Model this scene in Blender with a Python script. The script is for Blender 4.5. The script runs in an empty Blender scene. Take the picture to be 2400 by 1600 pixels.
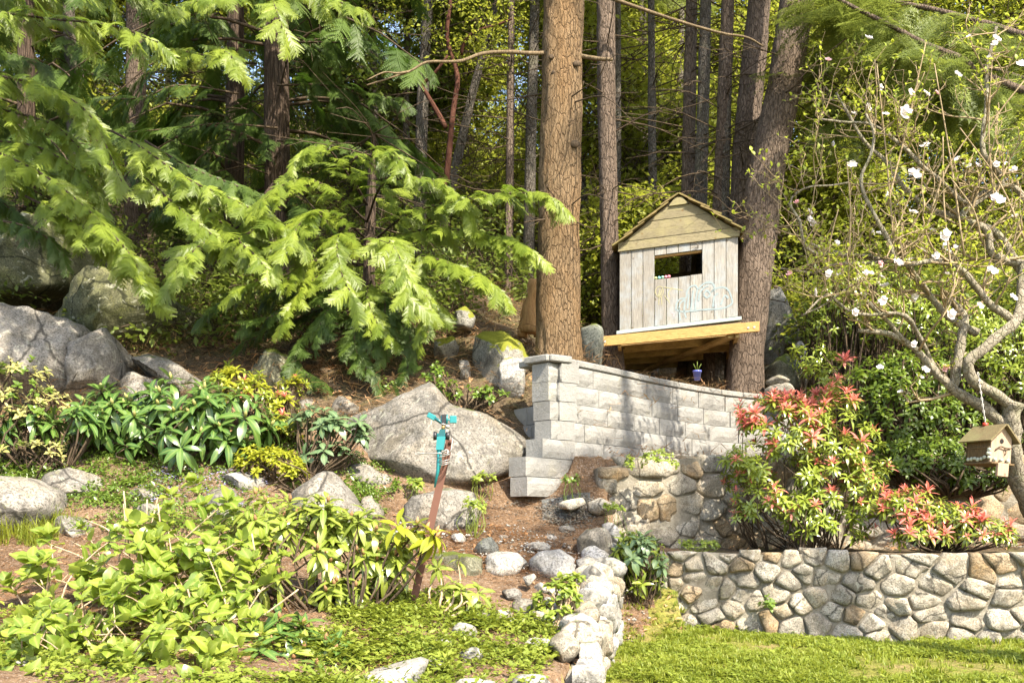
import bpy, math, random
import numpy as np
from mathutils import Vector, Matrix, Euler, Quaternion, noise

S = bpy.context.scene
C = S.collection
rad = math.radians
# ------------------------------------------------------------------ camera, world, sun, exposure
F = 2400 * 35 / 36          # focal length in photograph pixels
HZ = 1240                   # row of the horizon in the photograph
EYE = 1.0                   # camera height above the lawn
cam = bpy.data.cameras.new('camera'); cam.lens = 35; cam.sensor_width = 36
cam.shift_y = (HZ - 800) / 2400; cam.clip_start = 0.05; cam.clip_end = 600
camo = bpy.data.objects.new('camera', cam); C.objects.link(camo)
camo.location = (0, 0, EYE); camo.rotation_euler = (rad(90), 0, 0)
S.camera = camo

SUN = Vector((0.37, -0.55, 0.75)).normalized()     # towards the sun
el = math.asin(SUN.z)
world = bpy.data.worlds.new('World'); S.world = world; world.use_nodes = True
wn = world.node_tree; wn.nodes.clear()
sky = wn.nodes.new('ShaderNodeTexSky'); sky.sky_type = 'NISHITA'; sky.sun_disc = False
sky.sun_elevation = el; sky.sun_rotation = math.atan2(SUN.x, SUN.y)
sky.air_density = 1.0; sky.dust_density = 1.5; sky.ozone_density = 1.0
bg = wn.nodes.new('ShaderNodeBackground'); bg.inputs['Strength'].default_value = 0.15
wo = wn.nodes.new('ShaderNodeOutputWorld')
wn.links.new(sky.outputs[0], bg.inputs[0]); wn.links.new(bg.outputs[0], wo.inputs[0])
sl = bpy.data.lights.new('sun', 'SUN'); sl.energy = 4.0; sl.angle = rad(0.55); sl.color = (1.0, 0.95, 0.86)
so = bpy.data.objects.new('sun', sl); C.objects.link(so)
so.rotation_euler = SUN.to_track_quat('Z', 'Y').to_euler(); so.location = (6, -8, 14)
S.view_settings.view_transform = 'Standard'; S.view_settings.look = 'None'
S.view_settings.gamma = 1.0; S.view_settings.use_curve_mapping = False
S.view_settings.exposure = 1.95
S.view_settings.use_white_balance = True; S.view_settings.white_balance_temperature = 7100; S.view_settings.white_balance_tint = 10
S.render.engine = 'CYCLES'
S.cycles.max_bounces = 6; S.cycles.diffuse_bounces = 4; S.cycles.glossy_bounces = 2
S.cycles.transmission_bounces = 4; S.cycles.transparent_max_bounces = 4
S.cycles.caustics_reflective = False; S.cycles.caustics_refractive = False
S.cycles.sample_clamp_indirect = 4.0
S.cycles.use_denoising = True
try:
    S.cycles.denoiser = 'OPENIMAGEDENOISE'; S.cycles.denoising_prefilter = 'ACCURATE'
except Exception:
    pass

rng = np.random.default_rng(11)
R = random.Random(5)
def P(px, py, Y):
    return Vector((Y * (px - 1200) / F, Y, EYE + Y * (HZ - py) / F))
def PX(px, Y): return Y * (px - 1200) / F
def PZ(py, Y): return EYE + Y * (HZ - py) / F
def U(a, b): return R.uniform(a, b)

# ------------------------------------------------------------------ objects
def thing(name, label, cat, loc=(0, 0, 0), group=None, kind=None):
    o = bpy.data.objects.new(name, None); C.objects.link(o); o.location = loc
    o.empty_display_size = 0.1
    o['label'] = label; o['category'] = cat
    if group: o['group'] = group
    if kind: o['kind'] = kind
    return o
def tag(o, label, cat, group=None):
    o['label'] = label; o['category'] = cat
    if group: o['group'] = group
    return o
def mesh(name, v, f, mats, smooth=True, mi=None, mid=None):
    me = bpy.data.meshes.new(name)
    v = np.asarray(v, dtype=np.float32).reshape(-1, 3)
    if isinstance(f, np.ndarray) and f.ndim == 2:
        k = f.shape[1]; n = len(f)
        me.vertices.add(len(v)); me.vertices.foreach_set('co', v.ravel())
        me.loops.add(n * k); me.loops.foreach_set('vertex_index', f.astype(np.int32).ravel())
        me.polygons.add(n); me.polygons.foreach_set('loop_start', np.arange(n, dtype=np.int32) * k)
        me.update(calc_edges=True)
    else:
        me.from_pydata([tuple(p) for p in v.tolist()], [], [tuple(int(i) for i in q) for q in f]); me.update()
    for m in (mats if isinstance(mats, (list, tuple)) else [mats]):
        me.materials.append(m)
    if smooth: me.polygons.foreach_set('use_smooth', np.ones(len(me.polygons), dtype=bool))
    if mi is not None: me.polygons.foreach_set('material_index', np.asarray(mi, dtype=np.int32))
    if mid is not None:
        a = me.attributes.new('mid', 'FLOAT', 'POINT'); a.data.foreach_set('value', np.asarray(mid, dtype=np.float32))
    return me
def put(name, me, parent=None, M=None, label=None, kind=None):
    """link one mesh object; geometry is in world coordinates unless M is given"""
    o = bpy.data.objects.new(name, me); C.objects.link(o)
    base = Vector((0, 0, 0)); q = parent
    while q is not None:
        base += q.location; q = q.parent
    if parent is not None: o.parent = parent
    if M is None:
        o.location = -base
    else:
        M = M.copy(); M.translation = M.translation - base; o.matrix_local = M
    if label: o['label'] = label
    if kind: o['kind'] = kind
    return o
def part(name, v, f, mat, parent, smooth=True, label=None, kind=None, mi=None, mid=None):
    return put(name, mesh(name, v, f, mat, smooth, mi, mid), parent, None, label, kind)
def whole(name, v, f, mat, label, cat, group=None, smooth=True, loc=None):
    v = np.asarray(v, dtype=float).reshape(-1, 3)
    loc = v.mean(0) * [1, 1, 0] + [0, 0, v[:, 2].min()] if loc is None else np.array(loc)
    o = bpy.data.objects.new(name, mesh(name, v - loc, f, mat, smooth)); C.objects.link(o); o.location = loc
    return tag(o, label, cat, group)

class G:
    """collects pieces into one mesh"""
    def __init__(s): s.v = []; s.f = []; s.mi = []; s.n = 0; s.mid = []
    def add(s, v, f, m=0, mid=None):
        v = np.asarray(v, dtype=float).reshape(-1, 3)
        s.v.append(v); s.f += [tuple(int(i) + s.n for i in q) for q in f]; s.mi += [m] * len(f); s.n += len(v)
        s.mid.append(np.zeros(len(v)) if mid is None else np.asarray(mid)); return s
    def V(s): return np.concatenate(s.v) if s.v else np.zeros((0, 3))
    def part(s, name, mat, parent, smooth=True, label=None, kind=None):
        return part(name, s.V(), s.f, mat, parent, smooth, label, kind, s.mi, np.concatenate(s.mid))
    def whole(s, name, mat, label, cat, group=None, smooth=True):
        return whole(name, s.V(), s.f, mat, label, cat, group, smooth)

# ------------------------------------------------------------------ shapes
def tube(pts, radii, seg=8, cap=True, wob=0.0, wobf=3.0):
    pts = [Vector(p) for p in pts]; n = len(pts)
    if not hasattr(radii, '__len__'): radii = [radii] * n
    V = []; Fc = []
    t0 = (pts[1] - pts[0]).normalized()
    a = Vector((1, 0, 0)) if abs(t0.x) < 0.8 else Vector((0, 1, 0))
    nrm = (a - t0 * a.dot(t0)).normalized()
    for i in range(n):
        t = (pts[min(i + 1, n - 1)] - pts[max(i - 1, 0)])
        t = t.normalized() if t.length > 1e-9 else t0
        nrm = (nrm - t * nrm.dot(t)); nrm = nrm.normalized() if nrm.length > 1e-6 else t.orthogonal().normalized()
        b = t.cross(nrm)
        for k in range(seg):
            an = 2 * math.pi * k / seg
            d = nrm * math.cos(an) + b * math.sin(an)
            r = radii[i]
            if wob: r *= 1 + wob * noise.noise((pts[i] + d * r) * wobf)
            V.append(pts[i] + d * r)
    for i in range(n - 1):
        for k in range(seg):
            k2 = (k + 1) % seg
            Fc.append((i * seg + k, i * seg + k2, (i + 1) * seg + k2, (i + 1) * seg + k))
    if cap:
        Fc.append(tuple(range(seg))[::-1]); Fc.append(tuple((n - 1) * seg + k for k in range(seg)))
    return [tuple(v) for v in V], Fc
def smooth_line(pts, n=6):
    """Catmull-Rom through the points"""
    pts = [Vector(p) for p in pts]
    if len(pts) < 3: return [pts[0].lerp(pts[-1], i / n) for i in range(n + 1)]
    q = [pts[0] * 2 - pts[1]] + pts + [pts[-1] * 2 - pts[-2]]
    out = []
    for i in range(1, len(q) - 2):
        a, b, c, d = q[i - 1], q[i], q[i + 1], q[i + 2]
        for k in range(n):
            t = k / n
            out.append(0.5 * ((2 * b) + (c - a) * t + (2 * a - 5 * b + 4 * c - d) * t * t + (3 * b - a - 3 * c + d) * t ** 3))
    out.append(pts[-1]); return out
def box(x0, x1, y0, y1, z0, z1, bev=0.0):
    if bev <= 0:
        v = [(x, y, z) for z in (z0, z1) for y in (y0, y1) for x in (x0, x1)]
        return v, [(0, 2, 3, 1), (4, 5, 7, 6), (0, 1, 5, 4), (2, 6, 7, 3), (0, 4, 6, 2), (1, 3, 7, 5)]
    # chamfered box: three inset faces per axis joined
    import itertools
    b = min(bev, (x1 - x0) * .45, (y1 - y0) * .45, (z1 - z0) * .45)
    v = []; idx = {}
    for sx, sy, sz in itertools.product((0, 1), (0, 1), (0, 1)):
        X = (x0, x1)[sx]; Y = (y0, y1)[sy]; Z = (z0, z1)[sz]
        dx = b if sx == 0 else -b; dy = b if sy == 0 else -b; dz = b if sz == 0 else -b
        for ax, q in (('x', (X, Y + dy, Z + dz)), ('y', (X + dx, Y, Z + dz)), ('z', (X + dx, Y + dy, Z))):
            idx[(sx, sy, sz, ax)] = len(v); v.append(q)
    f = []
    I = lambda *k: idx[k]
    for s in (0, 1):
        f.append([I(s, 0, 0, 'x'), I(s, 1, 0, 'x'), I(s, 1, 1, 'x'), I(s, 0, 1, 'x')])
        f.append([I(0, s, 0, 'y'), I(1, s, 0, 'y'), I(1, s, 1, 'y'), I(0, s, 1, 'y')])
        f.append([I(0, 0, s, 'z'), I(1, 0, s, 'z'), I(1, 1, s, 'z'), I(0, 1, s, 'z')])
    for a in (0, 1):
        for c in (0, 1):
            f.append([I(a, c, 0, 'x'), I(a, c, 1, 'x'), I(a, c, 1, 'y'), I(a, c, 0, 'y')])
            f.append([I(a, 0, c, 'x'), I(a, 1, c, 'x'), I(a, 1, c, 'z'), I(a, 0, c, 'z')])
            f.append([I(0, a, c, 'y'), I(1, a, c, 'y'), I(1, a, c, 'z'), I(0, a, c, 'z')])
    for sx, sy, sz in itertools.product((0, 1), (0, 1), (0, 1)):
        f.append([I(sx, sy, sz, 'x'), I(sx, sy, sz, 'y'), I(sx, sy, sz, 'z')])
    ctr = np.array([(x0 + x1) / 2, (y0 + y1) / 2, (z0 + z1) / 2]); va = np.array(v); out = []
    for q in f:
        p = va[q]; nn = np.cross(p[1] - p[0], p[2] - p[0])
        out.append(tuple(q) if np.dot(nn, p.mean(0) - ctr) > 0 else tuple(q[::-1]))
    return v, out
def xf(v, M):
    v = np.asarray(v, dtype=float).reshape(-1, 3); m = np.array(M)
    return v @ m[:3, :3].T + m[:3, 3]
def frame(x, z, o=(0, 0, 0), s=1.0):
    """matrix whose local X goes along x, local Z near z, at o, scaled by s"""
    x = Vector(x).normalized(); z = Vector(z); z = z - x * z.dot(x)
    z = z.normalized() if z.length > 1e-6 else x.orthogonal().normalized()
    y = z.cross(x)
    M = Matrix((x * s, y * s, z * s)).transposed().to_4x4(); M.translation = Vector(o); return M
def fbm(p, o=4): return noise.fractal(Vector(p), 0.9, 2.1, o)
# ------------------------------------------------------------------ materials
class NT:
    def __init__(s, name):
        s.m = bpy.data.materials.new(name); s.m.use_nodes = True; s.t = s.m.node_tree; s.t.nodes.clear()
        s.out = s.n('ShaderNodeOutputMaterial')
    def n(s, t, **k):
        q = s.t.nodes.new(t)
        for a, b in k.items(): setattr(q, a, b)
        return q
    def l(s, a, b): s.t.links.new(a, b)
    def val(s, sock, v):
        if hasattr(v, 'is_linked') or hasattr(v, 'links'): s.l(v, sock)
        else: sock.default_value = v
    def noise(s, vec, scale, detail=4, rough=.55, dist=0.0):
        q = s.n('ShaderNodeTexNoise'); q.inputs['Scale'].default_value = scale; q.inputs['Detail'].default_value = detail
        q.inputs['Roughness'].default_value = rough; q.inputs['Distortion'].default_value = dist
        if vec is not None: s.l(vec, q.inputs['Vector'])
        return q.outputs['Fac']
    def noise_c(s, vec, scale):
        q = s.n('ShaderNodeTexNoise'); q.inputs['Scale'].default_value = scale; q.inputs['Detail'].default_value = 4; s.l(vec, q.inputs['Vector']); return q.outputs['Color']
    def vor(s, vec, scale, feat='F1', out='Distance', rnd=1.0):
        q = s.n('ShaderNodeTexVoronoi', feature=feat); q.inputs['Scale'].default_value = scale; q.inputs['Randomness'].default_value = rnd
        if vec is not None: s.l(vec, q.inputs['Vector'])
        return q.outputs[out]
    def ramp(s, fac, stops, interp='LINEAR'):
        q = s.n('ShaderNodeValToRGB'); e = q.color_ramp.elements; q.color_ramp.interpolation = interp
        while len(e) < len(stops): e.new(0.5)
        for i, (p, c) in enumerate(stops):
            e[i].position = p; c = (c, c, c) if not hasattr(c, '__len__') else c; e[i].color = (*c[:3], 1)
        s.l(fac, q.inputs[0]); return q.outputs[0]
    def mix(s, fac, a, b, mode='MIX'):
        q = s.n('ShaderNodeMix', data_type='RGBA', blend_type=mode)
        s.val(q.inputs[0], fac)
        for i, v in ((6, a), (7, b)):
            if hasattr(v, '__len__') and not hasattr(v, 'links'): q.inputs[i].default_value = (*v[:3], 1)
            else: s.l(v, q.inputs[i])
        return q.outputs[2]
    def math(s, op, a, b=0.0, c=None):
        q = s.n('ShaderNodeMath', operation=op); s.val(q.inputs[0], a); s.val(q.inputs[1], b)
        if c is not None: s.val(q.inputs[2], c)
        return q.outputs[0]
    def mapping(s, vec, scale=(1, 1, 1), loc=(0, 0, 0)):
        q = s.n('ShaderNodeMapping'); q.inputs['Scale'].default_value = scale; s.val(q.inputs['Location'], loc)
        s.l(vec, q.inputs[0]); return q.outputs[0]
    def obj(s): return s.n('ShaderNodeTexCoord').outputs['Object']
    def pos(s): return s.n('ShaderNodeNewGeometry').outputs['Position']
    def rnd(s): return s.n('ShaderNodeObjectInfo').outputs['Random']
    def attr(s, nm): 
        q = s.n('ShaderNodeAttribute'); q.attribute_name = nm; return q.outputs['Fac']
    def bump(s, h, strength=.5, dist=.02):
        q = s.n('ShaderNodeBump'); q.inputs['Strength'].default_value = strength; q.inputs['Distance'].default_value = dist
        s.l(h, q.inputs['Height']); return q.outputs[0]
    def pbsdf(s, col, rough=.8, bump=None, spec=.3, metal=0.0):
        q = s.n('ShaderNodeBsdfPrincipled'); 
        if hasattr(col, '__len__') and not hasattr(col, 'links'): q.inputs['Base Color'].default_value = (*col[:3], 1)
        else: s.l(col, q.inputs['Base Color'])
        s.val(q.inputs['Roughness'], rough); q.inputs['Specular IOR Level'].default_value = spec; q.inputs['Metallic'].default_value = metal
        if bump is not None: s.l(bump, q.inputs['Normal'])
        return q.outputs[0]
    def done(s, sh): s.l(sh, s.out.inputs[0]); return s.m

def m_plain(name, col, rough=.6, metal=0.0, spec=.4):
    t = NT(name); n = t.noise(t.obj(), 30, 3)
    c = t.mix(t.math('MULTIPLY', n, .5), col, tuple(x * .6 for x in col))
    return t.done(t.pbsdf(c, rough, None, spec, metal))

def m_leaf(name, a, b, trans=.35, rough=.42, spec=.45, mid=None, back=None, tcol=None, var=2.2):
    """leaf blade: colour varies from leaf to leaf and along the blade, light passes through"""
    t = NT(name); r = t.rnd(); p = t.pos()
    n = t.noise(p, var, 2)
    fac = t.math('ADD', t.math('MULTIPLY', r, .6), t.math('MULTIPLY', n, .45))
    c = t.mix(fac, a, b)
    if mid is not None:
        mf = t.math('POWER', t.attr('mid'), 5.0)
        c = t.mix(t.math('MULTIPLY', mf, .8), c, mid)
    if back is not None:
        c = t.mix(t.n('ShaderNodeNewGeometry').outputs['Backfacing'], c, back)
    d = t.pbsdf(c, rough, None, spec)
    tr = t.n('ShaderNodeBsdfTranslucent')
    t.l(t.mix(.55, c, tcol if tcol is not None else tuple(min(.6, x * 2.2) for x in b)), tr.inputs[0])
    mx = t.n('ShaderNodeMixShader'); mx.inputs[0].default_value = trans
    t.l(d, mx.inputs[1]); t.l(tr.outputs[0], mx.inputs[2])
    return t.done(mx.outputs[0])

def m_rock(name, lo, hi, moss=.25, lichen=.3, warm=(.32, .25, .16), scale=1.0, bump=.5, vary=True, mosscol=(.05, .062, .010), warmth=.35):
    t = NT(name); o = t.pos() if False else t.obj()
    if vary:
        cmb = t.n('ShaderNodeCombineXYZ'); r = t.rnd()
        for i, k in enumerate((37., 71., 53.)): t.l(t.math('MULTIPLY', r, k), cmb.inputs[i])
        v = t.n('ShaderNodeVectorMath', operation='ADD'); t.l(o, v.inputs[0]); t.l(cmb.outputs[0], v.inputs[1]); o = v.outputs[0]
    big = t.noise(o, 1.6 * scale, 5, .6)
    c = t.ramp(big, [(.3, lo), (.7, hi)])
    if vary: c = t.mix(t.math('MULTIPLY', t.rnd(), .45), c, tuple(x * .62 for x in lo))
    wn_ = t.noise(o, 2.7 * scale, 4, .65, .5)
    wf = t.ramp(wn_, [(.46, 0.), (.72, warmth)])
    c = t.mix(wf, c, warm)
    # mineral speckle
    sp = t.noise(o, 55 * scale, 2, .7)
    c = t.mix(t.ramp(sp, [(.38, .75), (.52, 0.)]), c, tuple(x * .3 for x in lo))
    sp2 = t.noise(o, 34 * scale, 3, .75)
    c = t.mix(t.ramp(sp2, [(.54, 0.), (.68, .35)]), c, tuple(min(.62, x * 1.45) for x in hi))
    # dark weathering streaks and stains
    st = t.noise(o, 6.0 * scale, 5, .7, .6)
    c = t.mix(t.ramp(st, [(.50, 0.), (.66, .8)]), c, tuple(x * .34 for x in lo))
    s3 = t.noise(o, 2.4 * scale, 6, .72, .8)
    c = t.mix(t.ramp(s3, [(.50, 0.), (.64, .55)]), c, (lo[0] * .50, lo[1] * .47, lo[2] * .38))
    yl = t.noise(o, 3.6 * scale, 5, .75, .4)
    c = t.mix(t.ramp(yl, [(.60, 0.), (.70, .4)]), c, (.20, .19, .07))
    ck = t.vor(t.mix(.16, o, t.noise_c(o, 3.5 * scale)), .9 * scale, 'DISTANCE_TO_EDGE')
    c = t.mix(t.ramp(ck, [(.004, .8), (.014, 0.)]), c, tuple(x * .16 for x in lo))
    # lichen spots
    lv = t.noise(o, 9 * scale, 4, .6, 1.0)
    c = t.mix(t.ramp(lv, [(.60, 0.), (.66, lichen)]), c, (.42, .42, .33))
    # moss grows on faces that look up
    g = t.n('ShaderNodeNewGeometry'); sep = t.n('ShaderNodeSeparateXYZ'); t.l(g.outputs['Normal'], sep.inputs[0])
    up = t.math('MULTIPLY_ADD', sep.outputs[2], .9, t.math('SUBTRACT', t.noise(o, 5 * scale, 5, .7), .95))
    mf = t.ramp(t.math('ADD', up, moss), [(.30, 0.), (.42, 1.)])
    c = t.mix(mf, c, t.mix(t.noise(o, 40, 3), mosscol, tuple(x * 1.9 for x in mosscol)))
    h = t.math('ADD', t.math('MULTIPLY', t.noise(o, 7 * scale, 8, .72), 1.0), t.math('MULTIPLY', t.noise(o, 48 * scale, 4, .75), .35))
    crack = t.vor(o, 2.2 * scale, 'DISTANCE_TO_EDGE')
    h = t.math('ADD', h, t.math('MULTIPLY', mf, .3) if False else t.ramp(t.math('ADD', crack, t.math('MULTIPLY', t.noise(o, 8, 4), .09)), [(.03, .0), (.06, .2)]))
    return t.done(t.pbsdf(c, .9, t.bump(h, bump, .05), .2))

def m_bark(name, a, b, ridge, zs=.28, scale=14, bump=1.0, moss=0.0, orange=None):
    """furrowed bark: plates divided by dark wandering cracks, stretched along the stem"""
    t = NT(name); o0 = t.obj(); o = t.mapping(o0, (1, 1, zs))
    w = t.n('ShaderNodeTexNoise'); w.inputs['Scale'].default_value = scale * .8; w.inputs['Detail'].default_value = 3; t.l(o, w.inputs['Vector'])
    ad = t.n('ShaderNodeVectorMath', operation='MULTIPLY_ADD'); t.l(w.outputs['Color'], ad.inputs[0]); ad.inputs[1].default_value = (.9 / scale,) * 3; t.l(o, ad.inputs[2])
    e = t.vor(ad.outputs[0], scale, 'DISTANCE_TO_EDGE'); cid = t.vor(ad.outputs[0], scale, 'F1', 'Color')
    n = t.noise(o, scale * 2.2, 7, .72, .8); big = t.noise(o0, 2.3, 4, .6); fine = t.noise(t.mapping(o0, (1, 1, .5)), scale * 6, 4, .7)
    c = t.ramp(n, [(.32, a), (.66, b)])
    c = t.mix(t.math('MULTIPLY', t.ramp(cid, [(0., 0.), (1., .45)]), 1.0), c, tuple(x * .55 for x in a))
    c = t.mix(t.ramp(big, [(.40, 0.), (.66, .45)]), c, tuple(x * .6 for x in a))
    crack = t.ramp(t.math('ADD', e, t.math('MULTIPLY', n, .10)), [(.045, 1.), (.16, 0.)])
    c = t.mix(t.math('MULTIPLY', crack, .62), c, ridge)
    c = t.mix(t.ramp(fine, [(.34, .55), (.50, 0.)]), c, ridge)
    if orange: c = t.mix(t.ramp(t.noise(t.mapping(o0, (1, 1, .4)), 3.1, 4, .6), [(.45, 0.), (.65, .55)]), c, t.mix(n, tuple(x * .5 for x in orange), orange))
    if moss: c = t.mix(t.ramp(t.noise(o0, 5, 5, .7), [(.5, 0.), (.66, moss)]), c, (.20, .21, .11))
    h = t.math('SUBTRACT', t.math('ADD', n, t.math('MULTIPLY', fine, .35)), t.math('MULTIPLY', crack, .7))
    return t.done(t.pbsdf(c, .92, t.bump(h, bump, .05), .15))

def m_wood(name, a, b, knot, axis='z', bump=.25, stain=None, scale=1.0):
    """board timber with grain along the local axis, one tone per board"""
    t = NT(name); k = {'z': (1, 1, .06), 'x': (.06, 1, 1), 'y': (1, .06, 1)}[axis]
    r = t.rnd(); cmb = t.n('ShaderNodeCombineXYZ')
    for i, q in enumerate((17., 29., 41.)): t.l(t.math('MULTIPLY', r, q), cmb.inputs[i])
    v = t.n('ShaderNodeVectorMath', operation='ADD'); t.l(t.obj(), v.inputs[0]); t.l(cmb.outputs[0], v.inputs[1])
    o = t.mapping(v.outputs[0], k)
    g = t.noise(o, 60 * scale, 6, .7, .6); g2 = t.noise(o, 160 * scale, 3, .6)
    c = t.ramp(g, [(.3, a), (.62, b)])
    c = t.mix(t.math('MULTIPLY', r, .35), c, tuple(x * .6 for x in a))
    c = t.mix(t.ramp(g2, [(.36, .5), (.5, 0.)]), c, tuple(x * .45 for x in a))
    kn = t.vor(v.outputs[0], 5.2 * scale)
    c = t.mix(t.ramp(kn, [(.055, .85), (.10, 0.)]), c, knot)
    if stain is not None:
        c = t.mix(t.ramp(t.noise(v.outputs[0], 3.2, 5, .65), [(.45, 0.), (.68, .6)]), c, stain)
    return t.done(t.pbsdf(c, .8, t.bump(t.math('ADD', g, g2), bump, .01), .2))

M = {}
def build_materials():
    # concrete block
    t = NT('concrete_block'); o = t.obj(); r = t.rnd()
    cmb = t.n('ShaderNodeCombineXYZ'); [t.l(t.math('MULTIPLY', r, q), cmb.inputs[i]) for i, q in enumerate((13., 31., 47.))]
    v = t.n('ShaderNodeVectorMath', operation='ADD'); t.l(o, v.inputs[0]); t.l(cmb.outputs[0], v.inputs[1]); o = v.outputs[0]
    c = t.ramp(t.noise(o, 4, 5, .6), [(.3, (.18, .175, .16)), (.7, (.27, .262, .24))])
    c = t.mix(t.math('MULTIPLY', r, .25), c, (.30, .30, .285))
    c = t.mix(t.ramp(t.noise(o, 45, 4, .7), [(.38, .45), (.52, 0.)]), c, (.20, .195, .18))
    c = t.mix(t.ramp(t.noise(o, 2.2, 5, .7), [(.55, 0.), (.75, .35)]), c, (.36, .33, .22))
    h = t.math('ADD', t.noise(o, 18, 8, .75), t.math('MULTIPLY', t.noise(o, 70, 3, .7), .3))
    M['block'] = t.done(t.pbsdf(c, .93, t.bump(h, .75, .03), .15))
    M['rock'] = m_rock('granite', (.14, .13, .112), (.27, .25, .22), moss=-.12, lichen=.35)
    M['rock_pale'] = m_rock('pale_granite', (.27, .26, .235), (.46, .44, .41), moss=-.2, lichen=.3)
    M['rock_moss'] = m_rock('mossy_granite', (.10, .10, .065), (.21, .20, .14), moss=.15, lichen=.4, warm=(.16, .17, .06))
    M['rock_green'] = m_rock('shaded_mossy_rock', (.08, .088, .045), (.18, .17, .105), moss=.05, lichen=.5, warm=(.13, .14, .03), warmth=.6)  # greener mossy rock with shade mixed into its darker colour
    M['moss_cap'] = m_rock('moss_capped_rock', (.16, .155, .135), (.30, .29, .26), moss=.42, lichen=.3, mosscol=(.10, .105, .012))
    M['rock_dark'] = m_rock('dark_stone', (.055, .06, .055), (.12, .125, .115), moss=.0, lichen=.1, warmth=.1)
    M['stone'] = m_rock('fieldstone', (.28, .245, .19), (.49, .45, .375), moss=-.2, lichen=.35, warm=(.36, .25, .13), scale=1.6, warmth=.55, bump=.6)
    M['stone_tan'] = m_rock('tan_fieldstone', (.25, .19, .12), (.39, .31, .21), moss=-.2, lichen=.25, warm=(.42, .24, .09), scale=1.6, warmth=.6, bump=.6)
    M['stone_grey'] = m_rock('grey_fieldstone', (.23, .205, .165), (.40, .37, .31), moss=-.2, lichen=.35, scale=1.6, warmth=.25, bump=.6)
    t = NT('mortar'); c = t.ramp(t.noise(t.obj(), 6, 6, .7), [(.3, (.12, .10, .07)), (.7, (.34, .31, .25))])
    M['mortar'] = t.done(t.pbsdf(c, .95, t.bump(t.noise(t.obj(), 40, 6, .75), .8, .03), .1))
    # bark
    M['bark_fir'] = m_bark('fir_bark', (.24, .155, .080), (.40, .285, .17), (.10, .06, .032), scale=26, zs=.28, orange=(.34, .20, .09))
    M['bark_brown'] = m_bark('brown_bark', (.18, .13, .095), (.32, .245, .19), (.065, .047, .036), scale=28, zs=.25)
    M['bark_grey'] = m_bark('grey_bark', (.16, .135, .11), (.30, .265, .22), (.06, .048, .04), scale=30, zs=.35, moss=.3)
    M['bark_cedar'] = m_bark('cedar_bark', (.10, .07, .05), (.19, .135, .10), (.025, .016, .012), scale=22, zs=.08)
    M['bark_red'] = m_bark('red_peeling_bark', (.07, .028, .018), (.13, .06, .04), (.06, .02, .012), scale=8, zs=.4, bump=.3)
    M['bark_apple'] = m_bark('apple_bark', (.27, .235, .17), (.46, .41, .32), (.10, .08, .055), scale=20, zs=.5, bump=.7, moss=.45)
    M['twig_pale'] = m_bark('pale_twig', (.30, .225, .13), (.46, .36, .23), (.16, .11, .06), scale=30, zs=.2, bump=.3)
    M['twig_dark'] = m_bark('dark_twig', (.07, .05, .032), (.14, .10, .065), (.025, .018, .012), scale=30, zs=.2, bump=.3)
    M['limb'] = m_bark('bare_limb', (.15, .11, .065), (.26, .195, .12), (.07, .05, .03), scale=30, zs=.2, bump=.4)
    M['cane'] = m_bark('pale_cane', (.36, .26, .17), (.54, .42, .30), (.2, .12, .07), scale=30, zs=.2, bump=.3)
    # timber
    M['plank'] = m_wood('weathered_plank', (.18, .165, .142), (.295, .275, .24), (.10, .075, .05), 'z', .3, (.26, .30, .33))
    M['gable'] = m_wood('yellowed_plank', (.145, .122, .07), (.245, .208, .125), (.12, .075, .03), 'x', .3, (.25, .22, .10))
    M['shake'] = m_wood('mossy_shake', (.12, .085, .035), (.24, .18, .075), (.05, .03, .01), 'x', .5, (.10, .11, .03))
    M['beam'] = m_wood('new_beam', (.33, .18, .06), (.44, .27, .10), (.16, .07, .02), 'x', .15)
    M['joist'] = m_wood('joist_timber', (.40, .28, .12), (.56, .41, .19), (.10, .05, .02), 'x', .2, (.10, .06, .03))
    M['deck'] = m_wood('dark_deck', (.17, .125, .07), (.28, .21, .125), (.05, .035, .02), 'x', .2)
    M['bluegrey'] = m_plain('blue_grey_paint', (.30, .36, .34), .7)
    M['darkwood'] = m_wood('dark_board', (.10, .075, .045), (.19, .15, .09), (.03, .02, .01), 'y', .3)
    M['housewood'] = m_wood('birdhouse_side', (.085, .052, .024), (.16, .105, .05), (.06, .03, .01), 'z', .3)  # dark wood, deepened to carry the shade on the side wall
    M['housefront'] = m_wood('birdhouse_front', (.29, .20, .135), (.40, .295, .21), (.2, .12, .08), 'z', .15)
    M['houseroof'] = m_wood('birdhouse_roof', (.12, .092, .046), (.21, .165, .085), (.1, .07, .03), 'x', .3, (.18, .18, .08))
    M['rust'] = m_plain('rusty_iron', (.12, .052, .034), .85)
    M['teal'] = m_plain('teal_plastic', (.015, .20, .21), .35)
    M['teal_dark'] = m_plain('dark_teal_plastic', (.008, .09, .10), .35)
    M['black'] = m_plain('black_plastic', (.02, .02, .022), .4)
    M['wire'] = m_plain('galvanised_wire', (.42, .40, .37), .45, .6)
    M['brass'] = m_plain('brass', (.5, .33, .12), .35, .8)
    M['hole'] = m_plain('hole_shade', (.012, .01, .008), .9)
    M['redcap'] = m_plain('red_plastic', (.5, .05, .03), .4)
    M['bluepot'] = m_plain('blue_glaze', (.10, .12, .40), .3)
    M['terracotta'] = m_plain('terracotta', (.42, .16, .08), .8)
    M['shell'] = m_plain('pale_pebble', (.40, .42, .33), .6)
    M['tarp'] = m_rock('smooth_grey_rock', (.13, .14, .115), (.21, .22, .18), moss=.0, lichen=.1, warmth=.1, scale=.7, bump=.25)
    for k, c_ in (('chalk_blue', (.225, .275, .285)), ('chalk_yellow', (.32, .30, .18)), ('chalk_pink', (.42, .30, .31))):
        M[k] = m_plain(k, c_, .95)
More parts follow.
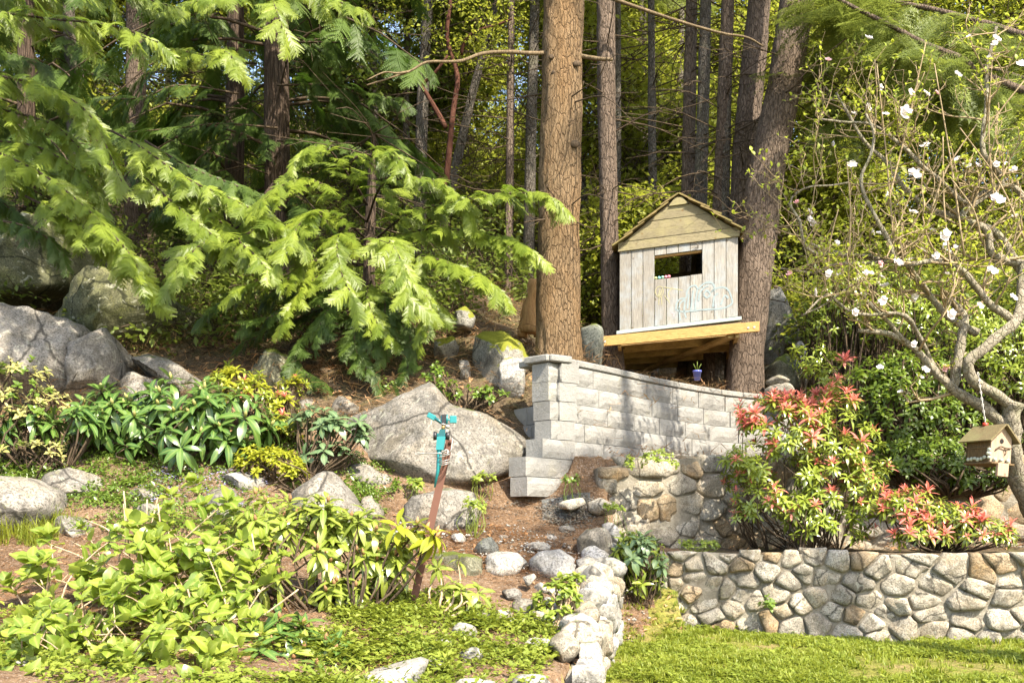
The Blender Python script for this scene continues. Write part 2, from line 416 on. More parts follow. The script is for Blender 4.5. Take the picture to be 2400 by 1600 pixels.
    for k, c_ in (('ball_pink', (.75, .22, .27)), ('ball_green', (.22, .55, .36)), ('ball_yellow', (.55, .60, .22)), ('ball_teal', (.2, .5, .5))):
        M[k] = m_plain(k, c_, .5)
    M['stumpwood'] = m_wood('split_wood', (.28, .14, .05), (.45, .27, .11), (.1, .05, .02), 'z', .6)
    # leaves
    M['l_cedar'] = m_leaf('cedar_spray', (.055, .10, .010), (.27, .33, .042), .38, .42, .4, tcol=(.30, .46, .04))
    M['l_cedar_dark'] = m_leaf('cedar_shade_spray', (.025, .05, .010), (.085, .135, .020), .28, .5, .3, tcol=(.10, .22, .02))  # darker copy of the cedar spray, shade painted into the leaf colour
    M['l_fir'] = m_leaf('fir_needles', (.06, .09, .016), (.16, .19, .035), .35, .5, .3)
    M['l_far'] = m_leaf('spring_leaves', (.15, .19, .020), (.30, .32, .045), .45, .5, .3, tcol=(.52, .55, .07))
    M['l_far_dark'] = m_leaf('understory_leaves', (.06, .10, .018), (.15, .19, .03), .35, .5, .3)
    M['l_laurel'] = m_leaf('glossy_laurel', (.035, .07, .010), (.15, .21, .022), .28, .36, .4, tcol=(.28, .38, .04))
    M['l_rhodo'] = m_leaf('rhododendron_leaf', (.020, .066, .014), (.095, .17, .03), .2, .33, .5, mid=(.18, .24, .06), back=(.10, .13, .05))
    M['l_rhodo_light'] = m_leaf('sunlit_rhododendron_leaf', (.11, .165, .022), (.23, .27, .040), .30, .28, .6, mid=(.30, .32, .10), back=(.16, .19, .08))  # brighter copy of the rhododendron leaf with sunlight put into its colour
    M['l_rhodo_grey'] = m_leaf('blue_green_leaf', (.055, .11, .045), (.13, .19, .085), .22, .35, .5, mid=(.2, .26, .12), back=(.13, .17, .09))
    M['l_hyd'] = m_leaf('hydrangea_leaf', (.055, .13, .016), (.30, .35, .05), .42, .34, .5, mid=(.34, .38, .10), back=(.2, .26, .06), tcol=(.45, .55, .05))  # dark end of the range paints in leaf faces lying in shade
    M['l_azalea'] = m_leaf('golden_leaf', (.17, .20, .015), (.34, .35, .030), .38, .45, .35, tcol=(.6, .58, .06))
    M['l_cream'] = m_leaf('cream_leaf', (.24, .23, .06), (.46, .42, .16), .35, .5, .3)
    M['l_pieris'] = m_leaf('pieris_leaf', (.11, .165, .014), (.28, .33, .045), .3, .26, .65, mid=(.22, .26, .06), tcol=(.35, .42, .05))
    M['l_red'] = m_leaf('red_new_leaf', (.56, .085, .065), (.72, .30, .24), .38, .4, .4, tcol=(.85, .25, .18))
    M['l_apple'] = m_leaf('apple_leaf', (.17, .23, .02), (.33, .38, .04), .42, .45, .35, tcol=(.6, .65, .08))
    M['petal'] = m_leaf('white_petal', (.72, .66, .64), (.80, .77, .75), .35, .6, .2, tcol=(.85, .8, .8))
    M['petal_pink'] = m_leaf('pink_petal', (.70, .34, .36), (.78, .56, .56), .35, .6, .2, tcol=(.8, .5, .5))
    M['l_salal'] = m_leaf('salal_leaf', (.05, .10, .015), (.15, .22, .03), .3, .35, .5)
    M['l_cover'] = m_leaf('ground_cover_leaf', (.085, .13, .014), (.25, .29, .045), .35, .5, .3, tcol=(.4, .45, .05))
    M['l_brown'] = m_leaf('dead_leaf', (.22, .11, .05), (.42, .25, .13), .15, .7, .2)
    M['l_needle'] = m_leaf('fallen_needle', (.30, .125, .05), (.50, .27, .13), .1, .7, .2)
    M['grass'] = m_leaf('grass_blade', (.09, .145, .012), (.28, .30, .045), .42, .5, .3, tcol=(.5, .55, .05), var=1.2)
    # soils
    def soil(name, stops, sp, bumpy=.6):
        t = NT(name); o = t.pos(); c = t.ramp(t.noise(o, 2.2, 6, .68), stops)
        c = t.mix(t.ramp(t.noise(o, 26, 5, .75), [(.40, .7), (.56, 0.)]), c, sp[0])
        c = t.mix(t.ramp(t.noise(o, 60, 3, .7), [(.56, 0.), (.66, .8)]), c, sp[1])
        h = t.math('ADD', t.noise(o, 14, 8, .8), t.math('MULTIPLY', t.noise(o, 60, 4, .8), .5))
        return t.done(t.pbsdf(c, .95, t.bump(h, bumpy, .06), .1))
    M['forest'] = soil('forest_floor', [(.3, (.06, .045, .028)), (.5, (.11, .08, .05)), (.7, (.10, .105, .03))], ((.03, .022, .015), (.24, .18, .11)))
    M['litter'] = soil('needle_litter_soil', [(.3, (.10, .062, .036)), (.52, (.18, .115, .068)), (.72, (.22, .155, .10))], ((.06, .035, .02), (.32, .27, .22)))
    M['turf'] = soil('turf_soil', [(.3, (.13, .14, .02)), (.5, (.18, .17, .04)), (.66, (.28, .19, .10))], ((.06, .07, .015), (.3, .3, .08)))
    M['gravel'] = soil('grit', [(.3, (.16, .17, .165)), (.6, (.26, .27, .26))], ((.08, .085, .085), (.5, .5, .48)), 1.0)
build_materials()
# ------------------------------------------------------------------ terrain
def sst(a, b, x): 
    t = np.clip((x - a) / (b - a), 0, 1); return t * t * (3 - 2 * t)
HC = [(0,1600,5.0),(600,1600,5.2),(1150,1600,5.6),(1300,1500,7.0),(0,1400,6.6),(500,1460,6.4),
      (0,1330,7.5),(250,1330,7.6),(600,1330,7.7),(950,1440,6.8),(1100,1400,7.5),(1330,1400,8.0),(1200,1275,9.0),(1380,1300,9.2),(1250,1185,10.0),(1350,1182,10.0),
      (1420,1215,9.7),(1000,1235,9.2),(900,1190,9.5),(0,1245,8.2),(400,1205,8.6),(400,1110,9.3),(0,1095,9.3),(750,1115,9.6),
      (1100,1140,10.0),(1195,1160,10.1),(400,965,11.0),(0,965,11.0),(800,930,11.4),(1100,935,11.1),(100,750,14),(600,790,13),(900,800,12.8),
      (1130,860,11.8),(1180,790,12.6),(1330,880,11.6),(1330,850,12.6),(1500,880,12.6),(1700,905,12.8),(1900,915,13.9),(1650,880,13.6),(1500,868,14),(1500,880,15.6),(1660,878,15.6),(1480,770,17.5),(1650,775,17.5),
      (1200,700,15),(900,650,16),(500,600,17),(0,560,17),(1900,800,16),(2150,820,15),(2500,840,15),(2300,1020,12.6),(2700,1020,12.6),
      (1200,560,20),(600,480,21),(0,420,21),(-600,480,20),(1700,620,20),(2200,700,20),(2800,800,20),(1200,450,26),(400,330,27),(-800,330,28),(2000,560,27),(2800,640,28),
      (1200,400,34),(0,240,34),(2100,520,36),(1600,400,34),(-600,1100,9),(-900,1000,11),(-800,1400,7),(-700,760,14),(2900,930,14)]
_c = np.array([tuple(P(*q)) for q in HC])
_px = _c[:, :2]
def _tk(d2): return np.where(d2 > 1e-12, 0.5 * d2 * np.log(d2 + 1e-12), 0)
_n = len(_px); _K = _tk(((_px[:, None] - _px[None]) ** 2).sum(-1)) + np.eye(_n) * .02
_A = np.zeros((_n + 3, _n + 3)); _A[:_n, :_n] = _K; _A[:_n, _n] = 1; _A[:_n, _n + 1] = _px[:, 0]; _A[:_n, _n + 2] = _px[:, 1]
_A[_n, :_n] = 1; _A[_n + 1, :_n] = _px[:, 0]; _A[_n + 2, :_n] = _px[:, 1]
_w = np.linalg.solve(_A, np.concatenate([_c[:, 2], np.zeros(3)]))
def hill(x, y):
    x = np.asarray(x, float); y = np.asarray(y, float); sh = x.shape
    q = np.stack([x.ravel(), y.ravel()], 1); out = np.empty(len(q))
    for i in range(0, len(q), 20000):
        b = q[i:i + 20000]
        out[i:i + 20000] = _tk(((b[:, None] - _px[None]) ** 2).sum(-1)) @ _w[:_n] + _w[_n] + b @ _w[_n + 1:]
    return out.reshape(sh)
LA, LB = np.array((1.34, 9.2)), np.array((4.42, 8.6))      # lower wall, front face line
WC, WD = np.array((0.42, 6.0)), np.array((1.06, 9.75))     # planter wall, front face line
BL = [(0.43, 10.2), (1.10, 10.95), (1.75, 11.75), (2.40, 12.45), (3.1, 13.05), (4.3, 13.75)]   # curved block wall, face line
UL = [(0.86, 10.2), (1.5, 10.35), (2.6, 10.85), (4.2, 11.05), (7.5, 11.1)]                      # upper stone wall, face line
def yL1(x): return LA[1] + (x - LA[0]) * (LB[1] - LA[1]) / (LB[0] - LA[0])
def xL2(y): return WC[0] + (y - WC[1]) * (WD[0] - WC[0]) / (WD[1] - WC[1])
def yB(x): return np.interp(x, [p[0] for p in BL], [p[1] for p in BL])
def yU(x): return np.interp(x, [p[0] for p in UL], [p[1] for p in UL])
def ground(x, y):
    x = np.asarray(x, float); y = np.asarray(y, float)
    z = hill(x, y)
    lawn = 0.02 + .14 * sst(2.6, 1.0, x) * sst(8.0, 9.3, y) - .16 * sst(7.5, 5.5, y) - .3 * sst(5.5, 1.0, y)
    gap = lawn + sst(8.35, 10.0, y) * .74
    strip = np.where(x < 1.75, gap + (0.78 - gap) * sst(1.3, 1.75, x), 0.78)
    ledge = 1.72 + 0 * x
    right = x > xL2(y) - .12
    z = np.where((x > .62) & (y < yB(x) + .22) & (y > yU(x) + .12), ledge, z)
    front = right & (y <= yU(x) + .12)
    z = np.where(front, np.where(y > yL1(x) + .12, strip, np.where(x < 1.5, gap, lawn)), z)
    z = np.where((x > 1.0) & (x < 4.4) & (y > yB(x) + .2) & (y < 16.6), np.minimum(z, 2.74 + np.clip(y - 13.2, 0, 9) * .22), z)
    z = np.where((y < 6) & ~right, np.minimum(z, .35 - .1 * (6 - y)), z)
    z = np.where(y < 3.5, np.minimum(z, lawn + .1), z)
    rim = (y > 38)
    return z
def hgt(x, y): return float(ground(np.array([x]), np.array([y]))[0])
xs = np.concatenate([np.linspace(-60, -9, 26), np.arange(-8.6, -3.2, .2), np.arange(-3.2, 5.4, .07), np.arange(5.4, 9, .2), np.linspace(9.2, 60, 26)])
ys = np.concatenate([np.linspace(-25, 3, 16), np.arange(3.3, 5, .15), np.arange(5, 14, .075), np.arange(14, 20, .2), np.linspace(20.3, 44, 40), np.linspace(46, 90, 10)])
GX, GY = np.meshgrid(xs, ys)
GZ = ground(GX, GY)
GZ = np.where(GY > 44, np.minimum(GZ, 14 + 0 * GZ), GZ)
ruff = np.array([noise.fractal(Vector((a * 1.9, b * 1.9, 0)), .9, 2.1, 4) for a, b in zip(GX.ravel(), GY.ravel())]).reshape(GX.shape)
amp = np.where((GX > xL2(GY)) & (GY < 10), .012, .045) * np.clip(GY / 9, .6, 3)
GZ = GZ + ruff * amp
ny, nx = GX.shape
ii = np.arange(ny * nx).reshape(ny, nx)
quads = np.stack([ii[:-1, :-1], ii[:-1, 1:], ii[1:, 1:], ii[1:, :-1]], -1).reshape(-1, 4)
cx = (GX[:-1, :-1] + GX[1:, 1:]).ravel() / 2; cy = (GY[:-1, :-1] + GY[1:, 1:]).ravel() / 2
def region(cx, cy):
    lawn = (cx > xL2(cy) - .1) & (cy < yL1(cx) + .1) & (cx + (cy - 8) * .0 > np.where(cy > 8.2, 1.0 + (cy - 8.2) * .35, -9))
    grit = ((cx - .55) ** 2 * 4 + (cy - 9.95) ** 2 * 9 < .30)
    lit = ((cy < 10.6) & (cx < 1.7)) | ((cx > .8) & (cx < 4.2) & (cy > 11) & (cy < 16))  # second area: paler litter laid to bounce light up under the platform
    return np.where(lawn, 2, np.where(grit, 3, np.where(lit, 1, 0)))
mi = region(cx, cy)
gm = mesh('ground', np.stack([GX, GY, GZ], -1).reshape(-1, 3), quads, [M['forest'], M['litter'], M['turf'], M['gravel']], True, mi)
go = bpy.data.objects.new('ground', gm); C.objects.link(go); go['kind'] = 'structure'; go['label'] = 'sloping garden ground of soil, needles and turf rising to a wooded hill'

# ------------------------------------------------------------------ boulders
def rock_geo(poly, Y, depth, nt=36, nf=14, rough=.05, lean=.35, power=.42, cuts=14, seed=0):
    """a boulder: outline as seen at distance Y, given its own thickness, facets and roughness"""
    rr = random.Random(seed)
    pts = np.array([(PX(a, Y), PZ(b, Y)) for a, b in poly]); c = (pts.min(0) + pts.max(0)) / 2
    c = c * .5 + pts.mean(0) * .5
    n = len(pts); size = (pts.max(0) - pts.min(0)).max()
    def ray(th):
        d = np.array((math.cos(th), math.sin(th))); best = None
        for i in range(n):
            a = pts[i] - c; b = pts[(i + 1) % n] - c; e = b - a
            den = d[0] * -e[1] + d[1] * e[0]
            if abs(den) < 1e-9: continue
            t = (a[0] * -e[1] + a[1] * e[0]) / den
            u = (d[0] * a[1] - d[1] * a[0]) / den
            if t > 0 and -1e-6 <= u <= 1 + 1e-6: best = t if best is None else max(best, t)
        return best if best else size * .3
    ths = [2 * math.pi * k / nt for k in range(nt)]
    rs = np.array([ray(t) for t in ths]); rs = rs * .84 + (np.roll(rs, 1) + np.roll(rs, -1)) * .08
    V = []
    for j in range(nf + 1):
        ph = -math.pi / 2 + math.pi * j / nf
        cp = max(math.cos(ph), 0) ** power; sp = math.copysign(abs(math.sin(ph)) ** .8, ph)
        for k, t in enumerate(ths):
            V.append((c[0] + rs[k] * cp * math.cos(t), Y + depth * sp, c[1] + rs[k] * cp * math.sin(t)))
    V = np.array(V)
    V[:, 1] += lean * (V[:, 2] - c[1]) * np.clip((Y + depth * .6 - V[:, 1]) / (depth * 1.6), 0, 1)
    C3 = np.array((c[0], Y, c[1]))
    for _ in range(cuts):
        d = np.array((rr.uniform(-1, 1), rr.uniform(-1, .1) - .25, rr.uniform(-.8, 1))); d /= np.linalg.norm(d)
        q = (V - C3) @ d; lim = q.max() * rr.uniform(.62, .92); ex = np.clip(q - lim, 0, None)
        V = V - np.outer(ex * .97, d)
    o = Vector((rr.uniform(0, 90), rr.uniform(0, 90), 0))
    for i in range(len(V)):
        p = Vector(V[i]) - Vector(C3); dd = p.normalized()
        f = noise.fractal(Vector(V[i]) * (1.6 / size) * 1.3 + o, .8, 2.0, 5) * rough * size * 1.2
        f += (abs(noise.noise(Vector(V[i]) * (5.5 / size) + o)) - .25) * rough * size * .35
        V[i] += np.array(dd) * f
    Fc = []
    for j in range(nf):
        for k in range(nt):
            k2 = (k + 1) % nt
            Fc.append((j * nt + k, j * nt + k2, (j + 1) * nt + k2, (j + 1) * nt + k))
    return V, Fc
def boulder(label, poly, Y, depth, mat, nt=36, nf=14, **k):
    V, Fc = rock_geo(poly, Y, depth, nt, nf, seed=hash(label) % 9999 if False else sum(map(ord, label)), **k)
    return whole('boulder', V, Fc, M[mat], label, 'boulder', 'granite boulders of the rockery')
BS = [
 ('low pale rock with moss at the bottom left corner under the hydrangea', [(-60,1560),(20,1530),(80,1545),(110,1590),(60,1640),(-60,1650)], 5.4, .3, 'rock_pale', 32, 12, {}),
 ('huge pale cracked boulder at the left edge behind the shrubs, in a patch of sun', [(-90,705),(60,722),(160,742),(184,765),(184,965),(150,985),(-90,1000)], 11.4, .95, 'rock', 56, 22, {}),
 ('tall grey boulder split off the huge pale one by a vertical crack', [(190,752),(240,770),(276,820),(288,890),(284,965),(190,985)], 11.4, .7, 'rock', 40, 16, {}),
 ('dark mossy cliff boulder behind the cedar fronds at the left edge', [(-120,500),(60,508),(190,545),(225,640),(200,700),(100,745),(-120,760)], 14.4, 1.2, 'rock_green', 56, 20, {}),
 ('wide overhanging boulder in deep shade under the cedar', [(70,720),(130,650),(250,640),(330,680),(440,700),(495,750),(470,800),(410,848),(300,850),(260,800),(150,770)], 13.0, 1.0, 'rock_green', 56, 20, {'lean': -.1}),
 ('tilted grey slab wedged below the shaded overhang', [(296,838),(335,828),(400,846),(455,880),(500,912),(470,935),(385,905)], 11.7, .5, 'rock', 36, 14, {}),
 ('low grey boulder under the tilted slab', [(286,862),(345,885),(420,922),(445,985),(280,985)], 11.5, .5, 'rock', 32, 12, {}),
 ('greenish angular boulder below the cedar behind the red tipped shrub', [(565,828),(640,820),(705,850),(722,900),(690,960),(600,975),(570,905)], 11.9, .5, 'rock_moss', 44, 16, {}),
 ('biggest flat faced boulder with a peak behind the sprinkler stake', [(765,975),(842,950),(937,921),(1006,899),(1030,918),(1060,948),(1140,975),(1197,1002),(1230,1040),(1232,1068),(1201,1110),(1121,1145),(1044,1155),(945,1138),(891,1100),(830,1074),(790,1030)], 10.55, .62, 'rock', 72, 26, {'rough': .035, 'power': .34, 'cuts': 9}),
 ('small grey stone at the upper left of the biggest boulder', [(772,935),(800,925),(842,955),(835,980),(775,975)], 11.0, .25, 'rock', 28, 12, {}),
 ('small upright grey stone on bare soil left of the biggest boulder', [(706,940),(728,932),(742,945),(742,985),(704,985)], 11.2, .22, 'rock', 24, 10, {}),
 ('shadowed slab under the lower left edge of the biggest boulder', [(806,1085),(860,1090),(920,1120),(960,1150),(900,1172),(815,1160)], 9.9, .35, 'rock', 36, 14, {}),
 ('triangular cracked boulder in the middle behind the sunlit rhododendron', [(684,1160),(758,1106),(786,1110),(823,1153),(858,1205),(905,1250),(690,1250)], 9.2, .38, 'rock', 48, 18, {'rough': .03, 'cuts': 6}),
 ('small purple grey stone between the triangular boulder and the stake', [(842,1170),(865,1158),(900,1195),(908,1240),(850,1240)], 9.35, .22, 'rock', 28, 12, {}),
 ('squat two toned boulder on the path just right of the stake', [(946,1182),(965,1163),(1030,1148),(1105,1150),(1138,1172),(1108,1232),(1060,1252),(948,1240)], 9.35, .35, 'rock', 44, 16, {}),
 ('broad boulder in the left rock row cut by the picture edge', [(-60,1108),(60,1122),(118,1155),(126,1200),(104,1262),(60,1300),(-60,1310)], 8.35, .5, 'rock', 48, 18, {}),
 ('rounded dimpled boulder second in the left rock row', [(102,1112),(160,1096),(215,1108),(235,1140),(205,1168),(142,1184),(112,1155)], 8.95, .32, 'rock', 36, 14, {}),
 ('pale boulder low in the left rock row above the needle bed', [(116,1222),(170,1206),(240,1220),(292,1242),(275,1290),(200,1308),(120,1300)], 8.4, .3, 'rock', 36, 14, {}),
 ('flat stone peeping out of ground cover in the left rock row', [(288,1152),(330,1143),(382,1155),(375,1182),(302,1175)], 8.9, .22, 'rock', 28, 12, {}),
 ('grey stone behind the hydrangea canes', [(298,1190),(360,1178),(425,1195),(430,1240),(300,1245)], 8.7, .28, 'rock', 32, 12, {}),
 ('blue grey boulder right of the hydrangea top', [(470,1180),(485,1142),(535,1140),(566,1182),(556,1228),(476,1236)], 8.8, .3, 'rock', 36, 14, {}),
 ('long low pale stone edged with tiny violet flowers', [(496,1122),(560,1108),(628,1124),(616,1152),(540,1148)], 9.2, .25, 'rock_pale', 32, 12, {}),
 ('moss capped boulder left of the big orange trunk', [(1100,805),(1128,762),(1172,768),(1215,796),(1252,834),(1228,880),(1222,945),(1150,950),(1108,905)], 11.7, .42, 'moss_cap', 52, 18, {'lean': .5}),
 ('pale upright slab leaning on the moss capped boulder', [(1170,838),(1222,832),(1230,880),(1222,945),(1172,940)], 11.2, .16, 'rock_pale', 28, 12, {}),
 ('small mossy rock under the cedar tip left of the moss capped boulder', [(1060,720),(1095,715),(1115,740),(1105,775),(1065,775)], 12.6, .3, 'moss_cap', 28, 12, {}),
 ('low pale rock half covered in yellow moss under the cedar', [(1020,800),(1060,788),(1078,812),(1060,850),(1015,840)], 12.0, .3, 'moss_cap', 28, 12, {}),
 ('square pale stone between the cedar and the mossy boulder', [(1076,846),(1100,840),(1104,892),(1078,895)], 11.5, .18, 'rock', 24, 10, {}),
 ('smooth grey green rock standing between the two nearest trunks', [(1362,762),(1395,752),(1412,775),(1418,865),(1358,865)], 13.3, .35, 'tarp', 36, 14, {'rough': .03}),
 ('dark boulder behind the right hand fir', [(1796,862),(1850,822),(1880,835),(1888,925),(1796,925)], 14.0, .5, 'rock_moss', 36, 14, {}),
 ('pale standing stone behind the dark boulder on the right', [(1864,800),(1886,795),(1892,860),(1888,920),(1862,920)], 14.3, .2, 'rock_pale', 28, 12, {}),
 ('small flat stone on top of the stone heap by the fir foot', [(1796,888),(1830,878),(1852,888),(1845,902),(1798,902)], 13.3, .2, 'stone_grey', 24, 10, {}),
 ('lower stone of the heap by the fir foot', [(1790,904),(1835,900),(1870,905),(1868,935),(1790,935)], 13.2, .2, 'stone_grey', 24, 10, {}),
 ('pale hillside rock just left of the playhouse roof', [(1482,510),(1508,472),(1535,480),(1548,545),(1488,560)], 18.0, .8, 'rock', 36, 14, {}),
 ('sunlit rock face on the hillside right of the fir', [(1785,690),(1835,672),(1862,760),(1868,850),(1785,880)], 16.5, .8, 'rock_pale', 40, 16, {}),
 ('slanting pale slab cut off by the bottom edge of the picture', [(770,1625),(868,1572),(1009,1536),(1004,1556),(960,1640),(780,1650)], 5.5, .20, 'rock_pale', 48, 16, {'rough': .02, 'lean': 1.2, 'cuts': 4}),
 ('white boulder showing through the sunlit rhododendron', [(690,1400),(760,1368),(850,1380),(890,1430),(860,1480),(700,1485)], 6.9, .3, 'rock_pale', 40, 16, {}),
 ('small dark stone at the edge of the needle path', [(1106,1290),(1128,1264),(1150,1258),(1168,1275),(1174,1300),(1145,1312),(1110,1306)], 8.75, .14, 'rock_dark', 32, 12, {'cuts': 12}),
 ('dark lichen covered stone under the pale slab of the terrace edge', [(1000,1302),(1060,1292),(1130,1305),(1140,1350),(1120,1395),(1010,1395)], 8.3, .25, 'rock_moss', 36, 14, {}),
 ('pale wedge shaped slab on the terrace edge', [(1136,1322),(1142,1300),(1175,1290),(1215,1295),(1242,1322),(1230,1345),(1190,1350),(1140,1354)], 8.35, .24, 'rock_pale', 40, 14, {'lean': .8}),
 ('large white boulder on the terrace edge beside the wedge shaped slab', [(1236,1316),(1262,1292),(1310,1287),(1345,1306),(1352,1360),(1300,1368),(1246,1356)], 8.5, .26, 'rock_pale', 44, 16, {'lean': .7}),
 ('low grey stone tucked under the wedge shaped slab', [(1146,1384),(1172,1364),(1210,1366),(1222,1400),(1205,1420),(1150,1420)], 8.05, .2, 'stone_grey', 32, 12, {}),
 ('small white block below the large white boulder', [(1224,1352),(1252,1342),(1258,1352),(1236,1376)], 7.9, .06, 'rock_pale', 20, 8, {}),
 ('thin white stone lying along the path edge', [(1222,1276),(1262,1268),(1292,1276),(1288,1288),(1226,1290)], 9.0, .12, 'rock_pale', 24, 10, {'lean': 1}),
 ('rounded white boulder at the bottom beside the planter wall', [(1136,1568),(1150,1530),(1180,1514),(1208,1526),(1218,1560),(1205,1592),(1165,1608),(1140,1596)], 6.6, .18, 'rock_pale', 44, 18, {'cuts': 3, 'lean': .5}),
 ('big white boulder right of the rounded one at the bottom', [(1212,1512),(1240,1496),(1290,1500),(1302,1540),(1290,1580),(1262,1606),(1224,1600),(1216,1560)], 6.75, .2, 'rock_pale', 44, 18, {'cuts': 5, 'lean': .5}),
 ('white stone at the foot of the small bright bush', [(1160,1468),(1205,1450),(1245,1448),(1248,1485),(1200,1500),(1162,1490)], 7.15, .18, 'rock_pale', 32, 12, {'lean': .6}),
 ('white stone cut off by the bottom edge beside the big white boulders', [(1278,1560),(1320,1540),(1345,1570),(1340,1625),(1270,1625)], 6.5, .2, 'rock_pale', 32, 12, {'lean': .5}),
 ('flat tan stone lying at the foot of the block wall', [(1306,1178),(1340,1168),(1368,1162),(1374,1180),(1340,1196),(1315,1192)], 9.75, .16, 'stone', 28, 10, {'lean': .8}),
 ('angular tan stone right of the flat one on the path', [(1376,1178),(1410,1168),(1440,1180),(1446,1206),(1400,1208),(1378,1200)], 9.8, .16, 'stone', 28, 10, {'lean': .5}),
 ('mossy boulder where the path meets the planter wall', [(1352,1262),(1380,1238),(1425,1235),(1445,1262),(1440,1310),(1400,1325),(1356,1305)], 9.15, .25, 'rock', 36, 14, {'lean': .5}),
 ('pale capstone at the far end of the planter wall', [(1410,1232),(1430,1220),(1450,1240),(1455,1290),(1436,1300)], 9.5, .18, 'rock_pale', 28, 12, {}),
 ('white boulder at the upper end of the planter wall top', [(1352,1346),(1378,1326),(1410,1338),(1428,1370),(1420,1410),(1380,1412),(1356,1386)], 8.3, .24, 'rock_pale', 36, 14, {'lean': .6}),
 ('small pale boulder between the two white ones on the planter wall', [(1350,1312),(1380,1300),(1402,1312),(1398,1332),(1354,1336)], 8.75, .18, 'rock_pale', 28, 12, {'lean': .6}),
]
WHR = ['nearest', 'second', 'third', 'fourth', 'fifth', 'sixth', 'seventh', 'eighth', 'ninth', 'tenth', 'eleventh', 'last']
_r = random.Random(15)
for i in range(12):        # rough pale stones heaped along the top of the planter wall
    t = (i + .3) / 12; y = 6.35 + 3.1 * t; x = WC[0] + (y - WC[1]) * (WD[0] - WC[0]) / (WD[1] - WC[1]) - _r.uniform(.05, .16); zt = np.interp(y, [6, 6.8, 7.5, 8.4, 9.2, 9.9], [.16, .28, .42, .56, .74, .92])
    px_, py_ = 1200 + x / y * F, HZ - (zt + .02 - EYE) / y * F; w_ = _r.uniform(34, 60); h_ = _r.uniform(26, 44); a0 = _r.uniform(0, 1)
    po = [(px_ + w_ * math.cos(a0 + k * .785) * _r.uniform(.8, 1.15), py_ + h_ * math.sin(a0 + k * .785) * _r.uniform(.75, 1.1)) for k in range(8)]
    BS.append(('rough pale capping stone, %s from the viewer along the planter wall top' % WHR[i], po, y, _r.uniform(.12, .2), _r.choice(('rock_pale', 'rock_pale', 'stone')), 26, 10, {'lean': .5}))
def on_ground(px, py):
    for Y in np.arange(4.6, 14, .05):
        if hgt(PX(px, Y), Y) > PZ(py, Y): return float(Y)
    return 8.0
_cand = []
for px_, py_, w_, h_ in ((1085,1480,34,22),(1130,1450,30,20),(1060,1430,22,14),(1265,1455,40,26),(1225,1420,34,24),(1290,1420,36,26),(1320,1470,40,34),(1345,1520,34,36),(1100,1540,36,22),(1040,1510,26,14),(1250,1600,50,26),(1120,1612,60,24),(1335,1440,30,26),(1310,1390,30,22),(1200,1395,26,16),(1085,1400,26,16),(1372,1455,30,30),(1395,1395,28,30),(1270,1380,24,16),(1180,1440,26,16),(1375,1585,36,34),(1020,1560,30,14),(1400,1345,24,22),(1328,1330,24,18),(1290,1260,22,10),(1180,1262,20,9),(1330,1240,24,12),(1075,1262,24,12)):
    _cand.append((on_ground(px_, py_ + h_ * .6), px_, py_, w_, h_))
_cand.sort(); TEN = ['', 'twenty ']; _one = ['first', 'second', 'third', 'fourth', 'fifth', 'sixth', 'seventh', 'eighth', 'ninth', 'tenth', 'eleventh', 'twelfth', 'thirteenth', 'fourteenth', 'fifteenth', 'sixteenth', 'seventeenth', 'eighteenth', 'nineteenth', 'twentieth'] + ['twenty ' + q for q in ('first', 'second', 'third', 'fourth', 'fifth', 'sixth', 'seventh', 'eighth', 'ninth')]
for i, (y, px_, py_, w_, h_) in enumerate(_cand):
    a0 = _r.uniform(0, 1); po = [(px_ + w_ * math.cos(a0 + k * .785) * _r.uniform(.75, 1.2), py_ + h_ * math.sin(a0 + k * .785) * _r.uniform(.7, 1.2)) for k in range(8)]
    BS.append(('loose pale rubble stone in the bank beside the planter wall, %s from the viewer' % _one[i], po, y, w_ * y / F * .8, _r.choice(('rock_pale', 'rock_pale', 'stone', 'rock')), 26, 10, {'lean': .6}))
for lb, po, Yd, dp, mt, nt_, nf_, kw in BS: boulder(lb, po, Yd, dp, mt, nt_, nf_, **kw)

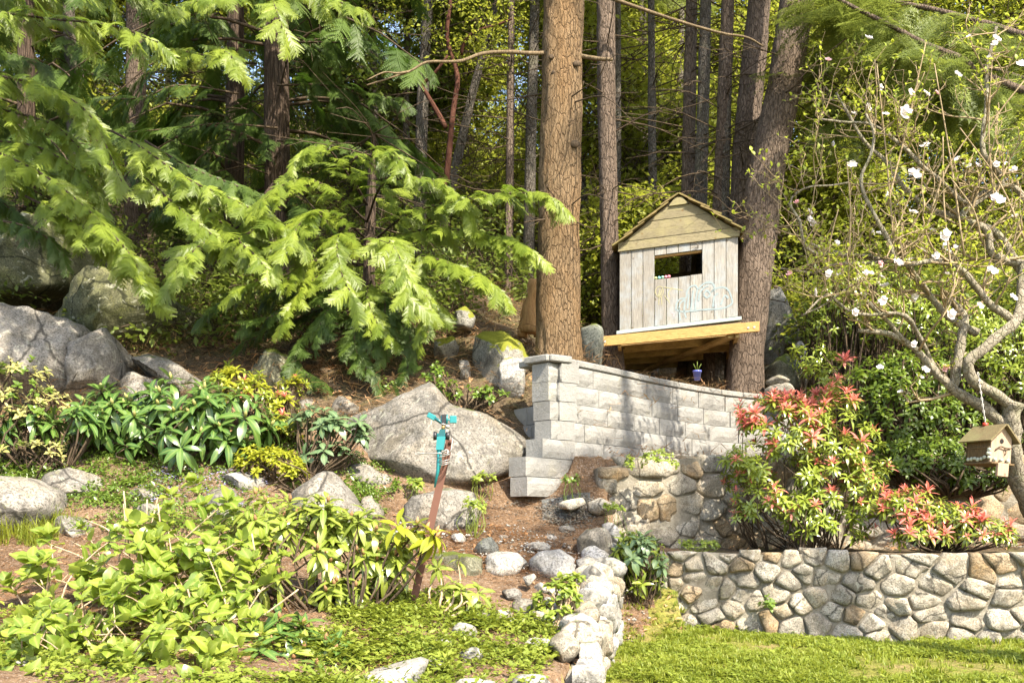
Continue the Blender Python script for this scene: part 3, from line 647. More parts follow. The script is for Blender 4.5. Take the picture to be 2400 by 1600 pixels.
# ------------------------------------------------------------------ stone walls of separate stones
def clip(poly, p, q):
    """half of the polygon nearer to p than to q"""
    m = ((p[0] + q[0]) / 2, (p[1] + q[1]) / 2); d = (q[0] - p[0], q[1] - p[1]); out = []
    s = lambda a: (a[0] - m[0]) * d[0] + (a[1] - m[1]) * d[1]
    for i in range(len(poly)):
        a, b = poly[i], poly[(i + 1) % len(poly)]; sa, sb = s(a), s(b)
        if sa <= 0: out.append(a)
        if sa * sb < 0:
            t = sa / (sa - sb); out.append((a[0] + (b[0] - a[0]) * t, a[1] + (b[1] - a[1]) * t))
    return out
def stone_mesh(poly, bulge, rr, mat):
    """one field stone from its outline (local x along the wall, y out of the wall, z up)"""
    p = np.array(poly); c = p.mean(0); p = p - c
    # drop near-duplicate corners, round the corners
    q = [p[0]]
    for a in p[1:]:
        if np.linalg.norm(a - q[-1]) > .012: q.append(a)
    p = np.array(q)
    if len(p) < 3: return None
    new = []
    for i in range(len(p)):
        a, b = p[i], p[(i + 1) % len(p)]; k = rr.uniform(.05, .14)
        e_ = b - a; le = np.linalg.norm(e_); nn_ = np.array((e_[1], -e_[0]))
        new += [a + e_ * k, a + e_ * .5 + nn_ * rr.uniform(-.05, .045), a + e_ * (1 - k)] if le > .07 else [a + e_ * .5]
    p = np.array(new); n = len(p)
    sz = math.sqrt(abs(np.cross(p, np.roll(p, -1, 0)).sum() / 2)) + 1e-6
    p = p * (1 - rr.uniform(.003, .009) / sz * 2)
    tl = (rr.uniform(-.25, .25), rr.uniform(-.15, .35)); o = Vector((rr.uniform(0, 50), rr.uniform(0, 50), 0))
    V = []
    for sc, d in ((1.0, -.06), (1.02, bulge * .35), (.955, bulge * .8), (.80, bulge * 1.0), (.42, bulge * 1.05)):
        for a in p:
            w = a * sc
            dd = d + (w[0] * tl[0] - w[1] * tl[1]) * (d > 0) * .8 + (noise.noise(Vector((w[0] * 7, w[1] * 7, 0)) + o) * .034 + noise.noise(Vector((w[0] * 17, w[1] * 17, 5)) + o) * .016) * (d > 0)
            V.append((w[0], -dd, w[1]))
    V.append((0, -bulge * 1.06, 0))
    Fc = []
    for j in range(4):
        for k in range(n):
            k2 = (k + 1) % n; Fc.append((j * n + k, j * n + k2, (j + 1) * n + k2, (j + 1) * n + k))
    for k in range(n): Fc.append((4 * n + k, 4 * n + (k + 1) % n, 5 * n))
    return mesh('stone', V, Fc, mat), c
def stone_wall(name, label, line, zb, zt, size, seed, thick=.28, depth=.05, flat=.85, mats=('stone', 'stone', 'stone_grey', 'stone', 'stone', 'stone', 'stone_tan'), cap=True, top_gap=.04):
    rr = random.Random(seed); rs = np.random.default_rng(seed)
    line = [np.array(p, float) for p in line]; seg = [np.linalg.norm(b - a) for a, b in zip(line, line[1:])]; cum = np.concatenate([[0], np.cumsum(seg)]); Lx = cum[-1]
    def at(u):
        i = int(np.clip(np.searchsorted(cum, u, 'right') - 1, 0, len(seg) - 1)); d = (line[i + 1] - line[i]) / seg[i]
        p = line[i] + d * (u - cum[i]); return p, d
    root = thing(name, label, 'stone wall', (line[0][0], line[0][1], zb(0)))
    # backing of mortar, one sheet with thickness
    us = np.linspace(0, Lx, 30); Vm = []; Fm = []
    for u in us:
        p, d = at(u); nrm = np.array((d[1], -d[0])); 
        for off, z in ((-.034, zb(u) - .15), (-.034, zt(u) - top_gap), (thick, zt(u) - top_gap), (thick, zb(u) - .15)):
            w = p - nrm * off; Vm.append((w[0], w[1], z))
    for i in range(len(us) - 1):
        for k in range(4): Fm.append((i * 4 + k, i * 4 + (k + 1) % 4, i * 4 + 4 + (k + 1) % 4, i * 4 + 4 + k))
    Fm += [(0, 3, 2, 1), tuple(len(Vm) - 4 + k for k in range(4))]
    part('mortar', Vm, Fm, M['mortar'], root, False)
    # sites: jittered rows, then relaxed
    sites = []; H = max(zt(u) - zb(u) for u in us)
    z = 0; row = 0
    while z < H + size:
        rowh = size * rr.uniform(.6, 1.2) * flat * (1.15 - .35 * z / H); u = -rr.uniform(0, size)
        while u < Lx + size:
            w = size * rr.choice((.5, .7, .9, 1.2, 1.6, 1.9)) * rr.uniform(.85, 1.15) * (1.15 - .3 * z / H); sites.append((u + w / 2, z + rowh * rr.uniform(-.15, 1.15))); u += w
        z += rowh; row += 1
    sites = [s for s in sites if -.05 < s[0] < Lx + .05 and s[1] < (zt(min(max(s[0], 0), Lx)) - zb(min(max(s[0], 0), Lx)))]
    KU = .78
    def cells():
        out = []; S_ = [(a * KU, b) for a, b in sites]; A = np.array(S_)
        for i, s in enumerate(S_):
            uc = min(max(s[0] / KU, 0), Lx); hh = zt(uc) - zb(uc)
            jt = rr.uniform(-.035, .02); poly = [(0, -.08), (Lx * KU, -.08), (Lx * KU, hh + jt), (0, hh + jt)]
            d = ((A - s) ** 2).sum(1)
            for j in np.argsort(d)[1:20]:
                poly = clip(poly, s, S_[j])
                if len(poly) < 3: break
            out.append([(a / KU, b) for a, b in poly])
        return out
    for _ in range(1):
        cl = cells()
        sites = [((np.mean([q[0] for q in c]) * .6 + s[0] * .4), (np.mean([q[1] for q in c]) * .6 + s[1] * .4)) if len(c) > 2 else s for s, c in zip(sites, cl)]
    for c in cells():
        if len(c) < 3: continue
        res = stone_mesh(c, depth * rr.uniform(.7, 1.5), rr, M[rr.choice(mats)])
        if res is None: continue
        me, ct = res; p, d = at(min(max(ct[0], 0), Lx))
        Mx = Matrix(((d[0], -d[1], 0, 0), (d[1], d[0], 0, 0), (0, 0, 1, 0), (0, 0, 0, 1)))
        Mx.translation = Vector((p[0], p[1], zb(ct[0]) + ct[1])); put('stone', me, root, Mx)
    return root
ex = LB + (LB - LA) * 1.1
zt1 = lambda u: .81 + .012 * math.sin(u * 2.1) + .012 * math.sin(u * 5.3)
stone_wall('stone_wall', 'long low fieldstone wall along the back of the lawn on the right', [LA, LB, ex], lambda u: max(.0, .10 - .03 * u), zt1, .19, 3, depth=.062)
ul = [np.array(p) for p in UL]
def zt2(u): return np.interp(u, [0, .5, 1.2, 2.2, 8], [1.66, 1.74, 1.80, 1.84, 1.80])
stone_wall('stone_wall', 'taller rough stone wall below the curved block wall, half hidden by the red tipped shrub', ul, lambda u: .70 if u > .6 else 1.0 - .5 * u, zt2, .30, 8, depth=.06, mats=('stone_tan', 'stone', 'stone_grey', 'stone'))
def zt3(u): return np.interp(u, [0, .8, 1.5, 2.4, 3.2, 3.9], [.16, .28, .42, .56, .74, .92])
stone_wall('stone_wall', 'pale stone planter wall running from the bottom edge back to the path', [WC, WD], lambda u: -.25 + .07 * u, zt3, .26, 21, depth=.07, thick=.12, top_gap=.12, mats=('rock_pale', 'rock_pale', 'stone', 'rock_pale'))

# ------------------------------------------------------------------ curved wall of concrete blocks
def block_mesh(w, h, d, rr, front=True, rough=.014):
    """split faced block: flat back and sides, rough chamfered face; local x along, -y out, z up"""
    nx_, nz_ = 5, 3; V = []; Fc = []
    o = Vector((rr.uniform(0, 99), rr.uniform(0, 99), 0)); ch = .016
    for j in range(nz_ + 1):
        for i in range(nx_ + 1):
            x = -w / 2 + w * i / nx_; z = h * j / nz_
            edge = i in (0, nx_) or j in (0, nz_)
            yy = -d / 2 + (ch if edge else 0) + (0 if edge else noise.noise(Vector((x * 13, z * 13, 0)) + o) * rough * .15)
            V.append((x, yy, z))
    nf_ = len(V)
    for j in range(nz_):
        for i in range(nx_):
            a = j * (nx_ + 1) + i; Fc.append((a, a + 1, a + nx_ + 2, a + nx_ + 1))
    ring = [i for i in range(nx_ + 1)] + [j * (nx_ + 1) + nx_ for j in range(1, nz_ + 1)] + [nz_ * (nx_ + 1) + i for i in range(nx_ - 1, -1, -1)] + [j * (nx_ + 1) for j in range(nz_ - 1, 0, -1)]
    b0 = len(V)
    for k in ring: V.append((V[k][0], d / 2, V[k][2]))
    n = len(ring)
    for k in range(n): Fc.append((ring[(k + 1) % n], ring[k], b0 + k, b0 + (k + 1) % n))
    Fc.append(tuple(b0 + k for k in range(n)))
    return mesh('block', V, Fc, M['block'], False)
bl = smooth_line([(x, y, 0) for x, y in BL], 12); bl = [np.array((p.x, p.y)) for p in bl]
bseg = np.array([np.linalg.norm(b - a) for a, b in zip(bl, bl[1:])]); bcum = np.concatenate([[0], np.cumsum(bseg)])
def bat(u):
    if u < 0:
        d = (bl[1] - bl[0]) / bseg[0]; return bl[0] + d * u, d
    i = int(np.clip(np.searchsorted(bcum, u, 'right') - 1, 0, len(bseg) - 1)); d = (bl[i + 1] - bl[i]) / bseg[i]
    return bl[i] + d * (u - bcum[i]), d
bw = thing('block_wall', 'curved retaining wall of pale split faced concrete blocks', 'retaining wall', (BL[0][0], BL[0][1], 1.33))
rr = random.Random(77); BW, BH, BD = .56, .2, .24
bvar = [block_mesh(BW - .009, BH - .008, BD, rr) for _ in range(6)]
bhalf = {}
def put_block(p, d, z, w, back, full, me=None):
    nrm = np.array((d[1], -d[0])); q = p - nrm * (BD / 2 + back)
    Mx = Matrix(((d[0], -d[1], 0, q[0]), (d[1], d[0], 0, q[1]), (0, 0, 1, z), (0, 0, 0, 1)))
    put('block', me or (rr.choice(bvar) if full else block_mesh(w - .009, BH - .008, BD, rr)), bw, Mx)
for row in range(7):
    z = 1.33 + BH * row; back = .018 * row - .03
    start = -.44 if row < 2 else (-.16 if row == 2 else 0.0)
    if row == 6: start = .02
    u = start; first = True; endu = start + BW + .02 if row < 2 else bcum[-1]
    while u < endu - .1:
        w = BW
        if first and row >= 2: w = (.48, .56, .44, .30, .20)[row - 2]
        if u + w > endu + .2: break
        p, d = bat(u + w / 2); put_block(p, d, z, w, back, abs(w - BW) < .01)
        u += w; first = False
# cap course: thin slabs
zc = 1.33 + BH * 7; u = -.02
while u < bcum[-1] - .1:
    w = rr.choice((.42, .42, .5)); p, d = bat(u + w / 2); nrm = np.array((d[1], -d[0])); q = p - nrm * (.15 + .09)
    v, f = box(-w / 2 + .002, w / 2 - .002, -.16, .16, .002, .075, .012)
    Mx = Matrix(((d[0], -d[1], 0, q[0]), (d[1], d[0], 0, q[1]), (0, 0, 1, zc), (0, 0, 0, 1)))
    put('cap_block', mesh('cap_block', v, f, M['block'], False), bw, Mx); u += w
# return at the near end, running back to the left
rd = np.array((-.31, .46)); rd /= np.linalg.norm(rd)
for row in range(1, 7):
    z = 1.33 + BH * row; k0 = np.array(BL[0]) + np.array((.035, .03)) + (bl[1] - bl[0]) / bseg[0] * (.018 * row - .06) * 0
    k0 = np.array(BL[0]) + np.array((-.005 + .012 * row, .045 + .012 * row))
    lens = {0: (.24,), 1: (.3,), 2: (.36,), 3: (.14, .36, .3), 4: (.2, .40, .3), 5: (.10, .42), 6: (.07, .42)}[row]
    u = 0
    for w in lens:
        p = k0 + rd * (u + w / 2); d = -rd     # face normal (d[1],-d[0]) looks left and out
        put_block(p, d, z, w, -.005 if (row + int(u * 10)) % 2 else .012, False); u += w
p = np.array(BL[0]) + rd * .32 + np.array((.10, .10))
v, f = box(-.30, .30, -.14, .14, .002, .075, .012); d = -rd
put('cap_block', mesh('cap_block', v, f, M['block'], False), bw, Matrix(((d[0], -d[1], 0, p[0]), (d[1], d[0], 0, p[1]), (0, 0, 1, zc), (0, 0, 0, 1))))
# ------------------------------------------------------------------ playhouse on its platform between the trees
def playhouse():
    KH = 1.10; yaw = rad(8); HC_ = Vector((2.02, 12.1, 3.49)); sh = .09
    root = thing('playhouse', 'small weathered plank playhouse with a shake roof and an open window, propped between two trees', 'playhouse', (HC_ - Vector((0, 0, EYE))) * 1.10 + Vector((0, 0, EYE)))
    ux = Vector((math.cos(yaw), -math.sin(yaw), 0)); uy = Vector((math.sin(yaw), math.cos(yaw), 0))
    def W(v, shear=sh):       # local (along front, depth back, up) to world, the whole hut leaning up to the right
        v = np.asarray(v, float).reshape(-1, 3); s = v[:, 0:1]
        w = np.array(HC_) + s * np.array(ux) + v[:, 1:2] * np.array(uy) + (v[:, 2:3] + s * shear) * np.array((0, 0, 1))
        return (w - np.array((0, 0, EYE))) * KH + np.array((0, 0, EYE))
    def bx(name, x0, x1, y0, y1, z0, z1, mat, bev=.004, shear=sh, par=root, label=None, wig=0):
        v, f = box(x0, x1, y0, y1, z0, z1, bev); v = np.array(v)
        ctr = W([((x0 + x1) / 2, (y0 + y1) / 2, (z0 + z1) / 2)], shear)[0]
        w = W(v, shear); 
        Mx = Matrix.Translation(Vector(ctr))
        return put(name, mesh(name, w - ctr, f, M[mat], False), par, Mx, label)
    rr = random.Random(4)
    hw = .71; pw = 2 * hw / 10
    wz0, wz1 = .57, .865
    for i in range(10):
        x0 = -hw + i * pw + .002; x1 = x0 + pw - .005; j = rr.uniform(-.0012, .0012); top = 1.0 if i else .99
        z0 = rr.uniform(-.012, .01)
        if 3 <= i <= 6:
            bx('plank', x0, x1, -.02 + j, 0 + j, z0, wz0 + rr.uniform(-.004, .004), 'plank')
            bx('plank', x0, x1, -.02 + j, 0 + j, wz1, top, 'plank')
        else:
            bx('plank', x0, x1, -.02 + j, 0 + j, z0, top, 'plank', label='reddish stained plank at its top' if False else None)
    bx('window_lintel', -hw + 3 * pw, -hw + 7 * pw, .005, .05, wz1 - .025, wz1 + .03, 'beam')
    # gable boards, each a little proud of the one above
    gz = [.965, 1.075, 1.185, 1.285, 1.375, 1.43, 1.52]; slope = .56 / .76
    for k in range(6):
        z0, z1 = gz[k], gz[k + 1] - .003
        half0 = min(hw + .03, (1.545 - z0) / slope) if k else hw + .015
        half1 = min(hw + .03, (1.545 - z1) / slope) if k else hw + .015
        if k == 5: half0 = .115; half1 = .045
        y0 = -.045 - .006 * (k % 2); y1 = y0 + .022
        if k == 5: y0 -= .02
        v = [(-half0, y0, z0), (half0, y0, z0), (half1, y0, z1), (-half1, y0, z1), (-half0, y1, z0), (half0, y1, z0), (half1, y1, z1), (-half1, y1, z1)]
        f = [(0, 1, 2, 3), (5, 4, 7, 6), (4, 0, 3, 7), (1, 5, 6, 2), (3, 2, 6, 7), (4, 5, 1, 0)]
        w = W(v); c = w.mean(0)
        put('gable_board', mesh('gable_board', w - c, f, M['gable'], False), root, Matrix.Translation(Vector(c)))
    # roof of split shakes, two slopes
    ridge = 1.575; dep = 1.55
    for sgn in (-1, 1):
        ang = math.atan(slope); ca, sa = math.cos(ang), math.sin(ang)
        v, f = [], []
        Lr = .885
        a = np.array([(0, -.04, ridge - .03), (sgn * Lr * ca, -.04, ridge - .03 - Lr * sa)])
        q = [(0, -.05, ridge - .045), (sgn * Lr * ca, -.05, ridge - .045 - Lr * sa), (sgn * Lr * ca, dep, ridge - .045 - Lr * sa), (0, dep, ridge - .045)]
        q2 = [(x, y, z + .018) for x, y, z in q]
        part('roof_deck', W(q + q2), [(0, 3, 2, 1) if sgn > 0 else (0, 1, 2, 3), (4, 5, 6, 7) if sgn > 0 else (7, 6, 5, 4), (0, 1, 5, 4), (1, 2, 6, 5), (2, 3, 7, 6), (3, 0, 4, 7)], M['darkwood'], root, False)
        rows = 5
        for r_ in range(rows):
            s0 = Lr * r_ / rows - .04; s1 = Lr * (r_ + 1) / rows + .05
            y = -.11
            while y < dep:
                wd = rr.uniform(.12, .24); lift0 = .006 + rr.uniform(0, .008); lift1 = .034 + rr.uniform(-.004, .014); th = .018
                front = y < -.05
                yy0 = y + (rr.uniform(-.03, .03) if front else 0); sl1 = s1 + rr.uniform(-.02, .03)
                c4 = []
                for s_, li in ((max(s0, -.01), lift0), (sl1, lift1)):
                    for off in (0, th):
                        for yv in (yy0, y + wd - .006):
                            c4.append((sgn * (s_ * ca + (li + off) * sa), yv, ridge - .03 - s_ * sa + (li + off) * ca))
                w = W(c4); c = w.mean(0)
                put('shingle', mesh('shingle', w - c, [(0, 1, 5, 4), (2, 6, 7, 3), (0, 4, 6, 2), (1, 3, 7, 5), (0, 2, 3, 1), (4, 5, 7, 6)], M['shake'], False), root, Matrix.Translation(Vector(c)))
                y += wd
    # rafters and ridge seen through the window
    for y in (.35, .8, 1.3):
        for sgn in (-1, 1):
            q = []
            for s_ in (.02, .86):
                for o_ in (-.05, -.11):
                    for yy in (y, y + .04):
                        q.append((sgn * s_ * .805, yy, ridge + o_ - s_ * .594))
            part('rafter', W(q), [(0, 1, 5, 4), (2, 6, 7, 3), (0, 4, 6, 2), (1, 3, 7, 5), (0, 2, 3, 1), (4, 5, 7, 6)], M['darkwood'], root, False)
    # side walls of dark boards and rear posts; the back is open
    for sgn in (-1, 1):
        for k in range(5):
            y = .02 + k * .30
            bx('side_board', min(sgn * hw, sgn * (hw - .02)), max(sgn * hw, sgn * (hw - .02)), y, y + .295, .0, .97, 'darkwood')
    for x in (-.66, -.35, .25, .66): bx('post', x - .03, x + .03, dep - .06, dep, 0, 1.0 if abs(x) > .5 else 1.2, 'darkwood')
    bx('rear_rail', -.7, .7, dep - .05, dep - .02, .93, 1.0, 'darkwood')
    # floor edge, beam, joists, deck boards and brace
    bx('floor_edge', -.745, .745, -.10, .0, -.055, -.012, 'bluegrey')
    bsh = .07
    v, f = box(-.94, .95, -.14, -.10, -.205, -.085, .004); w = W(v, bsh); c = w.mean(0)
    bm = put('beam', mesh('beam', w - c, f, M['beam'], False), root, Matrix.Translation(Vector(c)))
    for bxp in (-.88, .82, .89):
        v, f = tube([(bxp, -.146, -.15), (bxp, -.138, -.15)], .014, 8); part('bolt', W(v, bsh), f, M['wire'], bm, False)
    for k in range(13):
        y = -.08 + k * .185
        bx('deck_board', -.70, .74 - .0 * k, y, y + .168, -.085, -.06, 'deck', .002, bsh)
    for k in range(5):
        y = -.02 + k * .50
        x1 = .60 - .0 * k
        bx('joist', -.72, .70, y, y + .045, -.20, -.088, 'joist', .003, bsh * (1 - k * .14))
    v, f = box(.675, .72, -.09, 2.26, -.235, -.09, .003); part('rim_joist', W(v, bsh * .8), f, M['joist'], root, False)
    v, f = box(-.73, -.69, -.09, 2.26, -.235, -.09, .003); part('rim_joist', W(v, bsh * .8), f, M['joist'], root, False)
    a, b = Vector((.64, -.06, -.225)), Vector((-.60, 2.2, -.27)); d = (b - a); n_ = Vector((-d.y, d.x, 0)).normalized() * .055
    q = [a - n_, a + n_, b + n_, b - n_]; q = [tuple(p) for p in q] + [(p.x, p.y, p.z + .04) for p in q]
    part('brace', W(q, bsh * .7), [(0, 1, 2, 3), (7, 6, 5, 4), (0, 4, 5, 1), (1, 5, 6, 2), (2, 6, 7, 3), (3, 7, 4, 0)], M['joist'], root, False)
    # chalk drawing on the planks: flat ribbons a couple of millimetres proud
    def px2l(zx, zy):   # picture of the hut (zoomed) to local coordinates on the front
        px = 1380 + zx / 3.266; py = 420 + zy / 3.266
        dirv = Vector(((px - 1200) / F, 1, (HZ - py) / F)); o = Vector((0, 0, EYE)); nn = -uy
        t = ((HC_ + uy * (-.0265)) - o).dot(nn) / dirv.dot(nn); p = o + dirv * t - HC_
        s = p.dot(ux); return s, p.z - s * sh
    def ribbon(name, pts, mat, w=.008, y=-.0225):
        l = [px2l(*p) for p in pts]; l = smooth_line([(a, 0, b) for a, b in l], 5); V = []; Fc = []
        for i, p in enumerate(l):
            t = (l[min(i + 1, len(l) - 1)] - l[max(i - 1, 0)]).normalized(); n = Vector((-t.z, 0, t.x)); ww = w * (1 + .5 * noise.noise(p * 40))
            V += [(p.x + n.x * ww / 2, y, p.z + n.z * ww / 2), (p.x - n.x * ww / 2, y, p.z - n.z * ww / 2)]
        for i in range(len(l) - 1): Fc.append((i * 2, i * 2 + 1, i * 2 + 3, i * 2 + 2))
        return V, Fc
    g = G()
    for l in ([(668, 1000), (672, 950), (700, 915), (745, 905), (752, 860), (775, 825), (815, 812), (838, 840), (860, 815), (900, 790), (945, 795), (962, 830), (940, 860), (975, 835), (1030, 825), (1070, 850), (1092, 905), (1098, 945), (1060, 975), (1000, 990), (900, 995), (800, 1005), (730, 1012), (690, 1008), (668, 995)],
              [(780, 1000), (790, 930), (800, 850)], [(815, 1000), (820, 910), (832, 840)], [(690, 1000), (700, 950), (735, 925), (730, 1000), (745, 1060)], [(880, 880), (905, 850), (930, 880), (905, 905), (880, 885)], [(1010, 960), (1040, 890), (1070, 910)],
              [(840, 930), (850, 870), (880, 830), (915, 815)], [(690, 985), (700, 1080)], [(755, 990), (765, 880)], [(950, 980), (960, 900), (990, 870)]):
        g.add(*ribbon('x', l, None, .020))
    g.v = [W(v) for v in g.v]; g.part('chalk_drawing', M['chalk_blue'], root, False, label='pale blue chalk cloud or car shape')
    g = G()
    for l in ([(525, 900), (510, 860), (525, 825), (560, 825), (570, 865), (550, 900), (525, 895)], [(530, 900), (545, 840)], [(535, 960), (540, 880)], [(560, 960), (555, 890)], [(545, 890), (565, 830)], [(575, 825), (640, 835), (720, 850)], [(640, 830), (610, 870), (620, 900)], [(580, 890), (620, 945)]):
        g.add(*ribbon('x', l, None, .010, -.0226))
    g.v = [W(v) for v in g.v]; g.part('chalk_scribble', M['chalk_yellow'], root, False, label='yellow chalk sun scribble')
    g = G(); g.add(*ribbon('x', [(628, 1010), (640, 1025), (655, 1020), (648, 1050)], None, .014, -.0227)); g.v = [W(v) for v in g.v]
    g.part('chalk_mark', M['chalk_pink'], root, False, label='small pink chalk mark')
    # coloured balls standing on the window sill
    for i, (zx, mt, lb) in enumerate(((512, 'ball_yellow', 'yellow'), (538, 'ball_teal', 'teal'), (565, 'ball_green', 'green'), (590, 'ball_pink', 'pink'), (614, 'ball_pink', 'deep pink'))):
        s, z = px2l(zx, 768); c = W([(s, -.008, wz0 + .022)])[0]
        V, Fc = rock_free(.022, i)
        whole('sill_ornament', np.array(V) + c, Fc, M[mt], 'tiny %s pompom on the sill of the playhouse window' % lb if i != 4 else 'tiny pink pompom at the right end of the row on the playhouse sill', 'ornament', 'row of tiny coloured pompoms')
def rock_free(r, s):
    V = []; Fc = []; nt, nf = 10, 6
    for j in range(nf + 1):
        ph = -math.pi / 2 + math.pi * j / nf
        for k in range(nt):
            th = 2 * math.pi * k / nt; q = r * (1 + .12 * math.sin(3 * th + s) * math.cos(ph)); V.append((q * math.cos(ph) * math.cos(th), q * math.cos(ph) * math.sin(th), r * .9 * math.sin(ph)))
    for j in range(nf):
        for k in range(nt):
            k2 = (k + 1) % nt; Fc.append((j * nt + k, j * nt + k2, (j + 1) * nt + k2, (j + 1) * nt + k))
    return V, Fc
playhouse()

# ------------------------------------------------------------------ birdhouse hanging from the apple tree
def birdhouse():
    Y = 9.65; c = P(2318, 1050, Y)
    root = thing('birdhouse', 'wooden birdhouse with a round hole and a pitched roof hanging from the apple tree', 'birdhouse', c)
    yaw = rad(-38)      # front turned towards the right of the camera
    fx = Vector((math.cos(yaw), math.sin(yaw), 0))     # across the front
    # a = along the ridge (away from the front), b = across
    fr = Vector((math.sin(rad(20)) , -math.cos(rad(20)), 0)).normalized(); acr = Vector((-fr.y, fr.x, 0))
    tilt = Matrix.Rotation(rad(4), 4, 'Y')
    def W(v):
        v = np.asarray(v, float).reshape(-1, 3)
        w = v[:, 0:1] * np.array(fr) + v[:, 1:2] * np.array(acr) + v[:, 2:3] * np.array((0, 0, 1)); w = xf(w, tilt)
        return w * 1.33 + np.array(c)
    Lf, hb, hw_ = .115, .11, .095      # half length, half height, half width
    def bx(name, *a, mat='housewood', bev=.003, par=root, label=None):
        v, f = box(*a, bev); return part(name, W(v), f, M[mat], par, False, label)
    bx('side_board', -Lf, Lf - .012, -hw_, -hw_ + .012, -hb, -.012); bx('side_board', -Lf, Lf - .012, -hw_, -hw_ + .012, -.008, hb * .62)
    bx('side_batten', -Lf, Lf - .012, -hw_ - .006, -hw_ - .001, -.014, .0)
    bx('side_board', -Lf, Lf - .012, hw_ - .012, hw_, -hb, hb * .62)
    bx('base', -Lf - .01, Lf + .025, -hw_ - .012, hw_ + .012, -hb - .016, -hb - .001, mat='housewood')
    # pentagon front and back
    for nm, x, mt in (('front_panel', Lf - .01, 'housefront'), ('back_panel', -Lf + .005, 'housewood')):
        pr = [(-hw_, -hb), (hw_, -hb), (hw_, hb * .62), (0, hb * .62 + hw_ * .95), (-hw_, hb * .62)]
        V = [(x + .006, a, b) for a, b in pr] + [(x - .006, a, b) for a, b in pr]
        fp = part(nm, W(V), [(0, 1, 2, 3, 4), (9, 8, 7, 6, 5)] + [(i, i + 5, (i + 1) % 5 + 5, (i + 1) % 5) for i in range(5)], M[mt], root, False)
        if nm == 'front_panel':
            n = 14; V = [(x + .0085, .018 * math.cos(6.283 * k / n), .045 + .018 * math.sin(6.283 * k / n)) for k in range(n)]
            part('entry_hole_disc', W(V), [tuple(range(n))], M['hole'], fp, False)  # flat near-black disc painted as the shade inside the entry
            v, f = tube(smooth_line([(x + .012, -.06, -.025), (x + .018, -.02, .004), (x + .018, .03, -.004), (x + .012, .085, .0)], 5), .0045, 6); part('twig_perch', W(v), f, M['twig_dark'], fp)
            v, f = tube(smooth_line([(x + .016, .02, -.002), (x + .018, .035, -.035), (x + .014, .03, -.055)], 4), .0035, 5); part('twig_perch', W(v), f, M['twig_dark'], fp)
    zr = hb * .62 + hw_ * .95; ov = .045
    for sgn in (-1, 1):
        d = np.array((sgn * hw_, -hw_ * .95)); d = d / np.linalg.norm(d); nn = np.array((d[1] * -sgn, d[0] * sgn)); nn = nn * np.sign(nn[1]); Lr = .185
        a = np.array((0, zr + .002)); b = a + d * Lr; q = []
        for x in (-Lf - .04, Lf + .035):
            for p in (a, b, b + nn * .011, a + nn * .011): q.append((x, p[0], p[1]))
        part('roof_panel', W(q), [(0, 1, 2, 3), (7, 6, 5, 4), (0, 4, 5, 1), (1, 5, 6, 2), (2, 6, 7, 3), (3, 7, 4, 0)], M['houseroof'], root, False)
    rr = random.Random(3)
    for i in range(13):   # pebbles glued round the foot of the walls
        if i < 7: p = (-Lf + .03 + i * .03, -hw_ - .008, -hb + .018 + rr.uniform(0, .015) + (0.03 if i == 6 else 0))
        elif i < 10: p = (Lf - .02 + rr.uniform(0, .01), -hw_ - .004, -hb + .03 + (i - 7) * .028)
        else: p = (Lf + .012, -.07 + (i - 10) * .06, -hb + .016)
        V, Fc = rock_free(.016, i); part('pebble', W(np.array(V) * (1, .7, rr.uniform(.8, 1.2)) + p), Fc, M['shell'], root)
    v, f = box(Lf + .005, Lf + .03, -.05, .05, -hb - .10, -hb - .006, .003); part('lower_strip', W(v), f, M['housefront'], root, False)
    # red cap and chain
    v, f = tube([(-.05, 0, zr + .006), (-.05, 0, zr + .03)], .02, 10); part('red_cap', W(v), f, M['redcap'], root)
    top = P(2292, 872, 9.9); bot = Vector(W([(-.05, 0, zr + .03)])[0]); n = 16; g = G()
    for i in range(n):
        m = bot.lerp(top, (i + .5) / n); hl = (top - bot).length / n * .62; ax = (top - bot).normalized(); sd = Vector((1, 0, 0)) if i % 2 else Vector((.2, 1, 0)); sd = (sd - ax * sd.dot(ax)).normalized()
        ring = [m + ax * hl * math.sin(t) + sd * .008 * math.cos(t) for t in np.linspace(0, 2 * math.pi, 9)]
        v, f = tube(ring, .0028, 4, False); g.add(v, f)
    g.part('chain', M['wire'], root)
birdhouse()

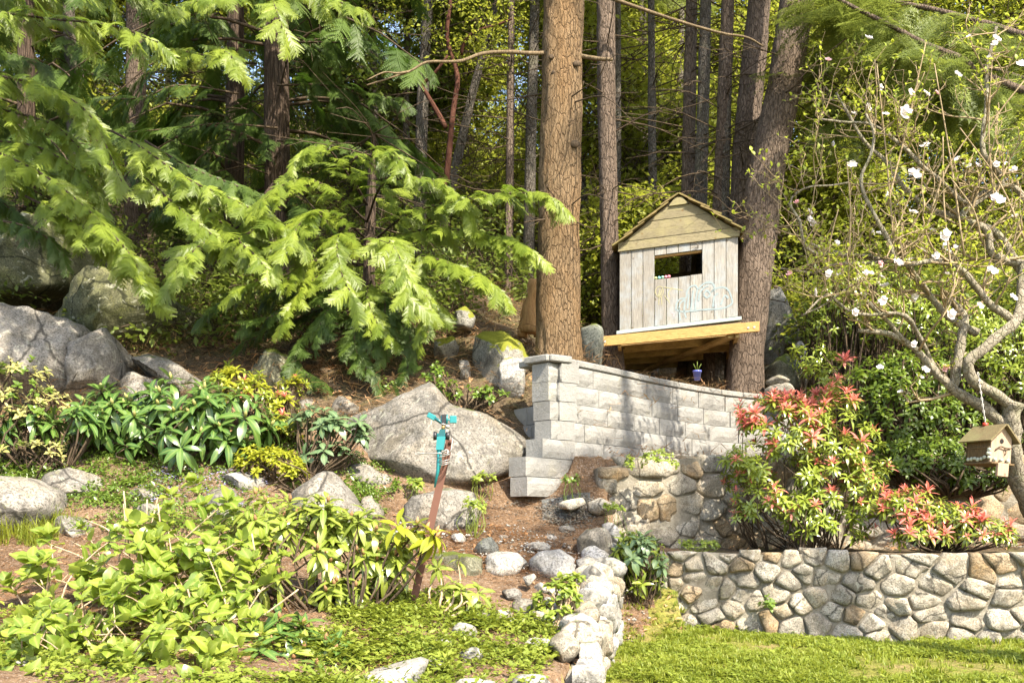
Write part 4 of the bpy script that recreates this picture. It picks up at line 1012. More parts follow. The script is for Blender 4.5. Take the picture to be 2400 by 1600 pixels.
# ------------------------------------------------------------------ sprinkler tied to a rusty stake
def sprinkler():
    Y = 7.0
    p = lambda a, b, y=Y: P(a, b, y)
    st = [p(958, 1452, 6.95), p(985, 1345, 6.97), p(1022, 1180, 7.0), p(1055, 1032, 7.03)]
    base = st[0].copy(); base.z = hgt(base.x, base.y) - .1
    root = thing('stake', 'leaning rusty angle iron stake standing in the planter', 'stake', st[0])
    ax = (st[-1] - base).normalized(); sd = Vector((1, 0, 0)); sd = (sd - ax * sd.dot(ax)).normalized(); bk = ax.cross(sd)
    V = []
    for q in (base, st[-1]):
        for a, b in ((-.026, -.026), (.026, -.026), (.026, -.020), (-.020, -.020), (-.020, .026), (-.026, .026)): V.append(q + sd * a - bk * b * -1)
    Fc = [(i, (i + 1) % 6, (i + 1) % 6 + 6, i + 6) for i in range(6)] + [(5, 4, 3, 2, 1, 0), (6, 7, 8, 9, 10, 11)]
    part('bar', [tuple(v) for v in V], Fc, M['rust'], root, False)
    v, f = tube([p(1053, 1040, 7.0), p(1060, 1030, 7.0)], .012, 7); part('bent_tip', v, f, M['rust'], root)
    Ys = 6.93
    r2 = thing('sprinkler', 'teal impact sprinkler head with black knobs wired to the rusty stake', 'sprinkler', p(1030, 1060, Ys))
    q = lambda a, b, dy=0: P(930 + a / 6.03, 940 + b / 6.03, Ys + dy)
    def tb(name, pts, r, mat, seg=10, par=r2, **k):
        v, f = tube(pts, r, seg); return part(name, v, f, M[mat], par, **k)
    tb('spike', [q(600, 690), q(600, 800), q(600, 880), q(585, 960), q(535, 1215)], [.017, .017, .02, .013, .006], 'teal')
    ax = (q(640, 420) - q(605, 690)).normalized(); sx = Vector((1, 0, 0)); 
    # square tapered body
    def sq(a, b, wa, wb, d=.02):
        V = []
        for c_, w in ((a, wa), (b, wb)):
            for x, y in ((-w, -d), (w, -d), (w, d), (-w, d)): V.append((c_.x + x, c_.y + y, c_.z))
        return V, [(0, 1, 5, 4), (1, 2, 6, 5), (2, 3, 7, 6), (3, 0, 4, 7), (3, 2, 1, 0), (4, 5, 6, 7)]
    V, Fc = sq(q(608, 690), q(632, 500), .026, .03, .024); part('body', V, Fc, M['teal'], r2, False)
    V, Fc = sq(q(632, 500), q(648, 400), .022, .019, .02); part('neck', V, Fc, M['teal_dark'], r2, False)
    tb('cross_pipe', [q(568, 488), q(690, 488)], .018, 'teal', 10)
    k1 = tb('knob', [q(523, 488), q(568, 488)], [.033, .026], 'black', 12); tb('knob_face', [q(523, 488, -.002), q(516, 488, -.002)], .028, 'wire', 12, k1)
    k2 = tb('knob', [q(690, 488), q(745, 490)], [.026, .031], 'black', 12)
    tb('brass_stem', [q(650, 400), q(660, 335)], .012, 'brass', 10)
    tb('ring', [q(655, 335), q(658, 318)], .019, 'wire', 10)
    V, Fc = sq(q(665, 320), q(670, 190), .012, .019, .014); part('frame', V, Fc, M['black'], r2, False)
    tb('frame_arm', [q(635, 320), q(636, 200)], .007, 'teal', 6); tb('frame_arm', [q(708, 320), q(706, 190)], .007, 'teal', 6)
    tb('nozzle', [q(665, 325), q(600, 280), q(520, 230)], [.013, .012, .013], 'teal_dark', 8)
    V, Fc = box(-.03, .03, -.012, .012, -.018, .018, .003); c = q(490, 215); Mx = Matrix.Translation(c) @ Matrix.Rotation(rad(28), 4, 'Y'); part('nozzle_tip', xf(V, Mx), Fc, M['teal'], r2, False)
    tb('drive_arm', [q(700, 265), q(770, 262)], .007, 'teal', 8)
    V, Fc = box(-.024, .024, -.008, .008, -.026, .026, .004); part('paddle', xf(V, Matrix.Translation(q(797, 258))), Fc, M['teal'], r2, False)
    tb('spring', [q(690, 350), q(745, 365)], .013, 'wire', 8)
    # wire lashing
    w = thing('wire', 'twisted galvanised wire lashing the sprinkler to the stake', 'wire', q(660, 760))
    g = G()
    for k, zy in enumerate((720, 745, 835, 860, 890)):
        a = q(575, zy), q(650, zy + 10, -.035), q(735, zy - 12 + 10 * (k % 2), -.02), q(740, zy + 6, .06), q(650, zy, .07), q(575, zy, .03)
        g.add(*tube(smooth_line(list(a) + [a[0]], 4), .0032, 4, False))
    for a in ([q(640, 735, -.04), q(480, 735, -.03), q(390, 740), q(290, 750, .01), q(262, 742, .01), (q(270, 730, .01)), q(390, 738, 0)],
              [q(640, 735, -.05), q(680, 690, -.06), q(720, 690, -.05), q(715, 740, -.06), q(660, 745, -.05), q(670, 700, -.06), q(740, 720, -.03)],
              [q(735, 740, -.02), q(765, 690, -.03), q(780, 600, -.02), q(785, 520, -.01)], [q(600, 790, -.04), q(680, 770, -.05), q(745, 745, -.03)]):
        g.add(*tube(smooth_line(a, 5), .004, 4))
    g.part('strand', M['wire'], w)
sprinkler()

# ------------------------------------------------------------------ small flower pot behind the block wall
def pot():
    c = P(1634, 880, 12.75); r = .055
    root = thing('flower_pot', 'tiny blue banded flower pot with a seedling behind the block wall', 'flower pot', c)
    prof = [(.7, -.06), (.95, .04), (1.05, .04), (1.05, .065), (.9, .065), (.85, .0)]
    V = []; Fc = []; n = 16
    for a, z in prof:
        for k in range(n): V.append((c.x + r * a * math.cos(6.2832 * k / n), c.y + r * a * math.sin(6.2832 * k / n), c.z + z))
    for j in range(len(prof) - 1):
        for k in range(n): Fc.append((j * n + k, j * n + (k + 1) % n, (j + 1) * n + (k + 1) % n, (j + 1) * n + k))
    Fc.append(tuple(range(n))[::-1]); part('pot', V, Fc, M['bluepot'], root)
    V = [(c.x + r * .88 * math.cos(6.2832 * k / n), c.y + r * .88 * math.sin(6.2832 * k / n), c.z + .05) for k in range(n)]
    part('soil', V, [tuple(range(n))], M['forest'], root, False)
    for k in range(3):
        a = Vector(c) + Vector((0, 0, .05)); b = a + Vector((.05 * (k - 1), -.01, .10 + .03 * (k == 1))); v, f = tube([a, b], .004, 5); part('stem', v, f, M['l_hyd'], root)
pot()
# ------------------------------------------------------------------ many copies of a few sprays inside one object
_gn = {}
def gn_group(K):
    if K in _gn: return _gn[K]
    ng = bpy.data.node_groups.new('scatter_%d' % K, 'GeometryNodeTree')
    ng.interface.new_socket('Geometry', in_out='INPUT', socket_type='NodeSocketGeometry'); ng.interface.new_socket('Geometry', in_out='OUTPUT', socket_type='NodeSocketGeometry')
    N = ng.nodes; L = ng.links
    gi = N.new('NodeGroupInput'); go_ = N.new('NodeGroupOutput')
    def at(nm, ty):
        q = N.new('GeometryNodeInputNamedAttribute'); q.data_type = ty; q.inputs['Name'].default_value = nm; return q.outputs['Attribute']
    ispt = at('ispt', 'BOOLEAN'); tid = at('tid', 'INT'); rot = at('rot', 'FLOAT_VECTOR'); scl = at('scl', 'FLOAT')
    sep = N.new('GeometryNodeSeparateGeometry'); sep.domain = 'POINT'; L.new(gi.outputs[0], sep.inputs[0]); L.new(ispt, sep.inputs['Selection'])
    e2r = N.new('FunctionNodeEulerToRotation'); L.new(rot, e2r.inputs[0])
    jn = N.new('GeometryNodeJoinGeometry')
    for k in range(K):
        cmp_ = N.new('FunctionNodeCompare'); cmp_.data_type = 'INT'; cmp_.operation = 'EQUAL'
        ins = [s for s in cmp_.inputs if s.type == 'INT']; L.new(tid, ins[0]); ins[1].default_value = k
        res = cmp_.outputs[0]
        s2 = N.new('GeometryNodeSeparateGeometry'); s2.domain = 'POINT'; L.new(sep.outputs[1], s2.inputs[0]); L.new(res, s2.inputs['Selection'])
        ip = N.new('GeometryNodeInstanceOnPoints'); L.new(sep.outputs[0], ip.inputs['Points']); L.new(res, ip.inputs['Selection']); L.new(s2.outputs[0], ip.inputs['Instance'])
        L.new(e2r.outputs[0], ip.inputs['Rotation']); L.new(scl, ip.inputs['Scale'])
        L.new(ip.outputs[0], jn.inputs[0])
    L.new(jn.outputs[0], go_.inputs[0]); _gn[K] = ng; return ng
def instancer(name, temps, pts, rots, scl, tid, mats, parent=None, label=None, kind='stuff'):
    """temps: list of (verts, faces, material indices, mid); pts world positions"""
    pts = np.asarray(pts, float).reshape(-1, 3); n = len(pts)
    if n == 0: return None
    base = np.zeros(3); q = parent
    while q is not None: base += np.array(q.location); q = q.parent
    V = []; Fc = []; mi = []; td = []; mid = []; off = 0
    for k, (v, f, m, md) in enumerate(temps):
        v = np.asarray(v, float).reshape(-1, 3); V.append(v); Fc += [tuple(i + off for i in q) for q in f]; mi += list(m); td += [k] * len(v); mid.append(md if md is not None else np.zeros(len(v))); off += len(v)
    me = bpy.data.meshes.new(name); allv = np.concatenate(V + [pts - base])
    me.from_pydata(allv.tolist(), [], Fc)
    for m in mats: me.materials.append(m)
    me.polygons.foreach_set('material_index', np.array(mi, np.int32)); me.polygons.foreach_set('use_smooth', np.ones(len(Fc), bool))
    A = lambda nm, ty: me.attributes.new(nm, ty, 'POINT').data
    A('ispt', 'BOOLEAN').foreach_set('value', np.concatenate([np.zeros(off, bool), np.ones(n, bool)]))
    A('tid', 'INT').foreach_set('value', np.concatenate([np.array(td, np.int32), np.asarray(tid, np.int32)]))
    A('rot', 'FLOAT_VECTOR').foreach_set('vector', np.concatenate([np.zeros((off, 3)), np.asarray(rots, float)]).astype(np.float32).ravel())
    A('scl', 'FLOAT').foreach_set('value', np.concatenate([np.ones(off), np.asarray(scl, float)]).astype(np.float32))
    A('mid', 'FLOAT').foreach_set('value', np.concatenate(mid + [np.zeros(n)]).astype(np.float32))
    o = bpy.data.objects.new(name, me); C.objects.link(o); o['kind'] = kind
    if label: o['label'] = label
    if parent is not None: o.parent = parent
    md = o.modifiers.new('scatter', 'NODES'); md.node_group = gn_group(len(temps))
    return o
def eul(x, z): return tuple(frame(x, z).to_euler())

# ------------------------------------------------------------------ leaf and spray shapes (length along +x, face up +z)
def leaf_geo(L=1.0, W=.4, curl=.15, fold=.18, n=5, belly=.45, tip=1.0, tooth=0.0, wave=0.0):
    V = []; mid = []; Fc = []
    for i in range(n + 1):
        t = i / n; x = L * t
        w = W / 2 * (math.sin(math.pi * min(1, t ** (math.log(.5) / math.log(belly)))) ** .8) * (1 if 0 < i < n else 0.04)
        if tooth and 0 < i < n: w *= 1 + (tooth if i % 2 else -tooth)
        z = -curl * L * t * t + .06 * L * math.sin(t * 3); zz = fold * w + wave * math.sin(i * 2.2) * W
        V += [(x, w, z + zz), (x, 0, z), (x, -w, z + zz - 2 * wave * math.sin(i * 2.2) * W * .3)]; mid += [0, 1, 0]
    for i in range(n):
        a = i * 3; Fc += [(a, a + 1, a + 4, a + 3), (a + 1, a + 2, a + 5, a + 4)]
    return np.array(V), Fc, [0] * len(Fc), np.array(mid, float)
def cedar_spray(seed, L=1.0):
    """flat lacy frond: alternate branchlets, each again set with short scaly twigs"""
    r = random.Random(seed); V = []; Fc = []; up = Vector((0, 0, 1))
    def sliver(a, d, l, w):
        sd = up.cross(d).normalized() * w; i0 = len(V); m = a + d * l * .45 + Vector((0, 0, -.06 * l)); e = a + d * l + Vector((0, 0, -.22 * l))
        V.extend([tuple(a - sd * .35), tuple(a + sd * .35), tuple(m - sd), tuple(m + sd), tuple(e)]); Fc.extend([(i0, i0 + 1, i0 + 3, i0 + 2), (i0 + 2, i0 + 3, i0 + 4)])
    bend = r.uniform(-.25, .25)
    axis = lambda t: Vector((L * t, bend * L * t * t, -.20 * L * t * t))
    nb = 13
    for i in range(nb):
        t = .05 + .9 * (i + r.uniform(-.25, .25)) / nb; p = axis(t); d0 = (axis(t + .04) - axis(t)).normalized(); s0 = Vector((-d0.y, d0.x, 0)).normalized()
        for s in (-1, 1):
            if r.random() < .08: continue
            env = (math.sin(math.pi * (t * .80 + .15)) ** .9) * .34 * L * r.uniform(.5, 1.25)
            d = (d0 * .75 + s0 * s * .72 + Vector((0, 0, r.uniform(-.3, .08)))).normalized(); n = max(3, int(env / (.034 * L)))
            sliver(p, d, env * 1.02, .010 * L)
            for k in range(n):
                u = (k + .6) / n; q = p + d * env * u + Vector((0, 0, -.22 * env * u * u)); sd = up.cross(d).normalized()
                for s2 in (-1, 1): sliver(q, (d * .8 + sd * s2 * .62).normalized(), env * .34 * (1.08 - u) + .018 * L, .0105 * L)
    for k in range(6):
        t = .74 + .045 * k; q = axis(t); sliver(q, (Vector((1, 0, -.2)) + Vector((0, (-1) ** k * .7, 0))).normalized(), .10 * L * (1.7 - t), .011 * L)
    sliver(axis(.92), Vector((1, bend, -.3)).normalized(), .12 * L, .012 * L)
    k0 = len(Fc); i0 = len(V); n = 8
    for i in range(n + 1):
        c = axis(i / n); w = .009 * (1 - .8 * i / n); V += [tuple(c + Vector((0, w, .004))), tuple(c + Vector((0, -w, .004)))]
    for i in range(n): Fc.append((i0 + i * 2, i0 + i * 2 + 1, i0 + i * 2 + 3, i0 + i * 2 + 2))
    return np.array(V), Fc, [0] * k0 + [0] * n, None
def fir_spray(seed, L=1.0, nb=9, droop=.3):
    r = random.Random(seed); V = []; Fc = []
    def twig(a, d, l, nn):
        up = Vector((0, 0, 1)); sd = up.cross(d).normalized()
        for i in range(nn):
            t = (i + .5) / nn; c = a + d * l * t + Vector((0, 0, -droop * l * t * t))
            for s in (-1, 1):
                nd = (d * .55 + sd * s * r.uniform(.7, 1) + up * r.uniform(-.35, .45)).normalized(); nl = .075 * L * r.uniform(.8, 1.2); w = d * .011 * L
                i0 = len(V); V.extend([tuple(c - w), tuple(c + w), tuple(c + nd * nl)]); Fc.append((i0, i0 + 1, i0 + 2))
    for i in range(nb):
        t = .1 + .85 * i / nb; p = Vector((L * t, 0, -droop * L * t * t * .5))
        for s in (-1, 1):
            d = Vector((.62, s * .8, r.uniform(-.2, .05))).normalized(); twig(p, d, L * .42 * (1.05 - t) + .06, 9)
    twig(Vector((0, 0, 0)), Vector((1, 0, -.1)).normalized(), L, 22)
    i0 = len(V); V += [(0, .008, 0), (0, -.008, 0), (L, 0, -droop * .5 * L)]; Fc.append((i0, i0 + 1, i0 + 2))
    return np.array(V), Fc, [0] * len(Fc), None
def clump(seed, n=26, size=.085, r0=.30, flat=.6, wl=.55, tw=True):
    """a tuft of small leaves round a few twigs"""
    r = random.Random(seed); V = []; Fc = []; mi = []
    for i in range(n):
        d = Vector((r.gauss(0, 1), r.gauss(0, 1), r.gauss(0, 1) * flat)).normalized(); p = d * r0 * r.uniform(.35, 1) ** .6; p.z *= flat
        x = (d + Vector((r.uniform(-1, 1), r.uniform(-1, 1), r.uniform(-.9, .3)))).normalized(); z = Vector((r.uniform(-.7, .7), r.uniform(-.7, .7), 1))
        s = size * r.uniform(.6, 1.25); m = frame(x, z, p, s); q = [(0, 0, 0), (.45, wl / 2, .06), (1, 0, -.08), (.45, -wl / 2, .06)]
        q = xf(q, m); i0 = len(V); V.extend(map(tuple, q)); Fc += [(i0, i0 + 3, i0 + 2), (i0, i0 + 2, i0 + 1)]; mi += [0, 0]
    if tw:
        for i in range(4):
            d = Vector((r.gauss(0, 1), r.gauss(0, 1), r.gauss(0, .6))).normalized() * r0 * .8; v, f = tube([(0, 0, 0), tuple(d)], [.006, .003], 3, False)
            i0 = len(V); V.extend(v); Fc += [tuple(k + i0 for k in q) for q in f]; mi += [1] * len(f)
    return np.array(V), Fc, mi, None
def rosette(n, L, W, tilt=.4, seed=0, up=.0):
    """a whorl of leaves as one template"""
    r = random.Random(seed); g = G(); v, f, _, md = leaf_geo(1, W, .15, .2, 3)
    for k in range(n):
        an = 2.4 * k + r.uniform(-.2, .2); e = tilt + r.uniform(-.25, .25); d = Vector((math.cos(an) * math.cos(e), math.sin(an) * math.cos(e), math.sin(e)))
        m = frame(d, Vector((0, 0, 1)) * math.cos(e) - Vector((math.cos(an), math.sin(an), 0)) * math.sin(e) * .5 + Vector((0, 0, .2)), d * L * .06, L * r.uniform(.75, 1.15)); g.add(xf(v, m), f, 0, md)
    return g.V(), g.f, g.mi, np.concatenate(g.mid)
# ------------------------------------------------------------------ trees
FIR = [fir_spray(s) for s in (1, 2, 3)]
CED = [cedar_spray(s) for s in (1, 2, 3, 4)]
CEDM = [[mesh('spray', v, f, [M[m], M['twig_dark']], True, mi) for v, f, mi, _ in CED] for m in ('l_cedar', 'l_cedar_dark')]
DEC = [clump(s) for s in (5, 6, 7)]
SUNH = Vector((SUN.x, SUN.y, 0)).normalized()

def trunk_path(px, Y, top, foot=.35):
    """px: [(px, py, width_px)] from the foot up; the trunk runs on into the ground and up to height top"""
    pts = [P(a, b, Y) for a, b, w in px]; rs = [w / 2 * Y / F for a, b, w in px]
    d = (pts[-1] - pts[-2]).normalized(); n = 5; p0 = pts[-1].copy(); r0 = rs[-1]
    for k in range(1, n + 1):
        f = k / n; q = p0 + d * ((top - p0.z) / max(d.z, .3)) * f; pts.append(q); rs.append(max(.015, r0 * (1 - .85 * f)))
    b = pts[0].copy(); d = (pts[1] - pts[0]).normalized(); zb = hgt(b.x, b.y) - foot
    if b.z > zb + .05:
        k = (b.z - zb) / max(d.z, .3); pts.insert(0, b - d * k); rs.insert(0, rs[0] * (1 + .06 * min(k, 4)))
    return pts, rs
def bark_tube(pts, rs, seg, step, amp, seed=0, fz=.25, fr=9.0):
    """trunk with real furrows"""
    P_ = smooth_line(pts, 6); R_ = []
    for i in range(len(pts) - 1):
        R_ += [rs[i] + (rs[i + 1] - rs[i]) * k / 6 for k in range(6)]
    R_.append(rs[-1]); out = [P_[0]]; rr_ = [R_[0]]
    for i in range(len(P_) - 1):
        n = max(1, int((P_[i + 1] - P_[i]).length / step)) if P_[i].z < 8.2 else 2
        for k in range(1, n + 1): out.append(P_[i].lerp(P_[i + 1], k / n)); rr_.append(R_[i] + (R_[i + 1] - R_[i]) * k / n)
    V, Fc = tube(out, rr_, seg); V = np.array(V); o = Vector((seed * 7.3, 0, 0))
    for i in range(len(out)):
        if out[i].z > 8.4: continue
        for k in range(seg):
            j = i * seg + k; p = Vector(V[j]); d = p - out[i]; q = Vector((p.x * fr, p.y * fr, p.z * fr * fz)) + o
            h = 1 - abs(noise.noise(q)) * 2.2; h += .5 * (1 - abs(noise.noise(q * 2.3)) * 2) + .6 * noise.noise(p * 1.7 + o)
            V[j] += np.array(d.normalized()) * h * amp
    return V, Fc
def dead_twigs(pts, rs, z0, z1, n, l0, l1, parent, mat, seed, thick=.011, name='dead_branches'):
    r = random.Random(seed); g = G()
    for i in range(n):
        z = r.uniform(z0, z1); k = 0
        while k < len(pts) - 2 and pts[k + 1].z < z: k += 1
        t = (z - pts[k].z) / max(1e-3, pts[k + 1].z - pts[k].z); p = pts[k].lerp(pts[k + 1], min(1, max(0, t)))
        an = r.uniform(0, 6.283); d = Vector((math.cos(an), math.sin(an), r.uniform(-.35, .2))); l = r.uniform(l0, l1)
        a = p + d * rs[min(k, len(rs) - 1)] * .8; m = a + d * l * .5 + Vector((r.uniform(-.1, .1), r.uniform(-.1, .1), r.uniform(-.12, .12))) * l; e = a + d * l + Vector((r.uniform(-.2, .2), r.uniform(-.2, .2), r.uniform(-.35, .1))) * l
        ln = smooth_line([a, m, e], 3); g.add(*tube(ln, [thick * (1 - .8 * q / (len(ln) - 1)) for q in range(len(ln))], 4, False))
        for _ in range(r.randint(1, 4)):
            q = ln[r.randint(1, len(ln) - 2)]; dd = (d + Vector((r.uniform(-1, 1), r.uniform(-1, 1), r.uniform(-.8, .5)))).normalized() * l * r.uniform(.2, .5)
            g.add(*tube([q, q + dd * .5 + Vector((0, 0, r.uniform(-.05, .05))), q + dd], [thick * .45, thick * .35, thick * .2], 3, False))
    g.part(name, M[mat], parent, kind='stuff')
def conifer_crown(pts, z0, z1, rad0, n, parent, mat='l_fir', seed=0, scl=(.7, 1.2), droop=.35, temps=None, sector=None):
    r = random.Random(seed); P_, rot, sc, ti = [], [], [], []; g = G(); temps = temps or FIR
    nbr = max(6, n // 9)
    for i in range(nbr):
        t = (i + r.random()) / nbr; z = z0 + (z1 - z0) * t; k = 0
        while k < len(pts) - 2 and pts[k + 1].z < z: k += 1
        c = pts[k].lerp(pts[k + 1], min(1, max(0, (z - pts[k].z) / max(1e-3, pts[k + 1].z - pts[k].z))))
        an = r.uniform(*sector) if sector else r.uniform(0, 6.283); l = rad0 * (1 - .75 * t) * r.uniform(.6, 1.15); d = Vector((math.cos(an), math.sin(an), .05))
        ln = [c, c + d * l * .5 + Vector((0, 0, .03 * l)), c + d * l + Vector((0, 0, -droop * l * .6))]
        g.add(*tube(smooth_line(ln, 2), [.03, .025, .018, .012, .006][:5], 4, False))
        for q in range(9):
            u = .25 + .75 * (q + r.random()) / 9; p = ln[0].lerp(ln[1], u * 2) if u < .5 else ln[1].lerp(ln[2], u * 2 - 1)
            sd = Vector((-d.y, d.x, 0)) * r.choice((-1, 1)); x = d * .7 + sd * r.uniform(.2, 1) + Vector((0, 0, -droop - r.uniform(0, .4)))
            P_.append(p); rot.append(eul(x, Vector((r.uniform(-.3, .3), r.uniform(-.3, .3), 1)))); sc.append(r.uniform(*scl) * (.6 + .4 * l / rad0)); ti.append(r.randrange(len(temps)))
    g.part('limbs', M['twig_dark'], parent, kind='stuff')
    instancer('crown', temps, P_, rot, sc, ti, [M[mat], M['twig_dark']], parent)
def leafy_crown(blobs, n, parent, mat='l_far', seed=0, scl=(.8, 1.4), temps=None, name='crown', shell=.5, kind='stuff'):
    """blobs: (centre, radii)"""
    r = random.Random(seed); P_, rot, sc, ti = [], [], [], []; temps = temps or DEC; tot = sum(b[1][0] * b[1][1] * b[1][2] for b in blobs)
    for c, ra in blobs:
        for i in range(max(3, int(n * ra[0] * ra[1] * ra[2] / tot))):
            d = Vector((r.gauss(0, 1), r.gauss(0, 1), r.gauss(0, 1))).normalized() * (shell + (1 - shell) * r.random())
            P_.append(Vector(c) + Vector((d.x * ra[0], d.y * ra[1], d.z * ra[2]))); rot.append((r.uniform(-.5, .5), r.uniform(-.5, .5), r.uniform(0, 6.28))); sc.append(r.uniform(*scl)); ti.append(r.randrange(len(temps)))
    return instancer(name, temps, P_, rot, sc, ti, [M[mat], M['twig_dark']], parent, kind=kind)

# --- the three near trunks round the playhouse
def near_tree(label, px, Y, top, bark, seg, amp, seed, crown, ntw, group='fir trunks round the playhouse', knots=(), tw=(.4, 1.4), z0=4.2):
    pts, rs = trunk_path(px, Y, top); root = thing('fir_tree', label, 'tree', (pts[0].x, pts[0].y, hgt(pts[0].x, pts[0].y)), group)
    V, Fc = bark_tube(pts, rs, seg, .045, amp, seed); tr = part('trunk', V, Fc, M[bark], root)
    dead_twigs(pts, rs, z0, 8, ntw, *tw, root, 'twig_dark', seed)
    if crown: conifer_crown(pts, crown[0], crown[1], crown[2], crown[3], root, seed=seed)
    for kx, ky, kr in knots:
        c = P(kx, ky, Y - kr); k = 0; r0 = kr
        g = G(); v, f = rock_free(1.0, kx); v = np.array(v) * (r0 * 1.25, r0 * .5, r0) + (c.x, Y - .9 * np.interp(c.z, [p.z for p in pts], rs), c.z)
        part('knot', v, f, M['twig_dark'], tr)
    return root, pts, rs
near_tree('broad orange barked trunk standing behind the left end of the block wall', [(1310, 838, 106), (1308, 700, 98), (1312, 450, 93), (1316, 250, 91), (1321, 0, 90)], 11.65, 21, 'bark_fir', 56, .013, 1, (10.5, 20, 2.2, 130), 16, knots=((1302, 345, .045), (1345, 350, .05), (1300, 186, .035), (1318, 252, .016), (1318, 115, .05), (1290, 150, .03), (1350, 165, .04)))
r2, pts2, rs2 = near_tree('slim trunk carrying the left end of the playhouse beam', [(1437, 860, 52), (1432, 760, 40), (1429, 600, 40), (1425, 400, 40), (1421, 200, 40), (1420, 0, 40)], 13.75, 19, 'bark_brown', 36, .009, 2, (10.5, 18, 1.8, 60), 20)
r3, pts3, rs3 = near_tree('stout dark fir leaning to the right beside the playhouse', [(1746, 905, 84), (1752, 800, 76), (1772, 600, 82), (1797, 400, 80), (1838, 200, 74), (1868, 0, 76)], 13.65, 20, 'bark_brown', 52, .012, 3, (10.5, 19, 2.2, 120), 26, knots=((1815, 555, .03), (1810, 680, .028), (1822, 330, .03), (1858, 100, .04)))
near_tree('straight dark trunk just behind the leaning fir', [(1728, 850, 50), (1733, 560, 52), (1752, 300, 56), (1780, 0, 52)], 14.8, 20, 'bark_brown', 32, .009, 4, (11, 19, 2.0, 60), 24)
near_tree('short stub of trunk showing under the platform behind the flower pot', [(1664, 905, 34), (1664, 800, 30), (1690, 400, 29), (1706, 0, 30)], 14.9, 19, 'bark_brown', 24, .007, 5, (11, 18, 1.8, 40), 16)
# long limb with lichen reaching left from the orange trunk and the stub on its other side
lim = [P(1285, 125, 11.6), P(1240, 125, 11.5), (P(1190, 122, 11.4)), P(1130, 126, 11.3), P(1085, 142, 11.2), P(1050, 145, 11.1), P(1000, 146, 11.0), P(965, 165, 10.95), P(930, 178, 10.9), P(860, 200, 10.8)]
brn = thing('fallen_limb', 'long bare crooked limb running left across the forest from the orange trunk', 'limb', lim[0])
ln = smooth_line(lim, 4); v, f = tube(ln, [.026 - .018 * i / len(ln) for i in range(len(ln))], 8, wob=.15, wobf=20); part('bough', v, f, M['limb'], brn)
ln = smooth_line([P(960, 168, 10.95), P(930, 172, 10.85), P(900, 170, 10.8), P(860, 188, 10.7)], 4); v, f = tube(ln, [.014 - .008 * i / len(ln) for i in range(len(ln))], 6); part('side_twig', v, f, M['limb'], brn)
v, f = tube(smooth_line([P(1350, 130, 11.6), P(1400, 138, 11.5), P(1436, 140, 11.45)], 4), [.03, .028, .026, .025, .024, .022, .022, .02, .02], 8, wob=.15, wobf=20); part('stub', v, f, M['limb'], brn)
# bare dead limb sweeping across the trunks above the playhouse
lim = [P(1430, -5, 13.3), P(1500, 20, 13.3), P(1590, 50, 13.3), P(1690, 78, 13.3), P(1750, 88, 13.35), P(1790, 110, 13.4)]
br2 = thing('fallen_limb', 'bare brown limb sweeping across the trunks above the playhouse', 'limb', lim[0])
ln = smooth_line(lim, 5); v, f = tube(ln, [.027 - .016 * i / len(ln) for i in range(len(ln))], 8, wob=.15, wobf=20); part('bough', v, f, M['limb'], br2)

# --- thinner trunks further back
BK = [
 ('thin pale trunk left of the orange one, nearest of the pair', [(1192, 640, 18), (1196, 300, 17), (1199, 0, 16)], 15.5, 'bark_brown'),
 ('mottled trunk directly left of the orange one', [(1238, 640, 26), (1245, 300, 24), (1254, 0, 22)], 16.5, 'bark_grey'),
 ('pale trunk hiding behind the slim beam carrying trunk', [(1446, 560, 18), (1447, 300, 17), (1447, 0, 16)], 17.5, 'bark_grey'),
 ('slender trunk rising left of the playhouse ridge', [(1530, 500, 19), (1528, 250, 18), (1526, 0, 16)], 16.5, 'bark_grey'),
 ('faint thin trunk just left of the slender one', [(1512, 420, 20), (1508, 200, 19), (1505, 0, 18)], 20, 'bark_grey'),
 ('dark trunk rising straight behind the playhouse ridge', [(1612, 470, 31), (1616, 250, 29), (1621, 0, 27)], 15.5, 'bark_brown'),
 ('lighter trunk close right of the one behind the ridge', [(1641, 480, 30), (1648, 250, 27), (1654, 0, 26)], 15.2, 'bark_grey'),
 ('trunk standing above the right slope of the playhouse roof', [(1693, 510, 31), (1699, 250, 28), (1707, 0, 26)], 14.9, 'bark_grey'),
 ('thin far trunk seen between the ridge trunks and the slender one', [(1590, 430, 14), (1594, 200, 14), (1598, 0, 13)], 22, 'bark_grey'),
 ('pale trunk in the gap right of the leaning fir', [(1884, 420, 24), (1886, 300, 24), (1890, 200, 22), (1892, 0, 20)], 20, 'bark_grey'),
 ('grey trunk in the dark wood above the cedar sprays', [(985, 450, 27), (990, 250, 26), (1003, 0, 24)], 16, 'bark_grey'),
 ('leaning thin trunk behind the long bare limb', [(1062, 420, 22), (1105, 230, 20), (1150, 60, 16)], 17.5, 'bark_grey'),
 ('shadowed trunk high in the cedar stand at the left', [(172, 300, 28), (166, 160, 27), (160, 0, 26)], 16.5, 'bark_grey'),
 ('dark trunk between the two cedar trunks in the left stand', [(318, 300, 46), (318, 150, 44), (318, 0, 42)], 17, 'bark_brown'),
 ('thin trunk in the middle of the dark wood', [(880, 420, 20), (876, 200, 18), (872, 0, 17)], 18, 'bark_grey'),
 ('slim dark trunk far off right of the sky gap', [(1940, 480, 13), (1945, 330, 12), (1950, 150, 10)], 22, 'bark_brown'),
]
